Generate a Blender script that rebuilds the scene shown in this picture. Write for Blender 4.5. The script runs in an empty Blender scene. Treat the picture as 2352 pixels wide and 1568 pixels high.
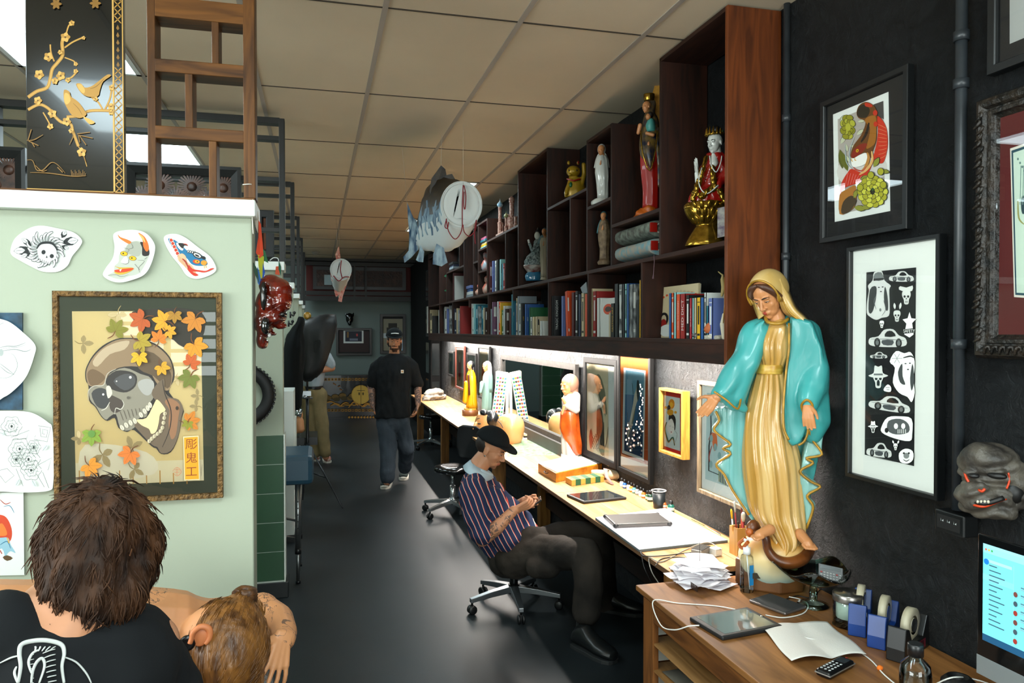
import bpy,bmesh,math,random
from math import sin,cos,pi,sqrt,atan2,radians
from mathutils import Vector,Matrix,noise
random.seed(7)
C=bpy.context.scene
col=C.collection
V=Vector

# ---------------------------------------------------------------- camera
H=1.70
YAW,PITCH,ROLL,FPX=.25616,-.01477,-.00088,1709.2
_f=V((sin(YAW)*cos(PITCH),cos(YAW)*cos(PITCH),sin(PITCH)))
_r=V((cos(YAW),-sin(YAW),0));_u=_r.cross(_f)
_r,_u=_r*cos(ROLL)+_u*sin(ROLL),_u*cos(ROLL)-_r*sin(ROLL)
CAM=V((0,0,H))
cam=bpy.data.objects.new('camera',bpy.data.cameras.new('camera'));col.objects.link(cam)
cam.matrix_world=Matrix(((_r.x,_u.x,-_f.x,0),(_r.y,_u.y,-_f.y,0),(_r.z,_u.z,-_f.z,H),(0,0,0,1)))
cam.data.sensor_width=36;cam.data.lens=36*FPX/2352;cam.data.clip_start=.05
C.camera=cam
# ---------------------------------------------------------------- world, lights, exposure
vs=C.view_settings;vs.view_transform='Standard';vs.look='None';vs.gamma=1;vs.use_curve_mapping=False
vs.exposure=.15
w=bpy.data.worlds.new('world');C.world=w;w.use_nodes=True
w.node_tree.nodes['Background'].inputs[0].default_value=(.55,.75,.9,1)
w.node_tree.nodes['Background'].inputs[1].default_value=1.0
def area(name,loc,direction,sx,sy,power,color,spread=pi):
    l=bpy.data.lights.new(name,'AREA');l.shape='RECTANGLE';l.size=sx;l.size_y=sy
    l.energy=power;l.color=color;l.spread=spread
    o=bpy.data.objects.new(name,l);col.objects.link(o);o.location=loc
    o.rotation_euler=V(direction).to_track_quat('-Z','Y').to_euler()
    return o
ZC=3.088
# daylight through the shop window behind the camera, plus added fill from the left
area('window_and_fill_daylight',(.67,-3.45,1.9),(0,1,.15),2.6,2.2,230,(.93,1.0,.97))
area('window_and_fill_daylight',(-1.53,-3.45,1.6),(0,1,0),1.3,.9,30,(.93,1.0,.97))
area('window_and_fill_daylight',(-5.3,-.4,1.8),(1,0,.05),4.4,1.9,400,(.93,1.0,.98))  # added fill from an invented left window, brightens the right wall
# tubes under the bookcase
for i,(y0,y1)in enumerate(((2.95,5.0),(5.1,7.3),(7.4,9.4),(9.5,11.4))):
    area('bench_tube_light',(1.745,(y0+y1)/2,1.60),(0,0,-1),.05,y1-y0,82*(y1-y0)/2.1,(1.0,.92,.84)).rotation_euler=(0,-.5,0)
# ceiling troffers; front aisle and back booth ones are added to brighten walls
TROFF=[(-1.51,3.25),(-1.51,5.65),(-1.51,8.05),(1.19,6.85),(1.19,9.25),(-2.71,.85),(-1.51,-.35),(-3.91,5.65),(.29,-.35),(-1.51,10.45),(-1.51,12.85)]
for x,y in TROFF:
    TW=.3 if x==1.19 else.6
    area('troffer_and_fill_light',(x+TW/2,y+.6,ZC-.02),(0,0,-1),TW-.1,1.1,40 if(x,y)==(.29,-.35)else 30 if y>10 else 13 if y>6 or x<-1 else 8,(.80,.97,1.0))

# ---------------------------------------------------------------- picture measuring: rays of the photograph onto real planes
def ray(px,py):return _f+_r*((px-1176)/FPX)-_u*((py-784)/FPX)
def onX(px,py,x):d=ray(px,py);return CAM+d*(x/d.x)
def onY(px,py,y):d=ray(px,py);return CAM+d*(y/d.y)
def onZ(px,py,z):d=ray(px,py);return CAM+d*((z-H)/d.z)
class Fr:
    """upright plane through O, normal w (horizontal); a = right as seen from the front, z up"""
    def __init__(s,O,w=None):
        s.O=V(O)
        if w is None:w=V((CAM.x-O[0],CAM.y-O[1],0))
        s.w=V(w).normalized();s.a=V((0,0,1)).cross(s.w).normalized();s.u=s.w.cross(s.a)
    def p(s,px,py,d=0):
        r=ray(px,py);O=s.O+s.w*d
        return CAM+r*((O-CAM).dot(s.w)/r.dot(s.w))
    def l(s,a,b,d=0):return s.O+s.a*a+s.u*b+s.w*d
    def uv(s,px,py,d=0):
        q=s.p(px,py,d)-s.O;return q.dot(s.a),q.dot(s.u)
# ---------------------------------------------------------------- materials
def lin(h):
    h=h.lstrip('#');c=[int(h[i:i+2],16)/255 for i in(0,2,4)]
    return tuple(x/12.92 if x<=.04045 else((x+.055)/1.055)**2.4 for x in c)+(1,)
_M={}
def mat(name,hexc=None,rough=.5,metal=0,var=0,vs=8,bump=0,bs=60,coat=0,emit=0,sss=0,stretch=(1,1,1),hex2=None,alpha=1,spec=.5):
    if name in _M:return _M[name]
    m=bpy.data.materials.new(name);m.use_nodes=True;_M[name]=m
    nt=m.node_tree;N=nt.nodes;L=nt.links;b=N['Principled BSDF']
    c=lin(hexc or '#808080')
    b.inputs['Base Color'].default_value=c;b.inputs['Roughness'].default_value=rough
    b.inputs['Metallic'].default_value=metal;b.inputs['Coat Weight'].default_value=coat
    b.inputs['Specular IOR Level'].default_value=spec
    if sss:b.inputs['Subsurface Weight'].default_value=sss;b.inputs['Subsurface Radius'].default_value=(.012,.005,.003)
    if emit:b.inputs['Emission Color'].default_value=c;b.inputs['Emission Strength'].default_value=emit
    if alpha<1:b.inputs['Alpha'].default_value=alpha
    if var or hex2 or bump:
        tc=N.new('ShaderNodeTexCoord');mp=N.new('ShaderNodeMapping');mp.inputs['Scale'].default_value=stretch
        L.new(tc.outputs['Object'],mp.inputs[0])
    if var or hex2:
        n=N.new('ShaderNodeTexNoise');n.inputs['Scale'].default_value=vs;n.inputs['Detail'].default_value=6
        L.new(mp.outputs[0],n.inputs[0])
        r=N.new('ShaderNodeValToRGB');L.new(n.outputs[0],r.inputs[0]);L.new(r.outputs[0],b.inputs['Base Color'])
        r.color_ramp.elements[0].position=.35;r.color_ramp.elements[1].position=.65
        c2=lin(hex2)if hex2 else tuple(x*(1-var)for x in c[:3])+(1,)
        r.color_ramp.elements[0].color=c2;r.color_ramp.elements[1].color=c
    if bump:
        n=N.new('ShaderNodeTexNoise');n.inputs['Scale'].default_value=bs;n.inputs['Detail'].default_value=8
        L.new(mp.outputs[0],n.inputs[0]);bp=N.new('ShaderNodeBump');bp.inputs['Strength'].default_value=bump
        bp.inputs['Distance'].default_value=.01
        L.new(n.outputs[0],bp.inputs['Height']);L.new(bp.outputs[0],b.inputs['Normal'])
    return m
def wood(name,light,dark,axis='y',scale=6,rough=.45,knots=True):
    if name in _M:return _M[name]
    m=mat(name,light,rough,spec=.3);nt=m.node_tree;N=nt.nodes;L=nt.links;b=N['Principled BSDF']
    tc=N.new('ShaderNodeTexCoord');mp=N.new('ShaderNodeMapping')
    s={'x':(.12,1,1),'y':(1,.12,1),'z':(1,1,.12)}[axis]
    mp.inputs['Scale'].default_value=s;L.new(tc.outputs['Object'],mp.inputs[0])
    n=N.new('ShaderNodeTexNoise');n.inputs['Scale'].default_value=scale*5;n.inputs['Detail'].default_value=8;n.inputs['Distortion'].default_value=1.2
    L.new(mp.outputs[0],n.inputs[0])
    n2=N.new('ShaderNodeTexNoise');n2.inputs['Scale'].default_value=scale*.6;n2.inputs['Detail'].default_value=3
    L.new(mp.outputs[0],n2.inputs[0])
    mx=N.new('ShaderNodeMath');mx.operation='MULTIPLY_ADD';L.new(n.outputs[0],mx.inputs[0]);mx.inputs[1].default_value=.6
    mm=N.new('ShaderNodeMath');mm.operation='MULTIPLY';mm.inputs[1].default_value=.4;L.new(n2.outputs[0],mm.inputs[0]);L.new(mm.outputs[0],mx.inputs[2])
    r=N.new('ShaderNodeValToRGB');L.new(mx.outputs[0],r.inputs[0]);L.new(r.outputs[0],b.inputs['Base Color'])
    r.color_ramp.elements[0].position=.36;r.color_ramp.elements[0].color=lin(dark)
    r.color_ramp.elements[1].position=.62;r.color_ramp.elements[1].color=lin(light)
    bp=N.new('ShaderNodeBump');bp.inputs['Strength'].default_value=.15;bp.inputs['Distance'].default_value=.003
    L.new(n.outputs[0],bp.inputs['Height']);L.new(bp.outputs[0],b.inputs['Normal'])
    return m
def glass(name='clear_glass',tint='#ffffff',refl=1.0,rough=0.0):
    if name in _M:return _M[name]
    m=bpy.data.materials.new(name);m.use_nodes=True;_M[name]=m
    nt=m.node_tree;N=nt.nodes;L=nt.links;N.clear()
    o=N.new('ShaderNodeOutputMaterial');mx=N.new('ShaderNodeMixShader');t=N.new('ShaderNodeBsdfTransparent');g=N.new('ShaderNodeBsdfGlossy')
    t.inputs[0].default_value=lin(tint);g.inputs['Roughness'].default_value=rough
    fr=N.new('ShaderNodeFresnel');fr.inputs[0].default_value=1.5
    mu=N.new('ShaderNodeMath');mu.operation='MULTIPLY';mu.inputs[1].default_value=refl;mu.use_clamp=True
    L.new(fr.outputs[0],mu.inputs[0]);L.new(mu.outputs[0],mx.inputs[0]);L.new(t.outputs[0],mx.inputs[1]);L.new(g.outputs[0],mx.inputs[2]);L.new(mx.outputs[0],o.inputs[0])
    return m
# ---------------------------------------------------------------- mesh builder
def catmull(P,n=6,closed=False):
    P=[V(p)for p in P]
    if len(P)<3:return P
    out=[];N=len(P);rng=N if closed else N-1
    for i in range(rng):
        if closed:a,b,c,d=P[i-1],P[i],P[(i+1)%N],P[(i+2)%N]
        else:a,b,c,d=P[max(i-1,0)],P[i],P[i+1],P[min(i+2,N-1)]
        for k in range(n):
            t=k/n
            out.append(.5*((2*b)+(c-a)*t+(2*a-5*b+4*c-d)*t*t+(3*b-a-3*c+d)*t**3))
    if not closed:out.append(P[-1])
    return out
class MB:
    def __init__(s):s.v=[];s.f=[];s.m=[];s.s=[]
    def add(s,verts,faces,mi=0,smooth=False):
        o=len(s.v);s.v+=[V(v)for v in verts]
        for f in faces:s.f.append([o+i for i in f]);s.m.append(mi);s.s.append(smooth)
        return s
    def poly(s,P,mi=0):return s.add(P,[list(range(len(P)))],mi)
    def box(s,x0,y0,z0,x1,y1,z1,mi=0):
        P=[(x,y,z)for x in(x0,x1)for y in(y0,y1)for z in(z0,z1)]
        return s.add(P,[(0,1,3,2),(4,6,7,5),(0,4,5,1),(2,3,7,6),(0,2,6,4),(1,5,7,3)],mi)
    def obox(s,c,ax,ay,az,mi=0):
        c=V(c);ax=V(ax)/2;ay=V(ay)/2;az=V(az)/2
        P=[c+ax*i+ay*j+az*k for i in(-1,1)for j in(-1,1)for k in(-1,1)]
        return s.add(P,[(0,1,3,2),(4,6,7,5),(0,4,5,1),(2,3,7,6),(0,2,6,4),(1,5,7,3)],mi)
    def bar(s,p0,p1,wd,th,mi=0,up=(0,0,1)):
        p0=V(p0);p1=V(p1);d=p1-p0;u=V(up)
        if abs(d.normalized().dot(u))>.98:u=V((0,1,0))
        a=d.cross(u).normalized();b=a.cross(d).normalized()
        return s.obox((p0+p1)/2,d,a*wd,b*th,mi)
    def loft(s,R,mi=0,cap=True,closed=True,smooth=True,mf=None):
        n=len(R[0]);P=[p for r in R for p in r];F=[];k=n if closed else n-1
        o=len(s.v);s.v+=[V(p)for p in P]
        for i in range(len(R)-1):
            for j in range(k):
                a=i*n+j;b=i*n+(j+1)%n
                s.f.append([o+a,o+b,o+b+n,o+a+n]);s.m.append(mf(i,j)if mf else mi);s.s.append(smooth)
        if cap and closed:
            s.f.append([o+j for j in range(n)][::-1]);s.m.append(mi if not mf else mf(0,0));s.s.append(False)
            s.f.append([o+(len(R)-1)*n+j for j in range(n)]);s.m.append(mi if not mf else mf(len(R)-2,0));s.s.append(False)
        return s
    def tube(s,P,r,n=8,mi=0,cat=0,sq=1,smooth=True):
        P=[V(p)for p in P];N0=len(P)
        if cat:
            Q=catmull(P,cat)
            if isinstance(r,(list,tuple)):r=[r[min(int(i/cat),N0-1)]*(1-(i/cat-int(i/cat)))+r[min(int(i/cat)+1,N0-1)]*(i/cat-int(i/cat))for i in range(len(Q))]
            P=Q
        R=[];pa=None
        for i,p in enumerate(P):
            d=(P[min(i+1,len(P)-1)]-P[max(i-1,0)])
            if d.length<1e-9:d=V((0,0,1))
            d.normalize()
            if pa is None:
                pa=d.orthogonal().normalized()
                if abs(d.z)<.9:pa=d.cross(V((0,0,1))).normalized()
            pa=(pa-d*pa.dot(d));pa=pa.normalized()if pa.length>1e-6 else d.orthogonal().normalized()
            b=d.cross(pa);rr=r[i]if isinstance(r,(list,tuple))else r
            R.append([p+pa*cos(t*2*pi/n)*rr+b*sin(t*2*pi/n)*rr*sq for t in range(n)])
        return s.loft(R,mi,smooth=smooth)
    def lathe(s,c,prof,n=20,mi=0,axis=(0,0,1),smooth=True,mf=None,cap=True):
        c=V(c);z=V(axis).normalized();x=z.orthogonal().normalized()
        if abs(z.z)>.99:x=V((1,0,0))
        y=z.cross(x)
        R=[[c+z*h+x*cos(t*2*pi/n)*max(r,1e-4)+y*sin(t*2*pi/n)*max(r,1e-4)for t in range(n)]for r,h in prof]
        return s.loft(R,mi,smooth=smooth,mf=mf,cap=cap)
    def cyl(s,p0,p1,r0,r1=None,n=14,mi=0,smooth=True):
        p0=V(p0);p1=V(p1);r1=r0 if r1 is None else r1
        return s.lathe(p0,[(r0,0),(r1,(p1-p0).length)],n,mi,p1-p0,smooth)
    def ell(s,c,rx,ry,rz,M=None,nu=16,nv=10,mi=0,ax=None):
        c=V(c)
        if ax:X,Y,Z=[V(a)for a in ax]
        else:
            M=M or Matrix.Identity(3);X,Y,Z=M@V((1,0,0)),M@V((0,1,0)),M@V((0,0,1))
        R=[]
        for j in range(nv+1):
            ph=-pi/2+pi*j/nv;q=max(cos(ph),.01)
            R.append([c+X*(rx*q*cos(2*pi*i/nu))+Y*(ry*q*sin(2*pi*i/nu))+Z*(rz*sin(ph))for i in range(nu)])
        return s.loft(R,mi)
    def cap(s,p0,p1,r0,r1=None,n=14,mi=0):
        p0=V(p0);p1=V(p1);r1=r0 if r1 is None else r1;L=(p1-p0).length;k=5
        pr=[(r0*cos(-pi/2+pi/2*i/k),r0*sin(-pi/2+pi/2*i/k))for i in range(k+1)]+[(r1*cos(pi/2*i/k),L+r1*sin(pi/2*i/k))for i in range(k+1)]
        return s.lathe(p0,pr,n,mi,(p1-p0)if L>1e-6 else(0,0,1))
    def prism(s,P,off,mi=0,smooth=False,mi2=None):
        P=[V(p)for p in P];n=len(P);off=V(off);o=len(s.v)
        s.v+=P+[p+off for p in P]
        s.f.append([o+i for i in range(n)][::-1]);s.m.append(mi);s.s.append(False)
        s.f.append([o+n+i for i in range(n)]);s.m.append(mi if mi2 is None else mi2);s.s.append(False)
        for i in range(n):s.f.append([o+i,o+(i+1)%n,o+n+(i+1)%n,o+n+i]);s.m.append(mi);s.s.append(smooth)
        return s
    def grid(s,fn,nu,nv,mi=0,mf=None,smooth=True):
        P=[fn(i/nu,j/nv)for j in range(nv+1)for i in range(nu+1)];o=len(s.v);s.v+=[V(p)for p in P]
        for j in range(nv):
            for i in range(nu):
                a=o+j*(nu+1)+i;s.f.append([a,a+1,a+nu+2,a+nu+1]);s.m.append(mf(i,j)if mf else mi);s.s.append(smooth)
        return s
    def text(s,body,O,a,u,size,mi=0,font=None,off=0,align='CENTER',extrude=0.0):
        c=bpy.data.curves.new('t','FONT');c.body=body;c.size=1;c.align_x=align;c.align_y='CENTER';c.resolution_u=2;c.extrude=extrude/size if size else 0
        if off:c.offset=off
        o=bpy.data.objects.new('t',c);col.objects.link(o);dg=bpy.context.evaluated_depsgraph_get();dg.update()
        me=bpy.data.meshes.new_from_object(o.evaluated_get(dg));bpy.data.objects.remove(o);a=V(a);u=V(u);w_=a.cross(u);O=V(O)
        s.add([O+a*v.co.x*size+u*v.co.y*size+w_*v.co.z*size for v in me.vertices],[list(p.vertices)for p in me.polygons],mi)
        bpy.data.meshes.remove(me);return s
ORG={}
def _mesh(name,mb,mats,org):
    me=bpy.data.meshes.new(name);me.from_pydata([v-org for v in mb.v],[],mb.f)
    if not isinstance(mats,(list,tuple)):mats=[mats]
    for m in mats:me.materials.append(m)
    me.polygons.foreach_set('material_index',mb.m);me.polygons.foreach_set('use_smooth',mb.s);me.update()
    return me
def _fix(o,me):
    bm=bmesh.new();bm.from_mesh(me);bmesh.ops.recalc_face_normals(bm,faces=bm.faces);bm.to_mesh(me);bm.free()
def obj(name,mb,mats,parent=None,bevel=0,sub=0,remesh=0,smooth=0,fn=None,fixn=True,paint=None,thick=0,extra=None,label=None):
    if parent is not None:org=ORG.get(parent.name,V((0,0,0)))
    else:
        xs=[v.x for v in mb.v];ys=[v.y for v in mb.v];zs=[v.z for v in mb.v]
        org=V(((min(xs)+max(xs))/2,(min(ys)+max(ys))/2,min(zs)))
    me=_mesh(name,mb,mats,org);
    if fixn:_fix(None,me)
    o=bpy.data.objects.new(name,me);col.objects.link(o)
    if remesh:
        md=o.modifiers.new('r','REMESH');md.mode='VOXEL';md.voxel_size=remesh;md.use_smooth_shade=True
        if smooth:sm=o.modifiers.new('s','SMOOTH');sm.factor=.5;sm.iterations=smooth
        dg=bpy.context.evaluated_depsgraph_get();dg.update()
        me2=bpy.data.meshes.new_from_object(o.evaluated_get(dg));o.modifiers.clear();o.data=me2;me=me2
        me.materials.clear()
        for m in(mats if isinstance(mats,(list,tuple))else[mats]):me.materials.append(m)
    if fn:
        no=[v.normal.copy()for v in me.vertices]
        for i,v in enumerate(me.vertices):v.co=fn(v.co+org,no[i])-org
        me.update()
    if paint:
        for p in me.polygons:p.material_index=paint(p.center+org,p.normal)
    if thick:md=o.modifiers.new('t','SOLIDIFY');md.thickness=thick;md.offset=0
    if bevel:md=o.modifiers.new('b','BEVEL');md.width=bevel;md.segments=2;md.limit_method='ANGLE';md.angle_limit=.6
    if sub:md=o.modifiers.new('u','SUBSURF');md.levels=sub;md.render_levels=sub
    if parent is not None:o.parent=parent;ORG[o.name]=org
    else:o.location=org;ORG[o.name]=org
    if label:o['label']=label
    return o
def tag(o,label,cat,group=None):
    o['label']=label;o['category']=cat
    if group:o['group']=group
    return o
def solo(name,mb,mats,label,cat,group=None,**k):return tag(obj(name,mb,mats,**k),label,cat,group)
def struct(name,mb,mats,parent=None,**k):
    o=obj(name,mb,mats,parent,**k)
    if o.parent is None:o['kind']='structure'
    return o
def thing(name,label,cat,loc=(0,0,0),group=None,rotz=0,local=False):
    o=bpy.data.objects.new(name,None);col.objects.link(o);o.location=loc;o.rotation_euler=(0,0,rotz)
    o.empty_display_size=.05;ORG[o.name]=V((0,0,0))if local else V(loc)
    return tag(o,label,cat,group)
def dup(root,loc,rotz,label,group=None,name=None):
    r=root.copy();col.objects.link(r);r.location=loc;r.rotation_euler=(0,0,rotz);r['label']=label
    if group:r['group']=group
    def rec(a,b):
        for ch in[c for c in bpy.data.objects if c.parent==a]:
            c=ch.copy();col.objects.link(c);c.parent=b;rec(ch,c)
    rec(root,r);return r
def nz(p,s=1.0):return noise.noise(V(p)*s)
# ================================================================ FIGURE HELPERS
def basis(f,u):
    f=V(f).normalized();u=V(u);u=(u-f*u.dot(f)).normalized();return f.cross(u),f,u
def head_prims(mb,c,f,u,s,ears=True,neck=.17,neckl=.75,neckdir=None,chin=1,wide=1):
    r,f,u=basis(f,u);c=V(c)
    P=lambda a,b,z:c+r*(a*s)+f*(b*s)+u*(z*s)
    E=lambda a,b,z,x,y,w_:mb.ell(P(a,b,z),x*s,y*s,w_*s,ax=(r,f,u),nu=18,nv=12)
    E(0,-.06,.13,.325*wide,.40,.365);E(0,.09,-.08,.265*wide,.265,.36);E(0,.13,-.30,.20*wide,.20,.16)
    E(0,.235,-.415*chin,.085,.08,.065)
    mb.cap(P(0,.345,.03),P(0,.435,-.145),.030*s,.040*s);
    for k in(-1,1):
        E(k*.045,.385,-.16,.038,.045,.03);E(k*.12,.215,-.11,.11,.10,.10);E(k*.11,.315,.075,.105,.05,.03)
        E(k*.125,.30,.0,.062,.045,.035)
        if ears:E(k*.325*wide,-.02,-.04,.028,.075,.115)
    E(0,.345,-.258,.085,.04,.02);E(0,.34,-.30,.07,.04,.024);E(0,.29,-.28,.12,.08,.07)
    e=P(0,-.10,-neckl)if neckdir is None else c+V(neckdir)*(neckl*s)
    mb.cap(P(0,-.06,-.22),e,neck*s,neck*1.12*s)
    return P,(r,f,u)
M_eyew=mat('eye_white','#d8d2c8',.3);M_iris=mat('dark_iris','#1c120c',.2);M_brow=mat('dark_brow','#1e130d',.8)
def face_bits(P,ax,s,parent,brow=None,lidded=False,lips=None,wide=1):
    r,f,u=ax;e=MB()
    for k in(-1,1):
        e.ell(P(k*.125,.325,-.005),.048*s,.028*s,(.012 if lidded else.022)*s,ax=ax,mi=0,nu=12,nv=8)
        e.ell(P(k*.12,.348,-.007),.018*s,.012*s,(.010 if lidded else.018)*s,ax=ax,mi=1,nu=10,nv=6)
        e.tube([P(k*.075,.343,.008),P(k*.125,.358,.02 if not lidded else.004),P(k*.175,.325,.004)],.006*s,5,1,cat=3)
    obj('eyes',e,[M_eyew,M_iris],parent)
    b=MB()
    for k in(-1,1):b.tube([P(k*.05,.368,.075),P(k*.12,.372,.102),P(k*.20,.315,.085)],[.010*s,.014*s,.006*s],6,0,cat=3)
    obj('eyebrows',b,brow or M_brow,parent)
def hand_prims(mb,wr,d,n,size,side=1,curl=(.25,.35,.3),spread=.06,thumb=.75,fr=.05,tc=.3):
    """wr wrist, d finger direction, n palm normal, side +1: thumb towards d x n"""
    wr=V(wr);d=V(d).normalized();n=V(n);n=(n-d*n.dot(d)).normalized();t=d.cross(n)*side;S=size
    Ls=(.40,.45,.42,.33);tips=[]
    for i in range(4):
        off=(1.5-i)*.105*S;base=wr+d*(.50-.015*abs(i-1)**1.5)*S+t*off
        mb.cap(wr+t*off*.45,base,.085*S if i in(1,2)else.075*S,.058*S,n=10)
        q=base;a=0;L=Ls[i]*S;dd=(d+t*(1.5-i)*spread).normalized()
        for j,fr_ in enumerate((.46,.30,.24)):
            a+=curl[j]if not isinstance(curl[0],(tuple,list))else curl[i][j]
            q2=q+(dd*cos(a)+n*sin(a))*L*fr_
            mb.cap(q,q2,(fr-.003*j)*S,(fr-.003*(j+1))*S,n=10);q=q2
        tips.append(q)
    b0=wr+d*.10*S+t*.13*S+n*.02*S;b1=b0+(d*.62+t*.62*thumb+n*tc).normalized()*.24*S
    b2=b1+(d*.85+t*.35*thumb+n*tc).normalized()*.17*S;b3=b2+(d*.95+t*.12*thumb+n*tc).normalized()*.12*S
    mb.cap(b0,b1,.085*S,.062*S,n=10);mb.cap(b1,b2,.058*S,.050*S,n=10);mb.cap(b2,b3,.050*S,.042*S,n=10)
    tips.append(b3);return tips
def rring(F,xl,xr,y,df,db,n=48,amp=0,k=12,ph=0,d0=0):
    L=F.p(xl,y);R_=F.p(xr,y);c=(L+R_)/2+F.w*d0;rx=(R_-L).length/2;out=[]
    for i in range(n):
        t=2*pi*i/n;q=1+amp*(cos(k*t+ph)+.5*cos(k*1.7*t+ph*2))
        sd=sin(t);out.append(c+F.a*(rx*cos(t)*(1+(q-1)*.5))+F.w*(sd*(df if sd>0 else db)*q))
    return out
def rloft(mb,F,rows,n=48,mi=0,sub=3,amp=0,k=12,ph=0):
    """rows: (y, xl, xr, front depth, back depth[, amp]) -> smooth loft"""
    Q=[]
    rows=[tuple(r)+((amp,)if len(r)<6 else())for r in rows]
    for i in range(len(rows)-1):
        a=rows[max(i-1,0)];b=rows[i];c=rows[i+1];d=rows[min(i+2,len(rows)-1)]
        for s_ in range(sub):
            t=s_/sub;Q.append([.5*(2*b[j]+(c[j]-a[j])*t+(2*a[j]-5*b[j]+4*c[j]-d[j])*t*t+(3*b[j]-a[j]-3*c[j]+d[j])*t**3)for j in range(6)])
    Q.append(rows[-1])
    R=[rring(F,q[1],q[2],q[0],q[3],q[4],n,max(q[5],0),k,ph+.6*sin(i*.35))for i,q in enumerate(Q)]
    mb.loft(R,mi)
def chain(mb,F,pts,n=14):
    """pts: (px, py, depth, radius)"""
    for a,b in zip(pts[:-1],pts[1:]):mb.cap(F.p(a[0],a[1],a[2]),F.p(b[0],b[1],b[2]),a[3],b[3],n)
def slab(mb,F,poly,d0,d1,mi=0):
    P0=[F.p(x,y,(d0+d1)/2)+F.w*((d0-d1)/2)for x,y in poly];mb.prism(P0,F.w*(d1-d0),mi)
def trim(mb,F,pts,r,mi=0,cat=3):mb.tube([F.p(*p)for p in pts],r,6,mi,cat=cat)
def folds(sx,sz,a,seed=0):
    def fn(p,n):return p+n*(noise.noise(V((p.x*sx,p.y*sx,p.z*sz+seed)))*a)
    return fn
# ================================================================ FLAT ART AND PICTURE FRAMES
class Art:
    """flat printed or painted picture: layered shapes on an upright plane; T = (ox, oy, scale) of the measured crop"""
    def __init__(s,F,d=0,T=(0,0,1),step=.00005,rough=.6):
        s.F=F;s.d=d;s.T=T;s.step=step;s.m=MB();s.c={};s.rough=rough;s.n=0
    def mi(s,c):
        if c not in s.c:s.c[c]=len(s.c)
        return s.c[c]
    def q(s,x,y):return(s.T[0]+x/s.T[2],s.T[1]+y/s.T[2])
    def nd(s):s.n+=1;return s.d+s.n*s.step
    def poly(s,P,c,cat=0):
        d=s.nd();Q=[s.F.p(*s.q(x,y),d)for x,y in P]
        if cat:Q=catmull(Q,cat,True)
        s.m.poly(Q,s.mi(c));return s
    def ell(s,x,y,rx,ry,c,rot=0,n=18):
        a=radians(rot);return s.poly([(x+rx*cos(t*2*pi/n)*cos(a)-ry*sin(t*2*pi/n)*sin(a),y+rx*cos(t*2*pi/n)*sin(a)+ry*sin(t*2*pi/n)*cos(a))for t in range(n)],c)
    def line(s,P,w,c,cat=4,taper=True,closed=False):
        P=[V((x,y,0))for x,y in P];P=catmull(P,cat,closed)if cat and len(P)>2 else P;d=s.nd();L=[];R=[]
        n=len(P)
        for i,p in enumerate(P):
            t=(P[min(i+1,n-1)]-P[max(i-1,0)]);t=t.normalized()if t.length>1e-6 else V((1,0,0));nn=V((-t.y,t.x,0))
            k=w/2*((.35+.65*sin(pi*(i+.5)/n))if taper and n>2 else 1);L.append(p+nn*k);R.append(p-nn*k)
        s.m.loft([[s.F.p(*s.q(a.x,a.y),d),s.F.p(*s.q(b.x,b.y),d)]for a,b in zip(L,R)],s.mi(c),cap=False,closed=False,smooth=False);return s
    def lines(s,LL,w,c,**k):
        for l in LL:s.line(l,w,c,**k)
    def petal(s,x,y,L,w,rot,c,c2=None,wl=1.2):
        a=radians(rot);u=V((cos(a),sin(a),0));v=V((-u.y,u.x,0));o=V((x,y,0))
        P=[o,o+u*L*.3+v*w*.42,o+u*L*.6+v*w*.5,o+u*L*.85+v*w*.28,o+u*L,o+u*L*.85-v*w*.28,o+u*L*.6-v*w*.5,o+u*L*.3-v*w*.42]
        s.poly([(p.x,p.y)for p in P],c)
        if c2:s.line([(o.x,o.y),tuple((o+u*L*.85)[:2])],wl,c2,cat=0)
    def leaf(s,x,y,r,rot,c,c2='#6a3a10',n=5,stem=True):
        for k in range(n):an=rot+(k-(n-1)/2)*(250/n);s.petal(x,y,r*(1 if k in(1,2,3)else.75),r*.48,an,c,c2)
        if stem:a=radians(rot+180);s.line([(x,y),(x+cos(a)*r*.4,y+sin(a)*r*.4),(x+cos(a+.3)*r*.8,y+sin(a+.3)*r*.8)],r*.08,c2)
    def flower(s,x,y,r,c,c2,cl,rings=3,n=8):
        for j in range(rings,0,-1):
            for k in range(n):an=k*360/n+j*22;s.petal(x,y,r*j/rings,r*.42*j/rings,an,c if j%2 else c2,cl)
        s.ell(x,y,r*.12,r*.12,cl)
    def text(s,body,x,y,size,c,rot=0,align='CENTER'):
        d=s.nd();o=s.F.p(*s.q(x,y),d);ex=s.F.p(*s.q(x+size,y),d)-o;k=ex.length;a=radians(rot)
        A=s.F.a*cos(a)+s.F.u*sin(a);U=s.F.u*cos(a)-s.F.a*sin(a);s.m.text(body,o,A,U,k,s.mi(c),align=align);return s
    def mats(s):return[mat('print_'+c.lstrip('#'),c,s.rough)for c in s.c]
    def build(s,name,parent=None,**k):return obj(name,s.m,s.mats(),parent,fixn=False,**k)
def loop(F,a0,a1,b0,b1,d):return[F.l(a0,b0,d),F.l(a1,b0,d),F.l(a1,b1,d),F.l(a0,b1,d)]
def rectF(F,pts,d=0):
    A=[F.uv(x,y,d)for x,y in pts];xs=sorted(a[0]for a in A);ys=sorted(a[1]for a in A)
    return(xs[0]+xs[1])/2,(xs[2]+xs[3])/2,(ys[0]+ys[1])/2,(ys[2]+ys[3])/2
M_glass=glass('picture_glass',refl=1.0);M_matblk=mat('black_mat_board','#141414',.7)
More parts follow.
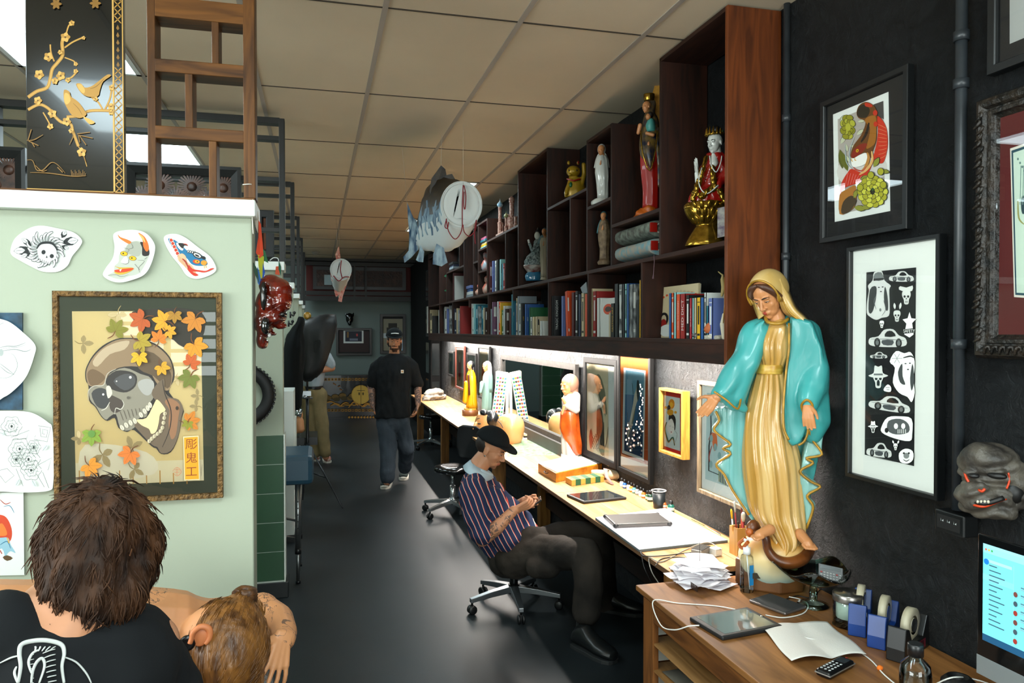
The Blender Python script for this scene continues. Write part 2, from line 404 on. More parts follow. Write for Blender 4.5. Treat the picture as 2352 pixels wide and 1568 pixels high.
def picture(name,label,cat,F,outer,fw,depth,mframe,inner=None,mmat=None,art=None,glz=True,prof=None,name_art='print',group=None,back=.0):
    """outer = four photo corners on the frame's front; F lies on the frame's front plane"""
    a0,a1,b0,b1=rectF(F,outer);t=thing(name,label,cat,F.l((a0+a1)/2,b0,-depth/2),group)
    m=MB();pr=prof or[(0,1),(0,.12),(.06,0),(.85,0),(.95,.12),(1,.35)]
    R=[loop(F,a0,a1,b0,b1,-depth)]+[loop(F,a0+fw*x,a1-fw*x,b0+fw*x,b1-fw*x,-depth*z)for x,z in pr]+[loop(F,a0+fw,a1-fw,b0+fw,b1-fw,-depth)]
    m.loft(R,0,cap=False,smooth=False);obj('frame',m,mframe,t,fixn=True)
    bd=MB();bd.prism(loop(F,a0+fw*.8,a1-fw*.8,b0+fw*.8,b1-fw*.8,-depth+.001),F.w*(depth*.38));obj('mat_board',bd,mmat or M_matblk,t)
    if art:art(Art,t,-depth+.0015+depth*.38)
    if glz:g=MB();g.poly(loop(F,a0+fw*.9,a1-fw*.9,b0+fw*.9,b1-fw*.9,-depth*.42));obj('glass_pane',g,M_glass,t,fixn=False)
    return t
# ================================================================ SETTING
XW,XL,YB,YF=1.955,-5.0,15.0,-3.2
XE=-.205 # aisle ends of the booth partitions
M_floor=mat('dark_vinyl','#1e2427',.44,var=.3,vs=3,bump=.05,bs=220,spec=.4)
struct('floor',MB().box(XL-.1,YF-.1,-.1,XW+.1,YB+.1,0),M_floor)
# ceiling: tiles with narrow metal grid
M_tile=mat('ceiling_tile','#d6c6aa',.9,bump=.12,bs=350,var=.10,vs=1.2)
M_tbar=mat('ceiling_grid_metal','#a39a8e',.6)
M_gap=mat('ceiling_gap','#3a3026',.9)
cb=MB()
for y in(6.85,9.25):cb.box(.894,y+.004,ZC,1.186,y+1.196,ZC+.02)
gx=[.29+.6*k for k in range(-9,4)];gy=[3.25+1.2*k for k in range(-6,11)]
gx=[XL-.05]+[g for g in gx if XL<g<XW]+[XW+.05];gy=[YF-.05]+[g for g in gy if YF<g<YB]+[YB+.05]
holes=[(round(x,2),round(y,2))for x,y in[(.89 if a==1.19 else a,b)for a,b in TROFF]]
for i in range(len(gx)-1):
    for j in range(len(gy)-1):
        if any(abs(gx[i]-hx)<.05 and abs(gy[j]-hy)<.06 for hx,hy in holes):continue
        cb.box(gx[i]+.004,gy[j]+.004,ZC,gx[i+1]-.004,gy[j+1]-.004,ZC+.02,0)
for g in gx[1:-1]:cb.box(g-.012,YF,ZC-.003,g+.012,YB,ZC+.001,1)
for g in gy[1:-1]:cb.box(XL,g-.004,ZC-.0035,XW,g+.004,ZC+.001,2)
for g in gx[1:-1]:cb.box(g-.012,YF,ZC-.0045,g+.012,YB,ZC-.0036,1)
cb.box(XL-.1,YF-.1,ZC+.12,XW+.1,YB+.1,ZC+.2,0)
struct('ceiling',cb,[M_tile,M_tbar,M_gap])
# right wall: rough dark render
def rough_wall():
    m=mat('dark_rough_render','#2b3236',.55);nt=m.node_tree;N=nt.nodes;L=nt.links;b=N['Principled BSDF']
    tc=N.new('ShaderNodeTexCoord')
    n=N.new('ShaderNodeTexNoise');n.inputs['Scale'].default_value=2.2;n.inputs['Detail'].default_value=12;n.inputs['Roughness'].default_value=.72;n.inputs['Distortion'].default_value=.6
    n2=N.new('ShaderNodeTexNoise');n2.inputs['Scale'].default_value=17;n2.inputs['Detail'].default_value=10;n2.inputs['Roughness'].default_value=.7;n2.inputs['Distortion'].default_value=1.4
    L.new(tc.outputs['Object'],n.inputs[0]);L.new(tc.outputs['Object'],n2.inputs[0])
    r=N.new('ShaderNodeValToRGB');L.new(n2.outputs[0],r.inputs[0]);L.new(r.outputs[0],b.inputs['Base Color'])
    e=r.color_ramp.elements;e[0].position=.3;e[0].color=lin('#121518');e[1].position=.72;e[1].color=lin('#272c2f')
    x=r.color_ramp.elements.new(.78);x.color=lin('#6c6660')
    mx=N.new('ShaderNodeMath');mx.operation='ADD';mu=N.new('ShaderNodeMath');mu.operation='MULTIPLY';mu.inputs[1].default_value=.7
    L.new(n2.outputs[0],mu.inputs[0]);L.new(n.outputs[0],mx.inputs[0]);L.new(mu.outputs[0],mx.inputs[1])
    bp=N.new('ShaderNodeBump');bp.inputs['Strength'].default_value=1.0;bp.inputs['Distance'].default_value=.13
    L.new(mx.outputs[0],bp.inputs['Height']);L.new(bp.outputs[0],b.inputs['Normal'])
    rr=N.new('ShaderNodeMapRange');rr.inputs[3].default_value=.32;rr.inputs[4].default_value=.6;L.new(n.outputs[0],rr.inputs[0]);L.new(rr.outputs[0],b.inputs['Roughness'])
    return m
M_rw=rough_wall()
def wall_fn(p,n):
    d=noise.fractal(V((p.y*2.3,p.z*2.3,3)),.9,2.1,5)*.006
    if p.z<1.6:d+=noise.fractal(V((p.y*9,p.z*9,1)),.8,2.1,5)*.0045
    return V((p.x-max(d,-.012)-.006,p.y,p.z))
wb=MB();wb.grid(lambda a,b:(XW+.008,YF+(YB-YF)*a,ZC*b*1.03),900,170)
struct('wall_right',wb,M_rw,fn=wall_fn,fixn=False)
struct('wall_back',MB().box(XL-.1,YB,0,XW+.1,YB+.1,ZC+.1),mat('grey_green_paint','#6e7a76',.8,bump=.03))
wl=MB();wl.box(XL-.1,1.85,0,XL,YB,ZC+.1);wl.box(XL-.1,YF,0,XL,1.85,.85);wl.box(XL-.1,YF,2.75,XL,1.85,ZC+.1);wl.box(XL-.1,YF,.85,XL,-2.65,2.75)
struct('wall_left',wl,mat('pale_paint','#a9b4ab',.8))
# wall behind the camera with the shop window
M_pale=mat('pale_green_paint','#a8b19d',.7,bump=.04,bs=180)
fb=MB()
WIN=[(-2.05,-1.02,1.2,1.92),(-.4,1.75,.8,2.7)]
fb.box(XL-.1,YF-.1,0,-2.05,YF,ZC+.1);fb.box(1.75,YF-.1,0,XW+.1,YF,ZC+.1);fb.box(-1.02,YF-.1,0,-.4,YF,ZC+.1)
for x0,x1,z0,z1 in WIN:fb.box(x0,YF-.1,0,x1,YF,z0);fb.box(x0,YF-.1,z1,x1,YF,ZC+.1)
struct('wall_front',fb,M_pale)
for k,(x0,x1,z0,z1)in enumerate(WIN):
    wf=MB()
    for i in range(3):x=x0+(x1-x0)*i/2;wf.box(x-.03,YF-.08,z0,x+.03,YF-.02,z1)
    for i in range(6):z=z0+(z1-z0)*i/5;wf.box(x0,YF-.075,z-.02,x1,YF-.025,z+.02)
    struct('window_%d'%(k+1),wf,mat('black_steel','#15191a',.4,.6))
wf=MB()
for k in range(4):y=-2.65+1.5*k;wf.box(XL-.08,y-.03,.85,XL-.02,y+.03,2.75)
for z in(.87,1.8,2.73):wf.box(XL-.08,-2.65,z-.025,XL-.02,1.85,z+.025)
struct('window_3',wf,_M['black_steel'])  # unseen left window, made up to go with the added fill light
# ---------------- booth partitions with white sills, posts standing end-on to the aisle
M_sill=mat('white_gloss_sill','#e6ece6',.35)
M_base=mat('dark_skirting','#16191a',.4)
M_green=mat('green_wall_tile','#2f5238',.32,var=.15,vs=6)
M_grout=mat('white_grout','#cdd6cb',.7)
PART=[2.66,4.95,7.05,9.15,11.25,13.3]
M_tileend=mat('tile_edge_trim','#dfe4da',.5)
for k,y in enumerate(PART):
    w1=struct('wall_partition',MB().box(XL,y,.1 if k else 0,XE-.006,y+.13,2.08),M_pale,bevel=.004)
    struct('sill',MB().box(XL,y-.045,2.08,XE+.008,y+.17,2.135),M_sill,w1,bevel=.004)
    struct('skirting',MB().box(XL,y-.02,0,XE+.02,y+.15,.10),M_base,w1,bevel=.003)
    if k:
        t=MB();t.box(XL+2,y-.009,.10,XE+.002,y-.001,1.035,1)
        tw=.20;z=.115
        for r in range(5):
            zt=.112+r*.1855
            x=XE-.004
            while x>-1.6:
                t.box(x-.1905*1.9,y-.014,zt,x,y-.008,zt+.181,0);x-=.1945*1.9
        t.box(XE-.006,y-.014,.10,XE+.004,y+.144,1.04,2)
        struct('wall_tiles',t,[M_green,M_grout,M_tileend],w1)
# white line of the first partition end (render strip)
# ---------------- ceiling lights, the front aisle and back booth panels added as fill
M_diff=mat('lit_diffuser','#dff6ff',.5,emit=7)
M_white=mat('white_metal','#e8ebe8',.45)
for(x,y)in TROFF:
    w_=.3 if x==1.19 else.6
    t=thing('ceiling_light','','ceiling light',(x+w_/2,y+.6,ZC),'recessed ceiling light panels')
    obj('diffuser',MB().box(x+.03,y+.03,ZC-.001,x+w_-.03,y+1.17,ZC+.004),M_diff,t)
    f=MB();f.box(x+.005,y+.005,ZC-.006,x+.03,y+1.195,ZC+.01);f.box(x+w_-.03,y+.005,ZC-.006,x+w_-.005,y+1.195,ZC+.01)
    f.box(x+.005,y+.005,ZC-.006,x+w_-.005,y+.03,ZC+.01);f.box(x+.005,y+1.17,ZC-.006,x+w_-.005,y+1.195,ZC+.01)
    obj('frame',f,M_white,t)
    t['label']={(-1.51,3.25):'bright recessed ceiling panel light between the black lacquer panel and the wooden lattice',(-1.51,5.65):'bright recessed ceiling panel light seen through the wooden lattice shelf',
        (-1.51,8.05):'recessed ceiling light low behind the wooden lattice, farther of the two seen there',(1.19,6.85):'recessed ceiling light just behind the black fish windsock ring',(1.19,9.25):'recessed ceiling light glimpsed left of the black fish windsock tail',
        (-2.71,.85):'recessed ceiling light above the front left booth',(-1.51,-.35):'recessed ceiling light near the shop window',(-3.91,5.65):'recessed ceiling light over the far left booth',(-1.51,10.45):'added recessed ceiling light over the fifth booth, brightening the back wall',(-1.51,12.85):'added recessed ceiling light over the farthest booth, brightening the back wall',(.29,-.35):'added recessed ceiling light over the front aisle end, brightening the right wall'}[(x,y)]
# ---------------- black steel racks above the partitions
M_rack=mat('black_stained_timber','#121311',.5,var=.3,vs=10)
def rack(y,x1,lab,rails=(0,.115,.4,.75),posts=(0,)):
    t=thing('open_rack',lab,'rack',(x1-1.5,y+.06,2.135),'black open racks on the booth partitions')
    z1=3.05;z0=2.135
    obj('post',MB().box(x1-.035,y+.02,z0,x1,y+.10,z1),M_rack,t,bevel=.003)
    for q in(1.6,3.2):obj('post',MB().box(x1-q-.035,y+.02,z0,x1-q,y+.10,z1),M_rack,t)
    for r in rails:
        zz=z1-.035-r*(z1-z0);obj('rail',MB().box(x1-4.4,y+.025,zz,x1-.03,y+.095,zz+(.04 if r==0 else.028)),M_rack,t,bevel=.002)
for k,(y,lab)in enumerate(zip(PART[1:],('black open timber rack on the second booth partition, nearest of the racks','black open rack on the third booth partition','black open rack on the fourth booth partition','black open rack on the fifth booth partition','black open rack on the farthest booth partition'))):
    rack(y,XE+.01,lab)
# ---------------- conduits on the right wall
def conduit(x,y,r,z0,z1,label):
    m=MB();m.cyl((x,y,z0),(x,y,z1),r)
    for z in(z0+.5,z0+1.3,z1-.5):m.cyl((x,y,z),(x,y,z+.03),r*1.35)
    return solo('conduit_pipe',m,mat('painted_conduit','#2a2f33',.4,var=.3,vs=14),label,'pipe')
conduit(1.94,2.785,.014,.7,ZC,'dark painted pipe running down beside the end of the tall bookcase')
c2=onX(2207,500,1.925);zb=onX(2207,1172,1.925).z
conduit(1.922,c2.y,.017,zb,ZC,'dark painted conduit running down to the power box between the frames')
# ================================================================ BOOKCASE above the bench
M_bw=wood('dark_stained_pine','#34170a','#160a05','z',5,.62)
M_bwy=wood('dark_stained_pine_board','#3a1c0e','#1a0c06','y',5,.62)
M_bside=wood('reddish_stained_side','#6e3614','#2c1308','z',4,.5)
XS,TH=1.69,.02
ZB,ZM=1.66,2.085 # tops of bottom and middle boards
bk=thing('bookcase','long dark stained bookcase of stepped open compartments fixed to the wall above the bench','bookcase',(1.8,7.2,1.55))
def board(name,y0,z0,y1,z1,m=None,x0=XS,x1=1.95,bev=.0015):return obj(name,MB().box(x0,y0,z0,x1,y1,z1),m or M_bwy,bk,bevel=bev)
YN,YE=2.86,11.65
board('bottom_board',YN,ZB-.022,YE,ZB)
board('middle_board',YN,ZM-.022,8.0,ZM);board('middle_board',8.0,ZM-.022,YE,ZM)
obj('front_apron',MB().box(XS+.003,YN,1.552,XS+.025,YE,ZB-.022),M_bwy,bk)
obj('end_panel',MB().box(XS,YN-.022,1.552,1.95,YN,ZC-.008),M_bside,bk,bevel=.002)
def up(y,z0,z1,m=None):return board('upright',y-TH/2,z0,y+TH/2,z1,m or M_bw)
def sh(y0,y1,z):return board('shelf_board',y0,z-TH,y1,z)
# near tall unit
zt=ZC-.008
board('top_board',YN,zt-.02,3.48,zt);up(3.48,ZM,zt)
# quilt compartment (3.48..4.13) and red robed statue above it
sh(3.49,4.13,2.325);up(4.13,ZM,2.925);board('top_board',4.13,2.905,4.54,2.925)
up(4.54,ZM,2.925);sh(4.14,4.53,2.495)
# cat unit
sh(4.55,5.4,2.625);up(4.87,ZM,2.605);up(5.4,ZM,zt)
board('top_board',5.4,zt-.02,6.24,zt);up(6.24,ZM,zt)
# farther stepped compartments
up(6.69,ZM,2.60);sh(6.25,7.45,2.62)
up(7.46,ZM,2.85);board('top_board',7.46,2.83,8.16,2.85);sh(7.47,7.89,2.57);sh(7.47,7.89,2.335);up(7.90,ZM,2.83);sh(7.91,8.15,2.46);up(8.16,ZM,2.83)
up(8.71,ZM,2.90);sh(8.72,9.95,2.48);up(9.0,2.48,2.90);up(9.95,ZM,2.48);board('top_board',8.16,2.89,10.55,2.91);up(10.55,ZM,2.89);up(YE-.01,ZB,2.9);board('top_board',10.56,2.81,YE,2.83)
# uprights in the lower row
for y in(3.70,4.52,5.37,7.42,9.49,10.55):up(y,ZB,ZM-.022)
for y in(6.42,8.41):up(y,1.965,ZM-.022)
# tubes under the bottom board
M_tubeon=mat('lit_tube','#fff3e0',.5,emit=9)
for y0,y1 in((2.95,5.0),(5.1,7.3),(7.4,9.4),(9.5,11.4)):
    t=thing('tube_light','lit fluorescent tube fixed under the bookcase behind its apron','tube light',(1.745,(y0+y1)/2,1.6),'tube lights under the bookcase')
    obj('tube',MB().cyl((1.745,y0+.05,1.615),(1.745,y1-.05,1.615),.008,n=8),M_tubeon,t)
    obj('housing',MB().box(1.72,y0,1.622,1.77,y1,1.637),M_white,t)
# ================================================================ BENCH
M_top=wood('bench_ply','#c39a6c','#98713f','y',3,.5)
M_edge=mat('ply_edge','#6a4a2c',.7,var=.3,vs=30,stretch=(1,.1,6))
M_leg=wood('pine_leg','#9a6a34','#5d3a18','z',5,.55)
ZBn=.69;XB=1.425
be=thing('long_workbench','long plywood workbench running along the dark wall under the bookcase','workbench',(1.7,7,0))
M_seam=mat('bench_seam','#5a4228',.8)
tb=MB();tb.box(XB,2.83,ZBn-.022,1.95,11.75,ZBn,0)
tb.box(XB-.0015,2.83,ZBn-.0222,XB,11.75,ZBn-.001,1)
for y in(3.55,4.4,5.25,6.1,7.0,7.9,8.8,9.7,10.6):tb.box(XB+.001,y-.0012,ZBn,1.95,y+.0012,ZBn+.0004,2)
tb.box(XB+.17,2.81,ZBn,XB+.172,11.75,ZBn+.0004,2);tb.box(XB+.35,2.81,ZBn,XB+.352,11.75,ZBn+.0004,2)
obj('bench_top',tb,[M_top,M_edge,M_seam],be)
for y,wx in((2.89,.10),(6.15,.10),(8.9,.09),(11.1,.09)):
    obj('leg',MB().box(XB+.02,y-.045,0,XB+.02+wx,y+.045,ZBn-.022),M_leg,be,bevel=.003)
    obj('leg',MB().box(1.85,y-.045,0,1.94,y+.045,ZBn-.022),M_leg,be)
obj('rear_rail',MB().box(1.90,2.85,.18,1.93,11.7,.30),wood('dark_rail','#2a1a10','#140c07','y'),be)
# ================================================================ NEAR CABINET (plan chest)
ZK,XK,YK=.665,1.25,2.79
M_ct=wood('cabinet_top_wood','#9c6a3a','#5e3a1b','y',3,.4)
M_cs=wood('cabinet_side_wood','#7c4c22','#3d210e','z',5,.5)
M_cs2=wood('cabinet_rail_wood','#7c4c22','#3d210e','y',5,.5)
cb_=thing('plan_chest','brown wooden chest with open drawer slots and worn top in the near right corner','cabinet',(1.6,1.9,0))
obj('chest_top',MB().box(XK,.6,ZK-.022,1.945,YK,ZK),M_ct,cb_,bevel=.004)
obj('moulding',MB().box(XK+.012,.6,ZK-.034,XK+.03,YK-.01,ZK-.022),M_cs2,cb_,bevel=.004)
obj('frame_stile',MB().box(XK+.025,YK-.11,0,XK+.05,YK-.02,ZK-.03),M_cs,cb_,bevel=.002)
obj('frame_stile',MB().box(XK+.025,.62,0,XK+.05,.72,ZK-.03),M_cs,cb_)
obj('frame_rail',MB().box(XK+.0255,.62,ZK-.115,XK+.048,YK-.11,ZK-.035),M_cs2,cb_,bevel=.002)
obj('side_panel',MB().box(XK+.05,YK-.035,0,1.94,YK-.02,ZK-.03),M_cs,cb_)
obj('side_panel',MB().box(XK+.05,.62,0,1.94,.64,ZK-.03),M_cs,cb_)
obj('back_panel',MB().box(1.92,.64,.04,1.94,YK-.04,ZK-.03),M_cs,cb_)
M_wr=mat('white_runner','#cfcfc6',.6,var=.1)
M_ply=wood('thin_ply_tray','#a77d4e','#7b5429','y',4)
M_orange=mat('orange_ply','#b8722c',.6,var=.15)
for k,z in enumerate((.47,.365,.26,.155,.05)):
    obj('runner',MB().box(XK+.05,YK-.05,z,1.9,YK-.035,z+.045),M_wr,cb_)
    tr=obj('tray',MB().box(XK+.03+.0*k,.66,z-.012,1.9,YK-.055,z-.004),M_ply,cb_)
# back of the slots, papers stored in them
def sheet(name,cx,cy,z,sx,sy,rot,m,label,cat='paper',group=None,curl=.0,th=.0006):
    mb=MB();a=radians(rot)
    def f(i,j):
        x=(i-.5)*sx;y=(j-.5)*sy
        return(cx+x*cos(a)-y*sin(a),cy+x*sin(a)+y*cos(a),z+th+curl*(abs(2*i-1)**3*.5+abs(2*j-1)**3*.5))
    mb.grid(f,8,8);return solo(name,mb,m,label,cat,group,thick=th)
M_paper=mat('white_paper','#e9e6e2',.75)
M_paper2=mat('cream_paper','#cfc0a4',.8)
# ================================================================ LARGE MADONNA STATUE
F=Fr(onZ(1770,1341,ZK))
def clampx(fn,x=1.932):
    def g(p,n):
        q=fn(p,n)if fn else p
        return V((min(q.x,x),q.y,q.z))
    return g
ma=thing('madonna_statue','large painted statue of a woman in a teal mantle and cream robe with open hands','statue',onZ(1770,1341,ZK))
M_gold=mat('gold_paint','#b98a2a',.35,.15,var=.4,vs=30)
M_brown=mat('brown_plinth_paint','#6e4523',.4,var=.25,vs=12)
s1=F.O;R8=[s1+F.a*(.142*cos(pi/8+i*pi/4+.15))+F.w*(.125*sin(pi/8+i*pi/4+.15))for i in range(8)]
obj('plinth',MB().prism(R8,(0,0,.105)),M_brown,ma,bevel=.008)
pl=MB();q=F.p(1736,1322,.128);pl.obox(q,F.a*.045-F.w*.02,F.w*.003,V((0,0,.022)))
obj('name_plaque',pl,mat('dull_plaque','#3a3226',.5,.3),ma)
# globe: cream above, blue towards the foot (painted)
def zramp(name,stops,z0,z1,rough=.35):
    m=mat(name,'#ffffff',rough);nt=m.node_tree;N=nt.nodes;L=nt.links;b=N['Principled BSDF']
    g=N.new('ShaderNodeTexCoord');sp=N.new('ShaderNodeSeparateXYZ');L.new(g.outputs['Object'],sp.inputs[0])
    nn=N.new('ShaderNodeTexNoise');nn.inputs['Scale'].default_value=12;L.new(g.outputs['Object'],nn.inputs[0])
    mr=N.new('ShaderNodeMapRange');mr.inputs[1].default_value=z0;mr.inputs[2].default_value=z1;L.new(sp.outputs[2],mr.inputs[0])
    ad=N.new('ShaderNodeMath');ad.operation='MULTIPLY_ADD';ad.inputs[1].default_value=.25;L.new(nn.outputs[0],ad.inputs[0]);L.new(mr.outputs[0],ad.inputs[2])
    r=N.new('ShaderNodeValToRGB');L.new(ad.outputs[0],r.inputs[0]);L.new(r.outputs[0],b.inputs[0])
    while len(r.color_ramp.elements)<len(stops):r.color_ramp.elements.new(.5)
    for e,(p,c)in zip(r.color_ramp.elements,stops):e.position=p;e.color=lin(c)
    return m
M_globe=zramp('painted_globe',[(.20,'#8fb0ae'),(.46,'#cfc7a2'),(.72,'#dfc48a'),(1.0,'#c98a34')],.02,.22)
gb=MB();rloft(gb,F,[(1330,1712,1830,.10,.10),(1305,1700,1850,.135,.12),(1275,1696,1862,.155,.13),(1250,1706,1864,.15,.13),(1232,1722,1855,.125,.11),(1220,1745,1835,.09,.09),(1214,1765,1815,.04,.04)],n=40,sub=3)
obj('globe',gb,M_globe,ma,fn=clampx(None))
M_snake=mat('brown_serpent','#45220f',.35,var=.5,vs=14,hex2='#7a4216')
sn=MB();sn.tube([F.p(1722,1216,.12),F.p(1738,1226,.15),F.p(1757,1232,.17),F.p(1764,1262,.165),F.p(1782,1284,.165),F.p(1812,1293,.155),F.p(1842,1284,.12),F.p(1858,1262,.06),F.p(1856,1240,-.02)],[.012,.022,.016,.017,.02,.023,.024,.022,.015],14,cat=6)
sn.ell(F.p(1730,1213,.14),.03,.02,.034);
obj('serpent',sn,M_snake,ma)
ap=MB();ap.ell(F.p(1722,1222,.155),.016,.016,.02);ap.tube([F.p(1712,1236,.12),F.p(1698,1248,.09),F.p(1705,1258,.11),F.p(1718,1244,.14)],.007,8,cat=4)
obj('apple',ap,mat('orange_glaze','#b0581c',.4),ma)
# robe
M_robe=mat('cream_robe_paint','#d9b878',.32,hex2='#b98838',vs=9,stretch=(1,1,.10),coat=.3)
rb=MB();rloft(rb,F,[(730,1768,1808,.03,.03,0),(742,1757,1814,.055,.05,.0),(760,1742,1822,.075,.06,.02),(790,1730,1820,.092,.06,.04),(815,1730,1815,.088,.06,.045),(836,1738,1806,.072,.06,.035),(850,1737,1804,.068,.06,.02),(862,1734,1806,.074,.07,.035),
    (900,1722,1812,.088,.07,.045),(950,1712,1815,.095,.07,.045),(1000,1708,1826,.10,.07,.045),(1060,1706,1838,.12,.07,.045),(1120,1712,1844,.118,.07,.05),(1170,1722,1850,.115,.07,.05),(1205,1744,1852,.125,.07,.05),(1232,1764,1846,.135,.06,.04),(1252,1778,1826,.14,.0,.03)],n=110,sub=5,k=17)
obj('robe',rb,M_robe,ma,fn=clampx(folds(26,3.0,.010,5)))
bt=MB();rloft(bt,F,[(836,1736,1807,.080,.05),(843,1735,1806,.082,.05),(850,1734,1805,.082,.05),(857,1733,1806,.080,.05)],n=60,sub=3,amp=.012,k=9)
obj('belt',bt,mat('gilded_cream','#d0a848',.35,hex2='#b8862a',vs=20,stretch=(1,1,4)),ma)
co=MB();co.tube([F.p(1758,727,.04),F.p(1762,738,.075),F.p(1778,743,.09),F.p(1797,741,.085),F.p(1811,732,.05)],.007,8,cat=5)
co.tube([F.p(1812,742,.086),F.p(1812,800,.105),F.p(1806,850,.10),F.p(1800,920,.11),F.p(1800,980,.12),F.p(1812,1010,.12)],.0048,8,cat=5)
co.tube([F.p(1730,770,.07),F.p(1722,820,.085),F.p(1713,860,.09),F.p(1704,900,.10),F.p(1698,933,.14),F.p(1690,937,.155),F.p(1668,918,.165),F.p(1640,899,.165)],.0042,8,cat=5)
# feet
M_skin_st=mat('painted_flesh','#cc8a58',.38,var=.12,vs=10)
for(x,y,d,tx,ty,td)in((1838,1226,.10,1856,1248,.15),(1768,1216,.15,1744,1228,.185)):
    ft=MB();A=F.p(x,y,d);B=F.p(tx,ty,td);ft.cap(A,B,.022,.019);sd=(B-A).cross(V((0,0,1))).normalized()
    for k in range(5):c0=B+sd*(.017*(k-2)*.6)-V((0,0,.004));ft.cap(c0,c0+(B-A).normalized()*(.030-.003*abs(k-1)),.0072,.006,8)
    obj('foot',ft,M_skin_st,ma,remesh=.0035,smooth=3)
# mantle
mt=MB()
rloft(mt,F,[(722,1766,1826,.01,.05),(733,1748,1852,.03,.07),(752,1733,1868,.045,.09),(785,1720,1880,.05,.10),(830,1710,1888,.04,.11),(900,1700,1890,.02,.11),(960,1694,1890,.01,.10),(1030,1688,1884,.0,.10),(1110,1702,1872,.0,.10),(1170,1724,1862,-.01,.08),(1215,1748,1855,-.02,.07)],n=48,sub=3)
chain(mt,F,[(1742,762,.015,.062),(1712,828,.05,.066),(1690,862,.075,.058),(1655,905,.125,.036)])
chain(mt,F,[(1700,860,.07,.055),(1690,915,.09,.040)]);chain(mt,F,[(1660,905,.12,.034),(1688,935,.105,.022),(1706,938,.08,.02)])
chain(mt,F,[(1852,768,.0,.062),(1872,850,.04,.062),(1868,890,.07,.060),(1856,925,.115,.040)])
chain(mt,F,[(1868,880,.06,.055),(1876,960,.05,.045),(1868,1000,.04,.03)])
slab(mt,F,[(1816,728),(1862,740),(1885,800),(1890,880),(1880,940),(1852,990),(1838,1016),(1820,1022),(1810,1004),(1803,940),(1806,850),(1815,800)],.055,.095)
slab(mt,F,[(1735,745),(1757,735),(1742,765),(1731,800),(1725,835),(1708,890),(1690,900),(1708,830),(1718,780)],.02,.08)
M_teal=mat('teal_mantle_paint','#3fa2a0',.36,var=.22,vs=7,stretch=(1,1,.25),coat=.15)
obj('mantle',mt,M_teal,ma,remesh=.0065,smooth=7,fn=clampx(folds(15,5,.016)))
dr=MB()
slab(dr,F,[(1648,935),(1645,945),(1652,965),(1640,985),(1653,1000),(1678,1020),(1660,1030),(1678,1042),(1645,1066),(1664,1090),(1680,1125),(1700,1155),(1720,1180),(1735,1200),(1716,1060),(1712,925)],-.025,.02)
slab(dr,F,[(1852,1012),(1862,955),(1880,930),(1894,962),(1886,1030),(1888,1043),(1852,1052),(1868,1063),(1838,1082),(1862,1105),(1884,1118),(1854,1138),(1868,1160),(1862,1190),(1850,1214),(1838,1100)],.0,.05)
M_teal2=mat('pale_teal_lining_paint','#8db7ae',.3,hex2='#5aa7a6',vs=8,stretch=(1,1,.15),coat=.4)
obj('mantle_lining',dr,M_teal2,ma,remesh=.006,smooth=3,fn=clampx(folds(38,3,.017)))
co.tube([F.p(*p)for p in((1644,944,.028),(1652,965,.028),(1640,985,.028),(1653,1000,.028),(1678,1020,.028),(1660,1030,.028),(1678,1042,.028),(1645,1066,.028),(1664,1090,.028),(1682,1125,.028),(1720,1182,.028))],.005,8,cat=4)
co.tube([F.p(*p)for p in((1858,985,.07),(1866,1010,.058),(1888,1043,.058),(1852,1052,.058),(1868,1063,.058),(1838,1082,.058),(1862,1105,.058),(1884,1118,.058),(1854,1138,.058),(1868,1165,.055),(1852,1214,.05))],.005,8,cat=4)
co.tube([F.p(*p)for p in((1834,1022,.10),(1848,1012,.105),(1856,985,.11),(1846,950,.13),(1841,930,.15),(1853,918,.165),(1866,930,.15),(1864,955,.13))],.0045,8,cat=5)
obj('gold_trim',co,M_gold,ma)
# hands
hn=MB()
hand_prims(hn,F.p(1646,912,.14),F.p(1612,952,.19)-F.p(1648,908,.14),F.w*.8+V((0,0,.5)),.118,side=1,curl=(.12,.1,.08),thumb=1.25,spread=.03)
hn.cap(F.p(1660,902,.115),F.p(1647,911,.14),.024,.022)
obj('hand',hn,M_skin_st,ma,remesh=.0028,smooth=3);hn=MB()
hand_prims(hn,F.p(1854,932,.145),F.p(1858,982,.19)-F.p(1853,932,.145),F.w*.9+V((0,0,.35)),.112,side=-1,curl=(.2,.15,.1),thumb=.5,spread=.03)
obj('hand',hn,M_skin_st,ma,remesh=.0028,smooth=3)
# head
fd=(F.w*.80-F.a*.42+V((0,0,-.52)));hd=MB()
c0=F.p(1764,678,.045)
P,ax=head_prims(hd,c0,fd,V((0,0,1))-F.a*.22+F.w*.2,.176,ears=False,neck=.19,neckl=.62,neckdir=(F.p(1786,742,.01)-c0).normalized())
def lipp(p,n):return 1 if(p-P(0,.36,-.28)).length<.0085 else 0
obj('head',hd,[M_skin_st,mat('painted_lips','#a8402c',.4)],ma,remesh=.0032,smooth=3,paint=lipp)
face_bits(P,ax,.176,ma,lidded=True)
hr=MB()
for k in(-1,1):
    hr.tube([P(0,.27,.40),P(k*.15,.27,.33),P(k*.27,.17,.16),P(k*.315,.05,-.08),P(k*.28,.0,-.3)],[.006,.013,.017,.014,.008],10,cat=4)
obj('hair',hr,mat('brown_hair_paint','#4a2a18',.45),ma)
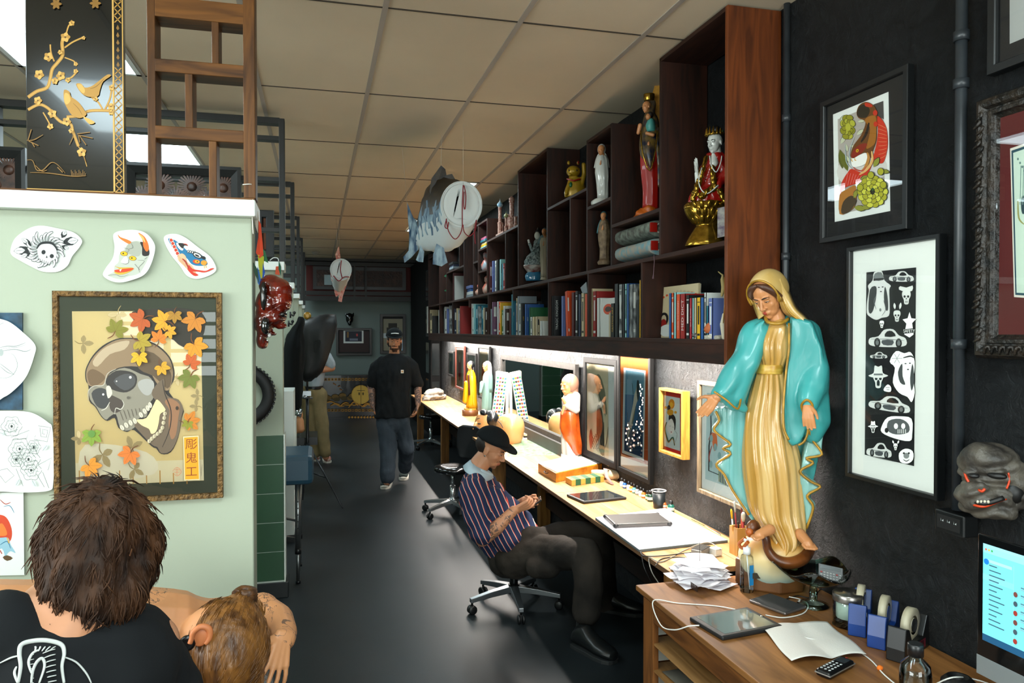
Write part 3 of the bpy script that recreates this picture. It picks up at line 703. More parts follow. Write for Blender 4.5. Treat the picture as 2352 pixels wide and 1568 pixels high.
# veil
vl=MB()
def vring(pc,a,b,w_,off,n=28):
    # open ring (arch) around the head: from left cheek over to right
    return
r_,f_,u_=ax
rows=[]
for i in range(15):
    t=i/14 # front edge to back, arch sections
    b=.20-.62*t;zc=.04;rad=.415*sqrt(max(1-((b+.08)/.56)**2,.02))if t>.0 else.36
    arch=[]
    for j in range(25):
        an=pi*(1.12-1.24*j/24)
        arch.append(P(cos(an)*rad*(.93),b,zc+sin(an)*rad*1.16+.02))
    rows.append(arch)
vl.loft(rows,closed=False,cap=False)
obj('veil',vl,mat('cream_veil_paint','#d8bd84',.34,hex2='#c09a4e',vs=6,stretch=(1,1,.4),coat=.3),ma,thick=.008)
v2=MB()
def sw(rows_): # sheet through rows of (px,py,d)
    R=[catmull([F.p(*p)for p in r],5)for r in rows_];v2.loft(R,closed=False,cap=False)
sw([[(1797,628,-.02),(1812,668,.0),(1828,705,.02),(1850,728,.03),(1866,750,.02),(1877,790,.0)],
    [(1790,640,.085),(1806,680,.095),(1822,712,.10),(1845,735,.09),(1862,758,.075),(1876,792,.04)],
    [(1782,655,.09),(1790,690,.075),(1800,715,.055),(1815,728,.05),(1846,752,.06),(1874,788,.045)]])
sw([[(1725,662,.02),(1728,690,.02),(1736,715,.03),(1743,732,.04)],[(1733,672,.06),(1738,695,.065),(1746,715,.065),(1744,733,.05)],[(1742,690,.07),(1748,705,.06),(1757,712,.05),(1768,714,.05)]])
obj('veil_fall',v2,_M['cream_veil_paint'],ma,thick=.007)
g2=MB();g2.tube([P(cos(pi*(1.12-1.24*j/24))*.375,.215,.06+sin(pi*(1.12-1.24*j/24))*.425)for j in range(25)],.0045,6)
g2.tube([F.p(1784,648,.095),F.p(1800,690,.085),F.p(1818,722,.085),F.p(1862,752,.075),F.p(1876,790,.045)],.004,6,cat=5)
obj('veil_trim',g2,mat('gold_paint',None),ma)
# ================================================================ PEOPLE
M_skin=mat('warm_skin','#c08662',.5,var=.10,vs=14,sss=.08)
M_skin2=mat('ruddy_skin','#c98c5e',.5,var=.14,vs=12,sss=.08)
def tattoo(name,base,ink='#2c3438',sc=26,w_=.045,dens=.5):
    m=mat(name,base,.5);nt=m.node_tree;N=nt.nodes;L=nt.links;b=N['Principled BSDF']
    tc=N.new('ShaderNodeTexCoord');n=N.new('ShaderNodeTexNoise');n.inputs['Scale'].default_value=sc;n.inputs['Detail'].default_value=3;n.inputs['Distortion'].default_value=1.5
    L.new(tc.outputs['Object'],n.inputs[0])
    s_=N.new('ShaderNodeMath');s_.operation='SUBTRACT';s_.inputs[1].default_value=.5;L.new(n.outputs[0],s_.inputs[0])
    a=N.new('ShaderNodeMath');a.operation='ABSOLUTE';L.new(s_.outputs[0],a.inputs[0])
    n2=N.new('ShaderNodeTexNoise');n2.inputs['Scale'].default_value=sc*.5;L.new(tc.outputs['Object'],n2.inputs[0])
    c2=N.new('ShaderNodeMath');c2.operation='GREATER_THAN';c2.inputs[1].default_value=1-dens;L.new(n2.outputs[0],c2.inputs[0])
    c1=N.new('ShaderNodeMath');c1.operation='LESS_THAN';c1.inputs[1].default_value=w_;L.new(a.outputs[0],c1.inputs[0])
    mu=N.new('ShaderNodeMath');mu.operation='MULTIPLY';L.new(c1.outputs[0],mu.inputs[0]);L.new(c2.outputs[0],mu.inputs[1])
    mu2=N.new('ShaderNodeMath');mu2.operation='MULTIPLY';mu2.inputs[1].default_value=.75;L.new(mu.outputs[0],mu2.inputs[0])
    mx=N.new('ShaderNodeMix');mx.data_type='RGBA';mx.inputs[6].default_value=lin(base);mx.inputs[7].default_value=lin(ink)
    L.new(mu2.outputs[0],mx.inputs[0]);L.new(mx.outputs[2],b.inputs['Base Color']);return m
M_tat=tattoo('tattooed_skin','#c08662');M_tat2=tattoo('densely_tattooed_skin','#a87c66',sc=22,w_=.10,dens=.6)
M_tat3=tattoo('lightly_tattooed_skin','#c98c5e',sc=22,w_=.018,dens=.55)
def stripes(name,e,freq,cols,rough=.85):
    """cloth with woven stripes across direction e; cols = [(pos, hex)...]"""
    m=mat(name,'#000000',rough);nt=m.node_tree;N=nt.nodes;L=nt.links;b=N['Principled BSDF']
    tc=N.new('ShaderNodeTexCoord');d=N.new('ShaderNodeVectorMath');d.operation='DOT_PRODUCT';d.inputs[1].default_value=V(e)*freq
    L.new(tc.outputs['Object'],d.inputs[0]);n=N.new('ShaderNodeTexNoise');n.inputs['Scale'].default_value=5;L.new(tc.outputs['Object'],n.inputs[0])
    ad=N.new('ShaderNodeMath');ad.operation='MULTIPLY_ADD';ad.inputs[1].default_value=1.1;L.new(n.outputs[0],ad.inputs[0]);L.new(d.outputs['Value'],ad.inputs[2])
    fr=N.new('ShaderNodeMath');fr.operation='FRACT';L.new(ad.outputs[0],fr.inputs[0])
    r=N.new('ShaderNodeValToRGB');r.color_ramp.interpolation='CONSTANT';L.new(fr.outputs[0],r.inputs[0]);L.new(r.outputs[0],b.inputs[0])
    while len(r.color_ramp.elements)<len(cols):r.color_ramp.elements.new(.5)
    for el,(p,c)in zip(r.color_ramp.elements,cols):el.position=p;el.color=lin(c)
    return m
def cloth(hexc,name,var=.25,bump=.25):return mat(name,hexc,.9,var=var,vs=5,bump=bump,bs=45,spec=.2)
def wr(a,s1=14,s2=10):
    def fn(p,n):return p+n*((noise.noise(V((p.x*s1,p.y*s1,p.z*s2)))+.5*noise.noise(V((p.x*s1*2.3,p.y*s1*2.3,p.z*s2*2+9))))*a)
    return fn
M_blackcap=cloth('#14181a','black_cap_cloth',.2,.1);M_dark=cloth('#191c1e','black_cotton');M_sole=mat('white_rubber_sole','#d8d2c4',.6);M_bshoe=mat('black_leather_shoe','#121516',.35)
M_hairb=mat('dark_brown_hair','#24160e',.6,hex2='#120b07',vs=40,stretch=(1,1,.2))
def cap_hat(parent,P,ax,s,tilt=.0):
    r,f,u=ax;c=MB();R=[]
    for i in range(9):
        ph=i/8*pi/2;q=cos(ph)
        R.append([P(0,-.06,.19)+r*(s*.375*q*cos(t*pi/12))+f*(s*.44*q*sin(t*pi/12))+u*(s*(.02+.36*sin(ph)))for t in range(24)])
    c.loft(R,cap=False);c.ell(P(0,-.06,.57),.02*s,.02*s,.015*s)
    n=12;top=[P(.34*cos(pi*i/n),.20+.48*sin(pi*i/n)**.8,.26-.07*sin(pi*i/n))for i in range(n+1)]
    c.prism(top,-u*(.018*s));
    return obj('cap',c,M_blackcap,parent,thick=.003,fixn=True)
def shoe(mb,heel,toe,up_=(0,0,1),L=.28,wd=.05,h=.07,mi=0,sole=1,solm=True):
    heel=V(heel);toe=V(toe);d=(toe-heel).normalized();s_=d.cross(V(up_)).normalized();u=s_.cross(d)
    prof=[(0,.034,.05),(.10,.040,.075),(.3,.042,.085),(.45,.044,.062),(.65,.05,.045),(.85,.046,.038),(.97,.03,.03),(1,.012,.018)]
    R=[];R2=[]
    for t,w_,hh in prof:
        c=heel+d*(L*t);k=wd/.05;w_*=k;hh*=h/.07
        R.append([c+s_*(w_*cos(a*pi/8))+u*(.018+max(0,hh*(.5+.5*sin(a*pi/8-.0))))if True else None for a in range(16)])
        R2.append([c+s_*((w_+.004)*x)+u*z for x,z in((-1,0),(1,0),(1,.02),(-1,.02))])
    mb.loft(R,mi);
    if solm:mb.loft(R2,sole,smooth=False)

# ---------------------------------------------------------------- seated man in the striped polo shirt
F=Fr(onZ(1185,1395,0));F0=F.O
sm=thing('person','person in a striped navy polo shirt and black cap seated looking at a phone','person',F0)
DH=-.02
hc=F.p(1129,1030,DH);fdir=F.a*.90+F.w*.30+V((0,0,-.42));
bd=MB();P,ax=head_prims(bd,hc,fdir,V((0,0,1))-F.a*.02,.232,neck=.24,neckl=.6,neckdir=(F.p(1090,1082,0)-hc).normalized())
# torso core, arms, hands, legs (one continuous body)
chain(bd,F,[(1098,1106,0,.085),(1125,1180,0,.12),(1172,1268,0,.12)])
SR=(1086,1128,.19,.055);SL=(1112,1112,-.17,.055)
chain(bd,F,[(1098,1098,.0,.07),SR,(1108,1236,.23,.045)]);chain(bd,F,[(1098,1098,0,.07),SL,(1150,1185,-.22,.044)])
chain(bd,F,[(1108,1238,.23,.043),(1140,1212,.25,.042),(1180,1172,.22,.029)])
chain(bd,F,[(1150,1185,-.22,.042),(1205,1150,.02,.028)])
chain(bd,F,[(1178,1278,.08,.10),(1260,1272,.25,.08),(1348,1272,.46,.06),(1343,1410,.52,.042)])
chain(bd,F,[(1180,1270,-.08,.10),(1375,1225,.05,.06),(1392,1380,.02,.042)])
wrp=F.p(1183,1171,.22);hd_=F.p(1228,1152,.19)-wrp
hand_prims(bd,wrp,hd_,-F.w*.55+V((0,0,.35))+F.a*.1,.172,side=-1,curl=((.2,.5,.5),(.5,.8,.6),(.6,.9,.6),(.7,.9,.6)),thumb=.4,tc=.5)
wlp=F.p(1203,1150,.03);hl_=F.p(1234,1148,.08)-wlp
hand_prims(bd,wlp,hl_,F.w*.6+V((0,0,.2)),.165,side=1,curl=((.5,.7,.5),(.5,.8,.6),(.6,.9,.6),(.7,.9,.6)),thumb=.5,tc=.3)
elb=F.p(1108,1238,.23)
M_lip=mat('muted_lips','#a8604a',.5);M_beard=mat('stubble_skin','#8d6248',.7)
def pm(p,n):
    q=p-hc;a,b,z=q.dot(ax[0])/.232,q.dot(ax[1])/.232,q.dot(ax[2])/.232
    if b>.3 and abs(a)<.09 and-.315<z<-.25:return 3
    if q.length<.16 and b>.12 and((-.5<z<-.36 and abs(a)<.13)or(-.25<z<-.2 and abs(a)<.12 and b>.28)):return 2
    if(p-F.p(1145,1207,.24)).length<.12 and(p-elb).dot(F.a)>-.02 and p.z<hc.z-.2:return 1
    return 0
obj('body',bd,[M_skin,M_tat,M_beard,M_lip],sm,remesh=.0046,smooth=4,paint=pm)
face_bits(P,ax,.232,sm,lidded=True)
hb=MB();hb.ell(P(0,-.16,.07),.33*.232,.315*.232,.30*.232,ax=ax);
obj('hair',hb,M_hairb,sm)
cap_hat(sm,P,ax,.246)
er=MB();er.lathe(P(.335,.0,-.155),[(.004,-.002),(.006,0),(.004,.002)],10,axis=ax[0]);obj('earring',er,mat('silver_metal','#c8c8c8',.25,1),sm)
# shirt
sh_=MB()
rr_=lambda*c:chain(sh_,F,c)
rr_((1092,1114,.0,.09),(1110,1150,.0,.15),(1138,1210,.0,.15),(1168,1262,.0,.135))
rr_((1094,1116,.09,.078),SR[:3]+(.085,),(1100,1195,.225,.077),(1106,1222,.232,.075));rr_((1098,1112,-.05,.075),SL[:3]+(.08,),(1135,1165,-.21,.07))
rr_((1140,1170,.03,.13),(1188,1215,.03,.12),(1205,1228,.05,.10));rr_((1125,1150,.12,.10),(1165,1230,.13,.10));rr_((1130,1150,-.1,.10),(1170,1230,-.1,.10))
tax=(F.p(1170,1285)-F.p(1090,1115)).normalized();e_=tax.cross(F.w).normalized()
M_polo=stripes('striped_polo_cloth',e_,33,[(0,'#16264a'),(.52,'#c8402c'),(.64,'#e8d8c8'),(.72,'#16264a')])
obj('polo_shirt',sh_,M_polo,sm,remesh=.009,smooth=6,fn=wr(.013,11,11))
cl=MB()
for k in(-1,1):
    cl.loft([catmull([F.p(*q)for q in((1081,1056,.0),(1086,1066,.075*k),(1100,1076,.09*k),(1120,1084,.06*k),(1131,1088,.0))],5),catmull([F.p(*q)for q in((1064,1070,.0),(1069,1083,.12*k),(1092,1096,.145*k),(1115,1105,.11*k),(1133,1098,.02*k))],5)],closed=False,cap=False)
cl.tube([F.p(1080,1062,0),F.p(1090,1074,.075),F.p(1112,1084,.075),F.p(1129,1091,.0),F.p(1112,1078,-.07),F.p(1092,1066,-.07),F.p(1080,1062,0)],.012,8,cat=5,sq=.7)
obj('collar',cl,cloth('#b9cdd8','pale_blue_collar',.1,.1),sm,thick=.006)
lb=MB();q=F.p(1148,1124,.158);lb.obox(q,tax*.02,e_*.022,F.w*.004);q=F.p(1170,1160,.15);lb.obox(q,tax*.03,e_*.03,F.w*.004)
# trousers
M_tr=mat('washed_black_cotton','#1b1917',.9,bump=.3,bs=40,hex2='#3a342e',vs=3.2,spec=.2)
tr=MB()
chain(tr,F,[(1170,1275,.0,.14),(1186,1283,.05,.125)]);chain(tr,F,[(1180,1282,.09,.115),(1262,1268,.26,.10),(1345,1272,.46,.088),(1352,1340,.50,.083),(1346,1402,.52,.080)])
chain(tr,F,[(1182,1272,-.08,.125),(1290,1240,-.02,.11),(1376,1228,.05,.085),(1392,1390,.02,.078)])
chain(tr,F,[(1195,1240,.08,.09),(1235,1240,.15,.075)]);chain(tr,F,[(1235,1300,.30,.07),(1262,1300,.33,.065)])
obj('trousers',tr,M_tr,sm,remesh=.01,smooth=6,fn=wr(.009,9,9))
pk=MB();pk.tube([F.p(1258,1287,.37),F.p(1275,1292,.385),F.p(1300,1290,.42)],.004,6);pk.tube([F.p(1257,1280,.36),F.p(1254,1318,.37)],.003,6)
obj('pocket_seams',pk,M_dark,sm)
so=MB();so.cap(F.p(1341,1402,.52),F.p(1339,1455,.52),.040,.040);obj('sock',so,mat('black_sock','#101214',.95),sm)
hz=onZ(1322,1482,0);tz=onZ(1385,1512,0)
sh2=MB();shoe(sh2,hz,tz,L=.29,wd=.056,h=.10);obj('shoe',sh2,[M_bshoe,mat('black_sole','#1d2021',.6)],sm,bevel=.003)
lc=MB()
for k in range(4):q=hz+(tz-hz).normalized()*(.12+.028*k)+V((0,0,.098-.012*k));s_=(tz-hz).normalized().cross(V((0,0,1)));lc.tube([q-s_*.03,q+V((0,0,.006)),q+s_*.03],.004,6,cat=3)
obj('laces',lc,mat('grey_laces','#6d7b80',.6),sm)
f2=F.p(1392,1400,.02);f2.z=0;s3=MB();shoe(s3,f2-F.a*.05,f2+F.a*.2+F.w*.1,L=.29,wd=.056,h=.10);obj('shoe',s3,[M_bshoe,_M['black_sole']],sm,bevel=.003)
ph=MB();q=F.p(1236,1149,.14);ph.obox(q,(F.a*.6+V((0,0,.45))).normalized()*.045,F.w*.10,(F.a*-.45+V((0,0,.6))).normalized()*.009)
solo('mobile_phone',ph,mat('black_glossy_phone','#101214',.2),'dark mobile phone held in both hands by the seated person','phone',bevel=.002)

# ---------------------------------------------------------------- walking man
F=Fr(onZ(907,1117,0));wm=thing('person','bearded person in black cap, black pocket t-shirt and grey trousers walking up the aisle','person',F.O)
hc2=F.p(906,782,.0);bd=MB();P2,ax2=head_prims(bd,hc2,F.w*1+F.a*.05+V((0,0,-.12)),V((0,0,1)),.235,neck=.22,neckl=.62)
chain(bd,F,[(905,835,-.03,.11),(903,900,-.03,.12),(903,955,-.02,.12)])
chain(bd,F,[(905,833,-.03,.06),(872,838,-.02,.055),(853,885,-.03,.045),(856,932,.02,.030)])
chain(bd,F,[(905,833,-.03,.06),(940,838,-.03,.055),(960,885,-.05,.046),(960,928,.05,.030)])
chain(bd,F,[(888,960,0,.09),(894,1035,.12,.065),(889,1105,.25,.045)]);chain(bd,F,[(920,960,0,.09),(934,1030,-.05,.065),(930,1078,-.25,.045)])
hand_prims(bd,F.p(960,930,.05),V((0,0,-1))-F.a*.25+F.w*.3,-F.a,.18,side=1,curl=(.4,.5,.4))
hand_prims(bd,F.p(857,930,.02),V((0,0,-1))+F.a*.2,F.a,.18,side=-1,curl=(.3,.4,.3))
def pw(p,n):
    q=p-hc2;a,b,z=q.dot(ax2[0])/.235,q.dot(ax2[1])/.235,q.dot(ax2[2])/.235
    if b>.3 and abs(a)<.07 and-.315<z<-.255:return 0
    if q.length<.16 and b>.0 and z<-.20 and(z<-.31 or abs(a)>.15 or(b>.3 and-.24<z<-.19))and z>-.52 and(z>-.42 or b>.12):return 2
    if p.z<hc2.z-.35 and abs(q.dot(F.a))>.16 and p.z>F.O.z+.83:return 1
    return 0
obj('body',bd,[M_skin,M_tat2,mat('dark_beard','#3a2418',.8,bump=.4,bs=200)],wm,remesh=.006,smooth=4,paint=pw)
face_bits(P2,ax2,.235,wm,lidded=True);cap_hat(wm,P2,ax2,.245)
cw=MB();cw.tube([P2(-.17,.35,.37),P2(0,.39,.39),P2(.17,.35,.37)],.006,6,cat=4);obj('cap_lettering',cw,mat('white_thread','#d8dcdc',.7),wm)
hb=MB();hb.ell(P2(0,-.20,-.05),.35*.235,.27*.235,.40*.235,ax=ax2)
hb.ell(P2(-.26,-.12,-.25),.10*.235,.12*.235,.26*.235,ax=ax2);hb.ell(P2(.27,-.02,.12),.07*.235,.2*.235,.14*.235,ax=ax2);hb.ell(P2(-.27,-.02,.12),.07*.235,.2*.235,.14*.235,ax=ax2);obj('hair',hb,M_hairb,wm)
ts=MB()
rloft(ts,F,[(812,893,917,.06,.08),(820,878,934,.09,.12),(832,866,944,.12,.13),(860,863,944,.14,.13),(900,864,942,.13,.13),(940,860,943,.14,.13),(958,857,944,.14,.13)],n=30)
chain(ts,F,[(880,832,-.02,.075),(866,845,-.02,.08),(857,878,-.03,.075)]);chain(ts,F,[(932,832,-.03,.075),(944,845,-.03,.08),(958,878,-.05,.075)])
obj('t_shirt',ts,M_dark,wm,remesh=.011,smooth=4,fn=wr(.012,12,7))
pt=MB();q=F.p(924,853,.135);pt.obox(q,F.a*.03,F.w*.006,V((0,0,.036)));q=F.p(924,853,.139);pt.obox(q,F.a*.014,F.w*.003,V((0,0,.014)),1);obj('pocket_label',pt,[mat('white_label','#e4e0d4',.7),mat('orange_mark','#d08a2c',.7)],wm)
tr=MB();chain(tr,F,[(901,958,-.01,.13),(900,972,-.01,.14)]);chain(tr,F,[(885,965,0,.105),(892,1035,.12,.09),(890,1098,.24,.078)]);chain(tr,F,[(919,965,0,.105),(934,1030,-.03,.088),(930,1072,-.24,.078)])
obj('trousers',tr,cloth('#3a434c','grey_cotton_trousers'),wm,remesh=.011,smooth=4,fn=wr(.014,9,6))
M_can=mat('dark_green_canvas','#1c2a26',.85);M_lace=mat('cream_laces','#d8cfae',.8)
for(h_,t_)in(((892,1112),(876,1131)),((930,1093),(924,1107))):
    a=onZ(*h_,0);b=onZ(*t_,0);s_=MB();shoe(s_,a+(b-a).normalized()*-.03,b,L=.29,wd=.052,h=.095)
    dd=(b-a).normalized();sd=dd.cross(V((0,0,1)));s_.ell(a+dd*.235+V((0,0,.028)),.04,.04,.02,mi=1)
    o=obj('canvas_shoe',s_,[M_can,M_sole],wm,bevel=.003);l_=MB()
    for k in range(5):q=a+dd*(.075+.024*k)+V((0,0,.105-.011*k));l_.tube([q-sd*.03,q+V((0,0,.008)),q+sd*.03],.005,6,cat=3)
    obj('laces',l_,M_lace,o)

# ---------------------------------------------------------------- tattoo artist seen from behind
F=Fr((-.72,1.42,0));
ar=thing('person','brown haired person seen from behind in a black t-shirt with a white cobra print','person',(-.62,1.4,.45))
M_hair1=mat('tousled_brown_hair','#4a2d18',.65,spec=.25,hex2='#1c100a',vs=22,stretch=(1,1,.35),bump=.6,bs=70)
hc3=F.p(232,1272,0);bd=MB();fd=-F.w*.93+F.a*.33+V((0,0,-.35));P3,ax3=head_prims(bd,hc3,fd,V((0,0,1))+F.a*.12,.225,ears=False,neck=.27,neckl=.70,neckdir=(F.p(170,1415,.03)-hc3).normalized())
chain(bd,F,[(150,1440,0,.10),(150,1700,0,.14),(170,1900,-.1,.15)]);chain(bd,F,[(140,1450,0,.08),(340,1480,0,.06),(410,1640,-.08,.045),(360,1620,-.25,.03)]);chain(bd,F,[(120,1450,0,.08),(-60,1500,0,.06),(-120,1660,-.1,.045),(60,1640,-.25,.03)])
obj('body',bd,M_skin,ar,remesh=.007,smooth=4)
hb=MB()
for x,y,r_,d in((225,1232,.105,.0),(240,1290,.096,.0),(205,1300,.09,.02),(272,1250,.085,-.01),(180,1262,.078,.0),(225,1200,.085,0),(285,1310,.065,.0),(170,1340,.06,.035),(215,1350,.075,.04),(260,1345,.07,.03),(140,1360,.035,.04),(290,1230,.06,0)):
    hb.ell(F.p(x,y,d),r_*.92,r_*.95,r_)
def hairfn(p,n):
    v=noise.noise(V((p.x*30,p.y*30,p.z*9)))+.6*noise.noise(V((p.x*75,p.y*75,p.z*20)));return p+n*(v*.011)
ho=obj('hair',hb,M_hair1,ar,remesh=.006,smooth=3,fn=hairfn)
lk=MB();rnd=random.Random(3);G=rnd.gauss
hv=[V(v.co)+ORG['hair']if False else V(v.co)+ORG[ho.name]for v in ho.data.vertices];hn_=[v.normal.copy()for v in ho.data.vertices]
cr=F.p(238,1175,.02)
for i in range(2400):
    k=rnd.randrange(len(hv));p=hv[k];n=hn_[k]
    if n.dot(F.w)<-.3:continue
    dn=(p-cr);dn=(dn-n*dn.dot(n));dn=(dn.normalized()if dn.length>.01 else V((0,0,-1)))*.75+V((0,0,-.5))-F.a*.15+V((G(0,.25),G(0,.25),G(0,.12)))
    dn-=n*dn.dot(n)*.9;dn.normalize();L_=rnd.uniform(.03,.06)
    lk.tube([p-n*.002,p+dn*L_*.5+n*.002-n*L_*L_*.8,p+dn*L_-n*L_*L_*4+n*rnd.uniform(-.001,.004)],[.0017,.0015,.0003],4)
obj('hair_locks',lk,M_hair1,ho)
ts=MB()
rloft(ts,F,[(1380,104,224,.055,.065),(1392,80,246,.07,.085),(1404,50,270,.08,.10),(1425,-20,338,.11,.12),(1460,-80,372,.13,.13),(1520,-110,395,.14,.14),(1620,-90,390,.15,.14),(1800,-60,360,.15,.14)],n=40)
chain(ts,F,[(290,1472,0,.085),(328,1506,-.01,.078),(385,1615,-.06,.078)]);chain(ts,F,[(0,1470,0,.085),(-80,1520,-.01,.085),(-130,1630,-.10,.085)])
M_tee2=cloth('#17191b','faded_black_cotton',.2,.15)
to=obj('t_shirt',ts,M_tee2,ar,remesh=.011,smooth=6,fn=wr(.014,7,8))
er=MB();q=F.p(284,1352,.02);er.lathe(q,[(.009,-.001),(.011,0),(.009,.001)],12,axis=F.a);obj('earring',er,_M['silver_metal'],ar)
# cobra print: raised ink lines laid on the shirt back
from mathutils.bvhtree import BVHTree
def drape(o,F,lines,r,off=.002):
    dep=o.data;og=ORG[o.name];bt_=BVHTree.FromPolygons([v.co+og for v in dep.vertices],[tuple(p.vertices)for p in dep.polygons]);m=MB()
    for ln,rr in lines:
        pts=[]
        for q in catmull([V((x,y,0))for x,y in ln],6):
            d=ray(q.x,q.y).normalized();h=bt_.ray_cast(CAM,d)
            if h[0]is not None:pts.append(h[0]-d*off)
        if len(pts)>1:m.tube(pts,[r*rr*(.6+.4*sin(pi*i/(len(pts)-1)))for i in range(len(pts))],5,sq=.5)
    return m
lines=[([(42,1568),(48,1530),(45,1500),(50,1480),(75,1472),(108,1471),(140,1480),(147,1500),(142,1530),(147,1568)],1.5),([(0,1522),(25,1510),(45,1505)],1),([(147,1508),(175,1520),(198,1545),(210,1568)],1),([(38,1530),(33,1545),(40,1568)],1),
    ([(72,1568),(76,1540),(85,1520),(97,1512),(102,1530),(90,1568)],1),([(72,1545),(66,1520),(75,1500),(90,1492)],.8)]
for k in range(7):lines.append(([(98+2*k,1500+k*11),(115,1493+k*12),(127+k*.5,1490+k*12)],.6));lines.append(([(70,1505+k*10),(78,1502+k*11)],.5))
for k in range(5):lines.append(([(80+k*8,1495),(82+k*10,1487),(80+k*12,1484)],.5))
obj('cobra_print',drape(to,F,lines,.0034),mat('white_ink','#b9bcb8',.9),to)

# ---------------------------------------------------------------- client lying face down
F=Fr((-.45,2.12,0));cp=thing('person','shirtless person lying face down on the couch with long hair tied in a bun','person',(-.6,2.15,.62))
bd=MB()
chain(bd,F,[(-120,1480,.0,.15),(60,1478,.02,.15),(250,1476,.02,.145),(380,1470,.02,.13),(450,1470,.02,.11)])
chain(bd,F,[(250,1440,-.08,.10),(350,1452,-.10,.10),(440,1450,-.10,.085)]);chain(bd,F,[(-60,1470,-.1,.10),(120,1478,-.1,.10)])
chain(bd,F,[(440,1442,-.10,.08),(500,1428,-.12,.068),(575,1410,-.12,.058),(600,1402,-.11,.052)])
chain(bd,F,[(600,1405,-.11,.052),(634,1426,-.06,.050),(649,1452,.03,.040),(650,1466,.07,.035)])
chain(bd,F,[(330,1500,.14,.07),(380,1560,.20,.06),(430,1620,.2,.05)])
hand_prims(bd,F.p(650,1456,.09),F.p(634,1540,.13)-F.p(650,1456,.09),F.w*-1-F.a*.2,.165,side=-1,curl=((.15,.2,.2),(.15,.25,.2),(.2,.3,.2),(.25,.3,.2)),thumb=2.2,spread=.20,tc=-.35,fr=.044)
hc4=F.p(502,1492,.13);hu=(F.p(560,1420,.13)-F.p(470,1530,.12)).normalized();hf=V((0,0,-1))*.55-F.a*.55+F.w*-.05
P4,ax4=head_prims(bd,hc4,hf,hu,.235,neck=.24,neckl=.55,neckdir=(F.p(420,1475,.03)-hc4).normalized())
# right ear towards the viewer
def pc(p,n):return 1 if((p-F.p(620,1430,-.05)).length<.16 and n.z>-.6)or((p-F.p(290,1392,.0)).length<.11 and n.z>.2)else 0
obj('body',bd,[M_skin2,M_tat3],cp,remesh=.0034,smooth=4,paint=pc)
ea=MB();q=F.p(459,1462,.235);A=F.a;U=V((0,0,1))
ea.tube([q+A*.012-U*.02,q+A*.022-U*.005,q+A*.020+U*.016,q+A*.002+U*.024,q-A*.014+U*.014,q-A*.018-U*.0,q-A*.022-U*.012],[.005,.007,.008,.0075,.007,.006,.006],8,cat=4)
ea.ell(q-F.w*.004,.020,.006,.025);obj('ear',ea,mat('ruddy_ear_skin','#c97848',.5,sss=.1),cp)
pg=MB();pg.lathe(F.p(430,1475,.225),[(.012,-.01),(.0185,0),(.0185,.008),(.012,.009)],20,axis=F.w);obj('ear_plug',pg,mat('black_plug','#0d0d0e',.25),cp)
M_blond=mat('dark_blond_hair','#8a5a26',.38,hex2='#4e2e12',vs=34,stretch=(1,1,.25),bump=.4,bs=90)
hb=MB();hb.ell(F.p(518,1488,.135),.110,.135,.125,ax=(A,F.w,U));hb.ell(F.p(546,1470,.12),.07,.11,.12,ax=(A,F.w,U));hb.ell(F.p(550,1540,.12),.062,.10,.11,ax=(A,F.w,U));hb.ell(F.p(545,1420,.08),.07,.07,.06)
ho=obj('hair',hb,M_blond,cp,remesh=.006,smooth=4)
bu=MB();b0=F.p(562,1378,.09)
for k in range(5):a0=k*1.1;bu.tube([b0+V((cos(a0+t*1.3)*.022,sin(a0+t*1.3)*.02,-.012+.010*k*.8+.004*sin(t*3)))for t in range(5)],.013,8,cat=3)
bu.ell(b0,.026,.026,.026);obj('hair_bun',bu,mat('dark_bun_hair','#5e3a18',.5,hex2='#2e1a0a',vs=60,bump=.4),ho)
lk=MB();og=ORG[ho.name];hv=[v.co+og for v in ho.data.vertices];hn_=[v.normal.copy()for v in ho.data.vertices]
for i in range(1300):
    k=rnd.randrange(len(hv));p=hv[k];n=hn_[k]
    if n.dot(F.w)<-.2:continue
    t_=b0-p;t_-=n*t_.dot(n);t_.normalize();L_=rnd.uniform(.03,.055);q1=p+t_*L_*.5;q2=p+t_*L_
    lk.tube([p-n*.001,q1+n*.0015-n*(L_*L_*.9),q2-n*(L_*L_*3.2)],[.0008,.0012,.0005],4)
obj('hair_strands',lk,M_blond,ho)
# couch and headrest
co_=thing('tattoo_couch','black padded couch the shirtless person lies on','couch',(-.9,2.15,0))
obj('cushion',MB().box(-2.1,1.88,.56,-.30,2.50,.64),mat('black_vinyl','#17191b',.35),co_,bevel=.02)
for x in(-1.9,-.5):
    for y in(1.95,2.43):obj('leg',MB().cyl((x,y,0),(x,y,.56),.018),mat('grey_tube','#6c7072',.35,.8),co_)
hr_=MB();c=F.p(606,1566,.10);hr_.ell(c-V((0,0,.05)),.03,.10,.08);hr_.box(c.x-.05,c.y-.02,.56,c.x+.02,c.y+.12,c.z-.05)
solo('armrest',hr_,mat('cling_film_wrap','#9aa3a6',.12,.7,bump=.8,bs=60),'film wrapped armrest gripped by the hand of the face down person','armrest')
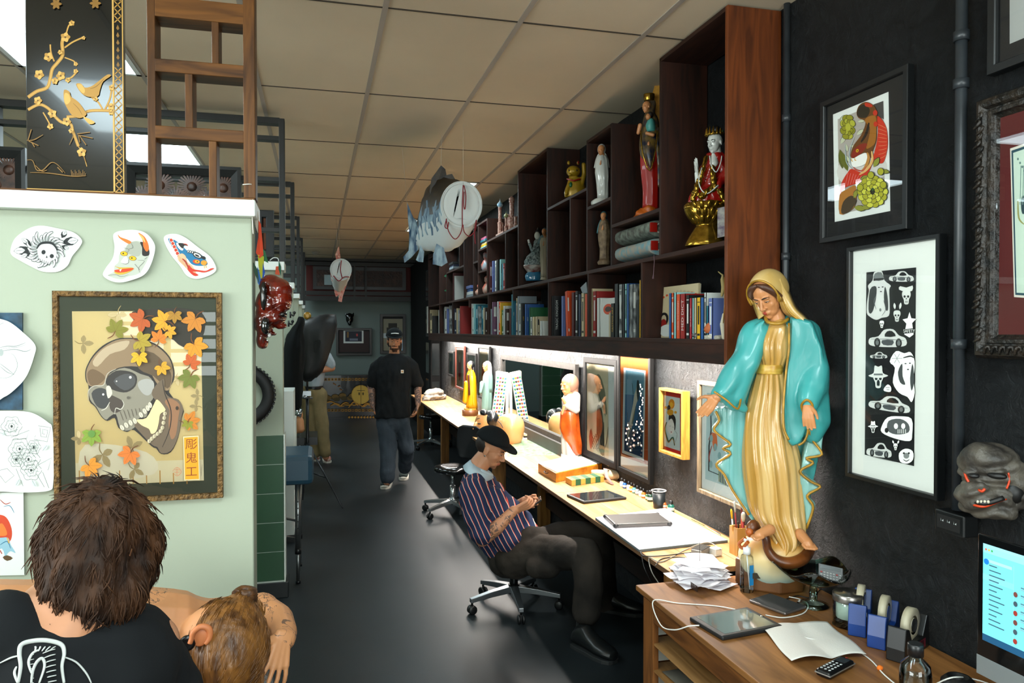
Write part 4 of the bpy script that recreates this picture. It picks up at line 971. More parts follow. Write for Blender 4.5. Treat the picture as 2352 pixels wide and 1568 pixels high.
# ================================================================ LEFT PARTITION: pictures and cut-out drawings
FP=Fr((0,PART[0],0),(0,-1,0))
Fp=lambda d:Fr((0,PART[0]-d,0),(0,-1,0))
M_giltf=mat('carved_gilt_frame','#8a6634',.45,.3,hex2='#4a3416',vs=70,bump=1.0,bs=120)
M_olive=mat('olive_mat_board','#4c5041',.8)
def skull_art(A_,t,d):
    A=A_(Fp(.022),d,T=(140,690,3.5636));Fx=A.F
    A.poly([(90,88),(1142,83),(1170,1472),(122,1520)],'#efd69a')
    A.poly([(120,1330),(1165,1300),(1170,1470),(122,1518)],'#f2e6c2');A.poly([(200,1180),(700,1240),(760,1420),(220,1470)],'#f4ead0',cat=4)
    for k in range(9):A.line([(150+k*110,1390+20*(k%3)),(152+k*110,1500)],9,'#cf9c4f',cat=0)
    for x,y,r,o in((180,350,90,0),(580,1200,100,250),(340,1260,120,60),(600,1380,90,30),(1120,780,60,180),(1110,865,60,180),(150,1130,70,180),(470,110,90,90),(950,640,60,80)):A.leaf(x,y,r,o,'#c3ac7c','#a8905e',3)
    A.poly([(590,88),(1142,83),(1146,330),(1000,380),(880,300),(700,330),(640,210)],'#2a2418',cat=3)
    A.poly([(198,600),(210,540),(260,450),(340,370),(450,315),(560,305),(680,320),(800,370),(890,460),(926,560),(925,650),(885,750),(1000,880),(990,960),(960,1120),(900,1240),(820,1255),(780,1210),(740,1190),(600,1060),(540,1075),(470,1040),(440,960),(380,985),(330,950),(280,870),(232,820),(225,700),(205,660)],'#2b2622',cat=3)
    A.poly([(206,600),(220,540),(270,455),(350,380),(450,325),(560,313),(680,330),(790,378),(880,465),(915,560),(912,640),(880,735),(800,700),(700,560),(520,540),(400,590),(350,690),(240,700),(214,660)],'#8d7457',cat=3)
    A.poly([(260,500),(340,400),(450,345),(560,330),(520,400),(400,440),(300,540)],'#b7a183',cat=3);A.poly([(215,600),(260,560),(340,600),(360,640),(300,690),(240,690)],'#6e563c',cat=3)
    A.poly([(600,420),(760,430),(880,560),(905,640),(870,720),(760,620),(640,560)],'#5e4b35',cat=3)
    A.poly([(235,720),(350,690),(400,600),(520,550),(650,600),(740,640),(760,780),(720,850),(700,950),(640,960),(600,1040),(530,1065),(480,1030),(450,930),(400,950),(370,975),(330,940),(290,870),(240,810)],'#8b8474',cat=3)
    A.poly([(370,640),(450,575),(560,580),(620,620),(610,700),(540,750),(450,740),(380,700)],'#35302c',cat=3);A.poly([(430,660),(520,600),(600,620),(600,690),(520,735)],'#4d4c4c',cat=3)
    A.poly([(250,760),(310,715),(380,740),(400,840),(350,885),(290,860)],'#3e3d3c',cat=3)
    A.poly([(400,780),(450,790),(510,830),(500,890),(440,920),(400,880)],'#4a4038',cat=3);A.poly([(370,710),(400,700),(420,760),(385,800)],'#cfc8b8',cat=3)
    A.ell(568,628,11,11,'#e8e4dc');A.ell(346,768,9,9,'#e8e4dc');A.ell(455,660,6,6,'#d8d4cc')
    A.poly([(640,660),(700,640),(755,660),(760,720),(720,775),(670,760),(630,700)],'#a5a29b',cat=3)
    A.line([(225,820),(225,740),(270,700),(350,690),(380,600),(450,560)],8,'#b9b0a0');A.line([(330,900),(370,880),(400,830)],8,'#c9c3b4');A.line([(440,930),(450,880),(490,890),(515,850),(500,815)],8,'#c9c3b4')
    for k in range(9):A.line([(480+k*32,900-k*4),(510+k*28,980-k*10)],5,'#5f5548',cat=0)
    A.poly([(860,900),(760,800),(750,730),(840,640),(850,740),(890,790),(960,810),(1000,880),(985,960),(960,1110),(900,1230),(820,1248),(790,1200),(745,1180),(640,1070),(600,1020),(640,990),(740,1060),(780,1080),(800,1010),(815,930)],'#6b5a48',cat=3)
    A.poly([(620,975),(700,960),(760,850),(790,810),(850,880),(850,905),(812,930),(800,1000),(780,1070),(740,1090),(720,1050),(660,1020)],'#efd69a',cat=3)
    A.poly([(850,830),(890,800),(970,850),(960,960),(940,1100),(900,1130),(880,1000),(890,900)],'#94694a',cat=3);A.line([(830,650),(850,760),(900,900),(890,1050),(830,1200)],9,'#2c221a')
    for i,(x,y,r)in enumerate(((500,1040,-35),(535,1020,-30),(570,1000,-25),(605,985,-20),(655,935,-25),(685,905,-25),(710,880,-20),(730,855,-15))):A.ell(x,y,15,24,'#d9d0b8',r);A.line([(x-8,y-15),(x+8,y+18)],2,'#5c4d3a',cat=0)
    for x,y in((850,925),(845,960),(838,1000),(830,1040),(815,1068),(790,1090),(765,1110),(742,1130),(722,1150)):A.ell(x,y,15,17,'#cdbf9f',20);A.ell(x+6,y,3,14,'#7a6a52')
    A.ell(950,880,12,16,'#3a2c20');A.ell(550,795,12,12,'#5d564c')
    for x,y,r,o,c in((445,250,110,-60,'#7f7a24'),(670,150,120,150,'#b8531d'),(850,170,110,-170,'#e59a1c'),(1100,150,120,120,'#c47a20'),(1090,360,120,60,'#dd8d1a'),(640,330,110,20,'#a8902a'),(800,320,90,-80,'#d5761d'),(640,450,90,90,'#dda71f'),(1060,520,90,-60,'#c2571c'),(930,110,80,90,'#a9791e'),(880,250,70,20,'#e09a22'),(820,540,80,60,'#d39a22'),
        (1060,620,110,120,'#6d7428'),(1045,990,100,-10,'#c9781e'),(1040,1000,60,100,'#8b8a25'),(250,1090,105,90,'#7f9a33'),(570,1245,110,120,'#d8742a'),(230,1350,110,50,'#dc8a24')):A.leaf(x,y,r,o,c)
    A.ell(250,1090,30,30,'#5f8a3a')
    A.poly([(1000,1112),(1127,1105),(1137,1468),(1008,1472)],'#d8c79a');A.poly([(1008,1122),(1120,1114),(1129,1460),(1016,1464)],'#e69a12')
    for i,ch in enumerate('彫鬼工'):A.text(ch,1068,1180+i*112,100,'#8a3a10')
    A.line([(915,1400),(950,1365),(985,1400),(950,1435)],4,'#d4764a',closed=True);A.lines([[(930,1385),(970,1385)],[(930,1405),(970,1405)],[(950,1370),(950,1430)]],3,'#d4764a',cat=0)
    A.line([(1148,1440),(1152,1380),(1156,1340)],3,'#6a5a40');A.build('print',t)
picture('framed_skull_print','gilt framed picture of a shouting skull among orange maple leaves','picture',Fp(.022),[(115,671),(507,668),(514,1144),(127,1163)],.018,.022,M_giltf,mmat=M_olive,art=skull_art)
def sheetcut(label,outline,T,fn,d=.004,curl=0):
    F_=Fp(d);A=Art(F_,.0008,T,rough=.7);P=catmull([F_.p(*A.q(x,y))for x,y in outline],5,True);m=MB();m.prism(P,F_.w*.0006)
    t=solo('cut_out_drawing' if len(label)else 'x',m,mat('bright_card','#dfe3de',.7),label,'drawing');fn(A);A.build('ink_drawing',t);return t
TT=(0,500,4.523)
def d1(A):
    K='#1c2022';G='#8a9290'
    for x,y,L_,w_,r in((330,330,190,90,175),(320,360,110,60,155),(330,290,130,60,215),(640,260,175,90,-10),(640,210,90,60,-60),(640,290,80,50,25)):
        A.petal(x,y,L_,w_,r,K);A.petal(x+cos(radians(r))*L_*.35,y+sin(radians(r))*L_*.35,L_*.62,w_*.72,r,'#cfd4d2',K,3)
    for k in range(26):
        an=radians(-200+k*15);x0,y0=470+cos(an)*90,330+sin(an)*80;r=75+25*((k*7)%3)
        A.line([(x0,y0),(x0+cos(an)*r*.6,y0+sin(an)*r*.6),(x0+cos(an+.35)*r,y0+sin(an+.35)*r)],30,K);A.line([(x0,y0),(x0+cos(an)*r*.6,y0+sin(an)*r*.6),(x0+cos(an+.35)*r*.95,y0+sin(an+.35)*r*.95)],20,'#dfe3e1')
        A.line([(x0,y0),(x0+cos(an)*r*.5,y0+sin(an)*r*.5)],8,G)
    A.poly([(390,330),(440,270),(540,280),(585,340),(580,420),(530,450),(510,480),(430,450),(400,400)],'#e6e9e6',cat=4)
    A.line([(380,320),(430,265),(540,265),(600,340)],26,K,taper=True);A.ell(452,357,22,24,K,20);A.ell(538,398,22,22,K);A.poly([(475,415),(488,388),(495,418)],K)
    for k in range(6):A.line([(420+k*20,425+k*8),(414+k*20,452+k*9)],5,K,cat=0)
sheetcut('oval cut-out ink drawing of a small skull inside a chrysanthemum',[(110,330),(160,210),(300,110),(430,82),(600,110),(760,150),(850,230),(830,300),(750,400),(700,500),(600,560),(450,560),(330,510),(200,440),(125,390)],TT,d1)
def d2(A):
    K='#3a3c38';A.poly([(1400,240),(1460,245),(1500,280),(1545,300),(1550,380),(1540,420),(1500,500),(1440,580),(1330,610),(1250,640),(1120,600),(1180,560),(1190,500),(1230,460),(1240,380),(1290,330),(1330,270)],'#b9bdb0',cat=4)
    A.poly([(1350,260),(1440,250),(1470,330),(1440,400),(1350,380),(1300,340)],'#a3a698',cat=4);A.poly([(1455,255),(1500,260),(1548,330),(1545,390),(1480,390),(1475,310)],'#26201c',cat=4)
    A.poly([(1225,172),(1250,200),(1320,225),(1365,250),(1340,272),(1280,240),(1235,205)],'#d0752a',cat=3);A.poly([(1435,155),(1500,195),(1540,270),(1545,330),(1520,350),(1490,300),(1480,230)],'#dc6a22',cat=3);A.poly([(1440,165),(1490,200),(1510,260),(1480,225)],'#e6b060',cat=3)
    for x,y in((1288,372),(1378,420)):A.ell(x,y,40,25,'#7a5a18',10);A.ell(x,y,34,21,'#efb20e',10);A.ell(x-8,y-2,8,8,'#1c1812')
    A.poly([(1300,400),(1325,420),(1330,470),(1280,475),(1255,455)],'#dddfd6',cat=3);A.line([(1260,470),(1300,480),(1330,470),(1340,430)],4,K)
    A.poly([(1190,500),(1240,515),(1360,515),(1390,530),(1350,560),(1290,585),(1230,590),(1185,565),(1245,540)],'#c8a63a',cat=3);A.poly([(1190,545),(1240,535),(1385,522),(1350,552),(1250,570),(1195,560)],'#e2401c',cat=3);A.poly([(1240,540),(1265,530),(1250,560)],'#f0ece2')
    for l in([(1120,600),(1200,590),(1260,610),(1340,590)],[(1430,440),(1500,450),(1440,520),(1460,580)],[(1280,310),(1340,330),(1320,360)],[(1360,260),(1380,310),(1340,320)],[(1400,480),(1450,540)],[(1500,430),(1530,410)]):A.line(l,4,'#5d6058')
sheetcut('cut-out painted drawing of a pale horned mask with yellow eyes',[(1180,170),(1290,130),(1430,130),(1530,170),(1600,260),(1610,340),(1570,480),(1500,590),(1360,650),(1240,672),(1140,650),(1070,595),(1100,520),(1170,420),(1190,300)],TT,d2,d=.012)
def d3(A):
    A.poly([(1745,220),(1800,225),(1850,255),(1900,300),(1960,350),(2040,360),(2110,400),(2145,450),(2150,490),(2060,500),(1990,480),(1950,430),(1890,380),(1850,400),(1800,320)],'#1f6f9a',cat=3)
    for k in range(6):x,y=1780+k*16,235+k*34;A.ell(x,y,26,20,'#e8e2d6',60);A.ell(x,y,21,16,'#c23a22',60)
    A.poly([(1850,395),(1890,370),(1930,400),(1945,460),(2000,500),(2040,590),(1990,580),(1900,490),(1850,440)],'#e2b189',cat=3)
    for k in range(5):A.line([(1860+k*16,400+k*10),(1875+k*14,460+k*14)],3,'#b5653a',cat=0)
    A.poly([(1830,260),(1870,270),(1905,320),(1890,340),(1850,310)],'#e9e6de',cat=3);A.poly([(1850,265),(1920,268),(1952,292),(1915,288),(1895,320)],'#22201f',cat=3);A.line([(1905,270),(1935,275),(1952,292)],9,'#b8392a')
    for k in range(4):A.ell(1955+k*22,350+k*4,12,17,'#1d1d1c',20);A.ell(1955+k*22,350+k*4,6,11,'#e6e4dc',20)
    A.ell(2050,390,52,28,'#1d1d1c',25);A.ell(2050,390,40,18,'#e6e4dc',25);A.ell(2048,393,26,10,'#1d1d1c',25);A.ell(2115,415,24,16,'#1d1d1c',25)
    A.ell(2040,455,38,22,'#c8401e',10);A.ell(2048,455,26,15,'#e8a21c',10);A.ell(2050,455,7,7,'#1d1d1c');A.ell(2118,467,32,26,'#d98e26')
    A.poly([(1960,490),(2000,530),(2080,545),(2140,550),(2190,525),(2225,525),(2180,550),(2120,568),(2060,560),(2000,560),(2050,585),(2055,600),(2010,600),(1950,540)],'#c8331f',cat=3);A.line([(2120,490),(2125,525)],8,'#d0a648',cat=0);A.line([(2140,490),(2145,520)],8,'#d0a648',cat=0);A.line([(1895,425),(1930,460),(1960,530)],16,'#9e2f1e')
sheetcut('cut-out painted drawing of a blue snake head with red tongue',[(1705,200),(1760,170),(1850,172),(1940,215),(2050,300),(2180,400),(2240,500),(2235,560),(2150,610),(2040,635),(1940,600),(1870,500),(1780,390),(1715,270)],TT,d3)
# drawings at the far left edge
T2=(0,700,2.45)
def rectpic(name,label,pts,m,d=.012,th=.008):F_=Fp(d);mm=MB();mm.prism([F_.p(*q)for q in pts],-F_.w*th);return solo(name,mm,m,label,'picture')
rectpic('canvas_painting','dark painted canvas board partly hidden behind the spider drawing',[(-60,718),(51,718),(51,941),(-60,941)],mat('dark_blue_paint','#16262e',.5,hex2='#2e5a78',vs=18),.010,.008)
def d4(A):
    K='#7d8886';A.line([(0,240),(40,232),(90,232),(145,212)],4,K);A.line([(0,262),(80,250),(140,262),(175,250)],4,K);A.line([(0,250),(60,240),(100,238),(150,222)],2,K)
    A.line([(30,275),(75,280),(98,340),(70,395),(20,412),(-30,400)],2.2,K);A.line([(0,330),(40,360),(80,392)],3,K);A.line([(0,345),(40,378),(80,392)],3,K);A.ell(5,268,14,20,'#a8b0ae');A.line([(0,110),(20,100)],2,K)
sheetcut('rounded sheet with a faint pencil drawing of a spider at the left edge',[(-80,60),(0,78),(60,100),(130,155),(198,225),(192,290),(150,400),(90,470),(20,520),(-80,540)],T2,d4,d=.018)
def d5(A):
    K='#59615f'
    for cx,cy,R in((65,683,55),(160,868,62),(110,810,60),(175,930,55),(90,870,40),(190,800,38)):
        for j,rr in enumerate((R,R*.62,R*.3)):
            P=[]
            for k in range(24):an=k*15;q=rr*(1+.10*cos(radians(an*6+j*40)));P.append((cx+q*cos(radians(an)),cy+q*sin(radians(an))))
            A.line(P,2.0,K,closed=True,taper=False,cat=2)
        for k in range(8):an=radians(k*45+10);A.line([(cx+R*.3*cos(an),cy+R*.3*sin(an)),(cx+R*.9*cos(an),cy+R*.9*sin(an))],1.3,'#8a9390',cat=0)
        A.ell(cx,cy,6,8,'#2e3836')
    for l in([(215,680),(285,690),(265,770),(190,755),(200,735)],[(225,690),(230,740),(262,745),(268,705),(240,700),(240,725),(252,727)],[(0,700),(50,715),(100,700)],[(60,745),(165,705),(150,750),(70,760)],[(0,960),(30,1000),(80,960),(40,920),(0,930)],[(240,940),(275,1030)],[(205,950),(250,1025)],[(215,900),(290,860),(270,930)],[(90,920),(130,1020)]):A.line(l,2.2,K,cat=0,taper=False)
    for x,y,r in((110,980,120),(180,985,60),(30,730,200),(240,820,-50)):A.petal(x,y,45,22,r,'#c9d2cf',K,1.5)
sheetcut('rounded sheet with a pencil line drawing of peony flowers',[(-90,600),(0,595),(130,598),(200,615),(270,660),(295,695),(302,850),(300,1000),(275,1045),(130,1055),(0,1050),(-90,1060)],T2,d5,d=.016)
def d6(A):
    A.poly([(0,1180),(35,1195),(60,1240),(68,1290),(55,1330),(20,1320),(-60,1330),(-60,1180)],'#c8401a',cat=3);A.poly([(0,1230),(25,1245),(40,1290),(10,1300),(-60,1290)],'#e6762a',cat=3)
    A.poly([(0,1310),(45,1310),(60,1350),(88,1395),(60,1385),(40,1400),(30,1420),(10,1370),(-50,1390),(-50,1310)],'#8fb8c8',cat=3);A.line([(0,1350),(40,1330),(60,1370)],5,'#2d6a8a');A.line([(40,1310),(52,1340)],6,'#e0a42a')
    A.poly([(15,1420),(40,1408),(72,1425),(40,1440)],'#5a4020',cat=2);A.line([(0,1095),(30,1120),(60,1110)],5,'#a83a2a');A.line([(20,1135),(55,1130),(80,1170)],4,'#3a7a9a');A.line([(0,1380),(10,1400)],5,'#b83a2a')
F_=Fp(.006);m_=MB();m_.prism([F_.p(*q)for q in((-90,1130),(54,1131),(56,1320),(-90,1323))],F_.w*.0008);t=solo('painted_sheet',m_,_M['bright_card'],'white sheet with a bright orange and blue painting at the lower left edge','drawing');A=Art(F_,.001,T2);d6(A);A.build('painting',t)
for pts,lab in(([(136,1187),(216,1183),(216,1260),(140,1260)],'small blank sheet pinned just left of the brown haired head'),([(236,1178),(354,1175),(356,1314),(240,1316)],'blank white sheet pinned behind the brown haired head')):
    F_=Fp(.003);m_=MB();m_.prism([F_.p(*q)for q in pts],F_.w*.0008);solo('pinned_sheet',m_,_M['bright_card'],lab,'paper')
# ---------------------------------------------------------------- lacquer panel and wooden lattice on top of the first partition
ZS=2.136;FL=Fr((0,2.70,0),(0,-1,0));T3=(0,0,3.3345)
lp=thing('lacquer_screen','black lacquer screen inlaid with golden birds on a blossoming branch','panel',FL.p(165,455))
a0,b0=FL.uv(62,448);a1,_b=FL.uv(262,455);a2,_c=FL.uv(286,455);zt=ZC-.03-0
M_lac=mat('black_lacquer','#070808',.16,coat=.6);M_goldl=mat('gold_lacquer','#b5802c',.35,.35,hex2='#e0a848',vs=25)
m=MB();m.prism(loop(FL,a0,a2,ZS+.012,zt,-.03),FL.w*.03);obj('board',m,M_lac,lp,bevel=.002)
A=Art(FL,.0005,T3,step=.00003,rough=.4)
G1='#b98a3c';G2='#d9ab58';G3='#8c6426'
for l,w_ in(([(215,745),(280,700),(360,670),(385,600),(400,530),(440,480),(480,420),(475,330),(490,290)],26),([(505,265),(525,200),(550,175)],12),([(495,365),(560,320),(640,285)],13),([(495,440),(560,465),(580,485)],10),([(385,340),(390,400),(415,470)],12),([(500,615),(550,590),(590,545)],14),([(400,620),(470,600)],18),
    ([(215,840),(300,800),(370,830),(410,880),(470,935),(540,950),(560,1010),(600,1120)],22),([(510,895),(600,885),(680,850),(780,845),(860,850)],22),([(700,745),(750,780),(785,835)],13),([(805,835),(840,760),(855,680)],13),([(330,860),(370,930),(385,960)],10),([(600,1120),(640,1190),(665,1275)],6)):A.line(l,w_,G1,taper=False);A.line(l,w_*.3,G2)
for x,y,r in((550,177,24),(500,285,40),(370,435,38),(300,570,40),(465,580,38),(580,490,18),(580,545,20),(520,612,22),(290,770,34),(400,870,36),(385,968,26),(510,930,36),(545,1000,22),(625,1165,38),(855,670,24),(850,815,28),(850,860,22),(730,755,22),(640,290,16),(420,620,28),(460,400,20)):
    for k in range(5):A.petal(x,y,r,r*.85,k*72+x,G1 if k%2 else G2)
    A.ell(x,y,r*.2,r*.2,'#6b4a1c')
A.poly([(490,690),(530,700),(545,740),(600,780),(650,850),(660,880),(610,905),(550,880),(510,820),(490,770)],G1,cat=3);A.poly([(640,890),(720,930),(720,945),(685,950),(650,915)],G2,cat=2);A.poly([(495,715),(525,720),(540,770),(510,800),(492,770)],G2,cat=3);A.line([(560,790),(600,830),(630,880)],5,G3)
A.poly([(582,645),(620,640),(650,670),(700,660),(750,625),(820,572),(850,580),(790,625),(765,690),(750,735),(680,742),(620,710)],G1,cat=3);A.poly([(590,648),(625,648),(650,690),(640,715),(610,690)],G2,cat=3);A.line([(690,680),(740,660),(800,600)],6,G3)
for l in([(205,1075),(260,1070),(330,1030)],[(215,1070),(240,990)],[(220,1080),(295,1115)],[(240,1085),(265,1125)],[(540,1010),(560,1040),(530,1110)],[(590,1025),(690,1012)],[(600,1035),(710,1058)],[(610,1040),(660,1110)],[(600,1035),(612,1090)],
    [(205,1225),(250,1230),(280,1300),(330,1300),(390,1245),(440,1260),(500,1325)],[(230,1320),(380,1326),(560,1350),(660,1345)],[(270,1265),(320,1310),(360,1300)],[(440,1280),(480,1320)],[(640,1195),(655,1240)]):A.line(l,7,G3)
for k in range(12):A.line([(550+k*9,1350),(545+k*10,1300+(k%3)*12)],3.5,G3)
for x,y in((430,30),(730,25)):
    for k in range(6):A.petal(x,y,45,24,k*60,G3)
ex=880;
A.line([(868,-200),(878,0),(897,0)][1:],3,G2,cat=0)
A.m.prism(loop(FL,a1-.001,a1+.004,ZS+.012,zt,.0),FL.w*.002,A.mi(G2));A.m.prism(loop(FL,a2-.003,a2,ZS+.012,zt,.0),FL.w*.002,A.mi(G2));A.m.prism(loop(FL,a0,a2,ZS+.012,ZS+.02,0),FL.w*.002,A.mi(G2))
k=0;z=ZS+.02;hw=(a2-a1)*.5-.006
while z<zt-.02:
    c_=(a1+a2)/2
    if not(2.55<z<2.70):
        for sgn in(-1,1):A.m.prism([FL.l(c_-hw*sgn-.002,z,0),FL.l(c_-hw*sgn+.002,z,0),FL.l(c_+hw*sgn+.002,z+.022,0),FL.l(c_+hw*sgn-.002,z+.022,0)],FL.w*.0015,A.mi(G1))
    else:A.m.prism([FL.l(c_-hw*.5,z+.006,0),FL.l(c_,z+.018,0),FL.l(c_+hw*.5,z+.006,0),FL.l(c_,z,0)],FL.w*.0015,A.mi(G3))
    z+=.024
A.build('gold_inlay',lp)
# lattice shelf
M_lat=wood('golden_brown_lattice','#75491c','#3a210c','z',5,.45);M_lath=wood('golden_brown_rail','#75491c','#3a210c','x',5,.45)
la=thing('wooden_lattice','open brown wooden lattice shelf standing on the white partition top','lattice',FL.p(460,460))
FT=Fr((0,2.665,0),(0,-1,0));dp=.095
def lb(name,x0,y0,x1,y1,m_,rc=0):
    A0=FT.uv(x0,y0);A1=FT.uv(x1,y1);mm=MB();mm.box(min(A0[0],A1[0]),2.665+rc,max(min(A0[1],A1[1]),ZS+.012),max(A0[0],A1[0]),2.665+dp-rc,min(max(A0[1],A1[1]),ZC-.01));return obj(name,mm,m_,la,bevel=.0025)
lb('post',340,468,352+3,-60,M_lat);lb('post',560,468,584,-60,M_lat)
lb('rail',355,36,560,10,M_lath);lb('rail',355,163,560,150,M_lath);lb('rail',355,316,560,300,M_lath)
FT=Fr((0,2.668,0),(0,-1,0));lb('divider',486,149,502,38,M_lat,.004);lb('divider',425,299,442,165,M_lat,.004);lb('divider',480,468,497,318,M_lat,.004)
bb=MB();q0=FL.uv(-120,455)[0];bb.box(q0,2.665,ZS,FT.uv(584,460)[0],2.665+dp+.01,ZS+.012);obj('base_board',bb,M_lath,la)
# string round the lattice foot with hanging tag
st=MB();g=FT.p(572,425);st.tube([g+V((-.02,-.004,.0)),g+V((.006,-.006,.002)),g+V((.012,.03,0)),g+V((.012,.01,-.03)),g+V((.012,-.03,-.10)),g+V((.016,-.045,-.17))],.0018,6,cat=4)
solo('string',st,mat('white_string','#d8d4c8',.8),'white string tied round the lattice foot at the partition corner','string')
# ================================================================ RIGHT WALL: pictures, mask, power box
def Fx(x):return Fr((x,0,0),(-1,0,0))
M_bf=mat('satin_black_frame','#0f1112',.38)
def cobra(A_,t,d):
    F_=Fx(1.915);W=MB();A=A_(F_,d,T=(1900,200,4.9));
    A.poly([(65,308),(690,52),(710,1393),(85,1517)],'#e6eae4');A.poly([(118,362),(632,155),(650,1320),(135,1430)],'#b3aca2');A.poly([(130,880),(400,700),(640,800),(640,1000),(300,1100),(140,1050)],'#d6d4cc',cat=3)
    A.poly([(520,195),(632,155),(638,360),(560,330)],'#4a4642')
    Y1='#97951c';Y2='#b8b83a';K='#2c2a14';PL='#cdd2b4'
    for x,y,r,o in((150,420,90,-70),(150,640,90,-60),(340,390,70,-10),(330,540,80,-40),(210,640,70,80),(200,760,80,60),(250,660,60,10)):A.petal(x,y,r*1.3,r*.6,o,K);A.petal(x,y,r*1.25,r*.5,o,PL)
    for k in range(16):an=radians(k*22.5);A.ell(230+cos(an)*(38+20*(k%2)),450+sin(an)*(70+45*(k%2)),32,42,K,k*22);A.ell(230+cos(an)*(38+20*(k%2)),450+sin(an)*(70+45*(k%2)),28,37,Y1 if k%3 else Y2,k*22)
    A.ell(235,450,30,45,Y2);A.petal(140,700,220,60,82,'#5d6220',K);A.petal(140,700,260,70,70,'#6d7226',K)
    A.poly([(560,330),(620,370),(665,460),(680,580),(675,700),(640,830),(600,860),(520,850),(470,950),(400,1060),(200,1130),(140,1220),(160,1080),(230,960),(280,920),(400,960),(480,860),(540,700),(570,500)],'#c8371a',cat=4)
    for k in range(9):A.line([(570+k*1,420+k*48),(620,440+k*44),(672,470+k*36)],4,'#e8a070')
    for k in range(7):A.line([(200+k*30,1120-k*12),(235+k*30,960+k*8)],4,'#e8908a',cat=0)
    A.poly([(330,290),(350,220),(400,175),(460,170),(530,215),(560,300),(555,450),(550,600),(510,720),(500,800),(440,740),(380,750),(300,800),(266,790),(265,740),(300,650),(380,540),(425,430),(420,380),(350,345)],'#6e4312',cat=4)
    A.poly([(420,380),(470,330),(545,330),(552,480),(545,600),(510,660),(440,690),(470,560),(480,450)],'#a36a1c',cat=4);A.poly([(335,290),(370,210),(430,200),(480,260),(440,340),(360,340)],'#2e2410',cat=4);A.poly([(300,700),(380,640),(450,640),(400,730),(310,790),(270,780)],'#8e2a12',cat=4)
    A.poly([(430,175),(500,195),(500,225),(430,215)],'#c23416',cat=3);A.ell(540,290,26,32,'#c23416');A.ell(545,415,24,30,'#c23416');A.line([(380,620),(440,520),(470,400)],30,'#2a1c0c');A.ell(338,715,15,20,'#e0b41c',20);A.ell(338,716,5,12,'#1c1408',20)
    A.poly([(275,800),(300,800),(370,760),(440,745),(450,830),(400,880),(300,900),(270,860)],'#dcdcd4',cat=3);A.line([(275,800),(275,825),(290,838)],10,'#c09238');A.line([(310,795),(312,820),(328,826)],10,'#c09238')
    A.line([(450,735),(465,800),(430,900),(380,950)],34,'#a87432');A.line([(500,720),(505,830),(440,930),(360,985)],30,'#c99a5c');A.line([(290,900),(330,930),(400,940),(440,890)],14,'#a83a2a');A.lines([[(200,640),(215,840),(280,920)],[(305,560),(250,720),(260,860),(300,920)]],8,'#9fb0b4')
    A.poly([(140,1215),(220,1150),(320,1110),(320,1300),(260,1390),(140,1428)],'#9a6320',cat=3);A.poly([(180,1290),(270,1220),(330,1280),(250,1400),(160,1420)],'#3a2c16',cat=3)
    for x,y,r,o in((520,900,110,-60),(600,940,90,10),(300,1350,120,10),(300,1250,90,-70),(470,1000,90,160),(380,1360,110,-10)):A.petal(x,y,r*1.2,r*.6,o,K);A.petal(x,y,r*1.1,r*.5,o,'#7c7e26')
    A.ell(510,1180,145,165,'#26260f')
    for ring,(rx,ry,n)in enumerate(((140,150,14),(95,105,11),(50,58,8))):
        for k in range(n):an=radians(k*360/n+ring*17);A.ell(510+cos(an)*rx,1175+sin(an)*ry,36-ring*4,42-ring*5,K,k*360/n);A.ell(510+cos(an)*rx,1175+sin(an)*ry,31-ring*4,37-ring*5,Y1 if(k+ring)%2 else Y2,k*360/n)
    for x,y in((600,950),(630,1100),(490,990),(370,1130)):A.ell(x,y,38,44,K);A.ell(x,y,33,38,Y1)
    A.ell(512,1150,16,18,'#2e4a20');A.build('print',t)
picture('framed_cobra_print','black framed picture of a red cobra among green chrysanthemums','picture',Fx(1.915),[(1881,237),(2079,148),(2086,527),(1884,556)],.022,.028,M_bf,mmat=M_matblk,art=cobra)
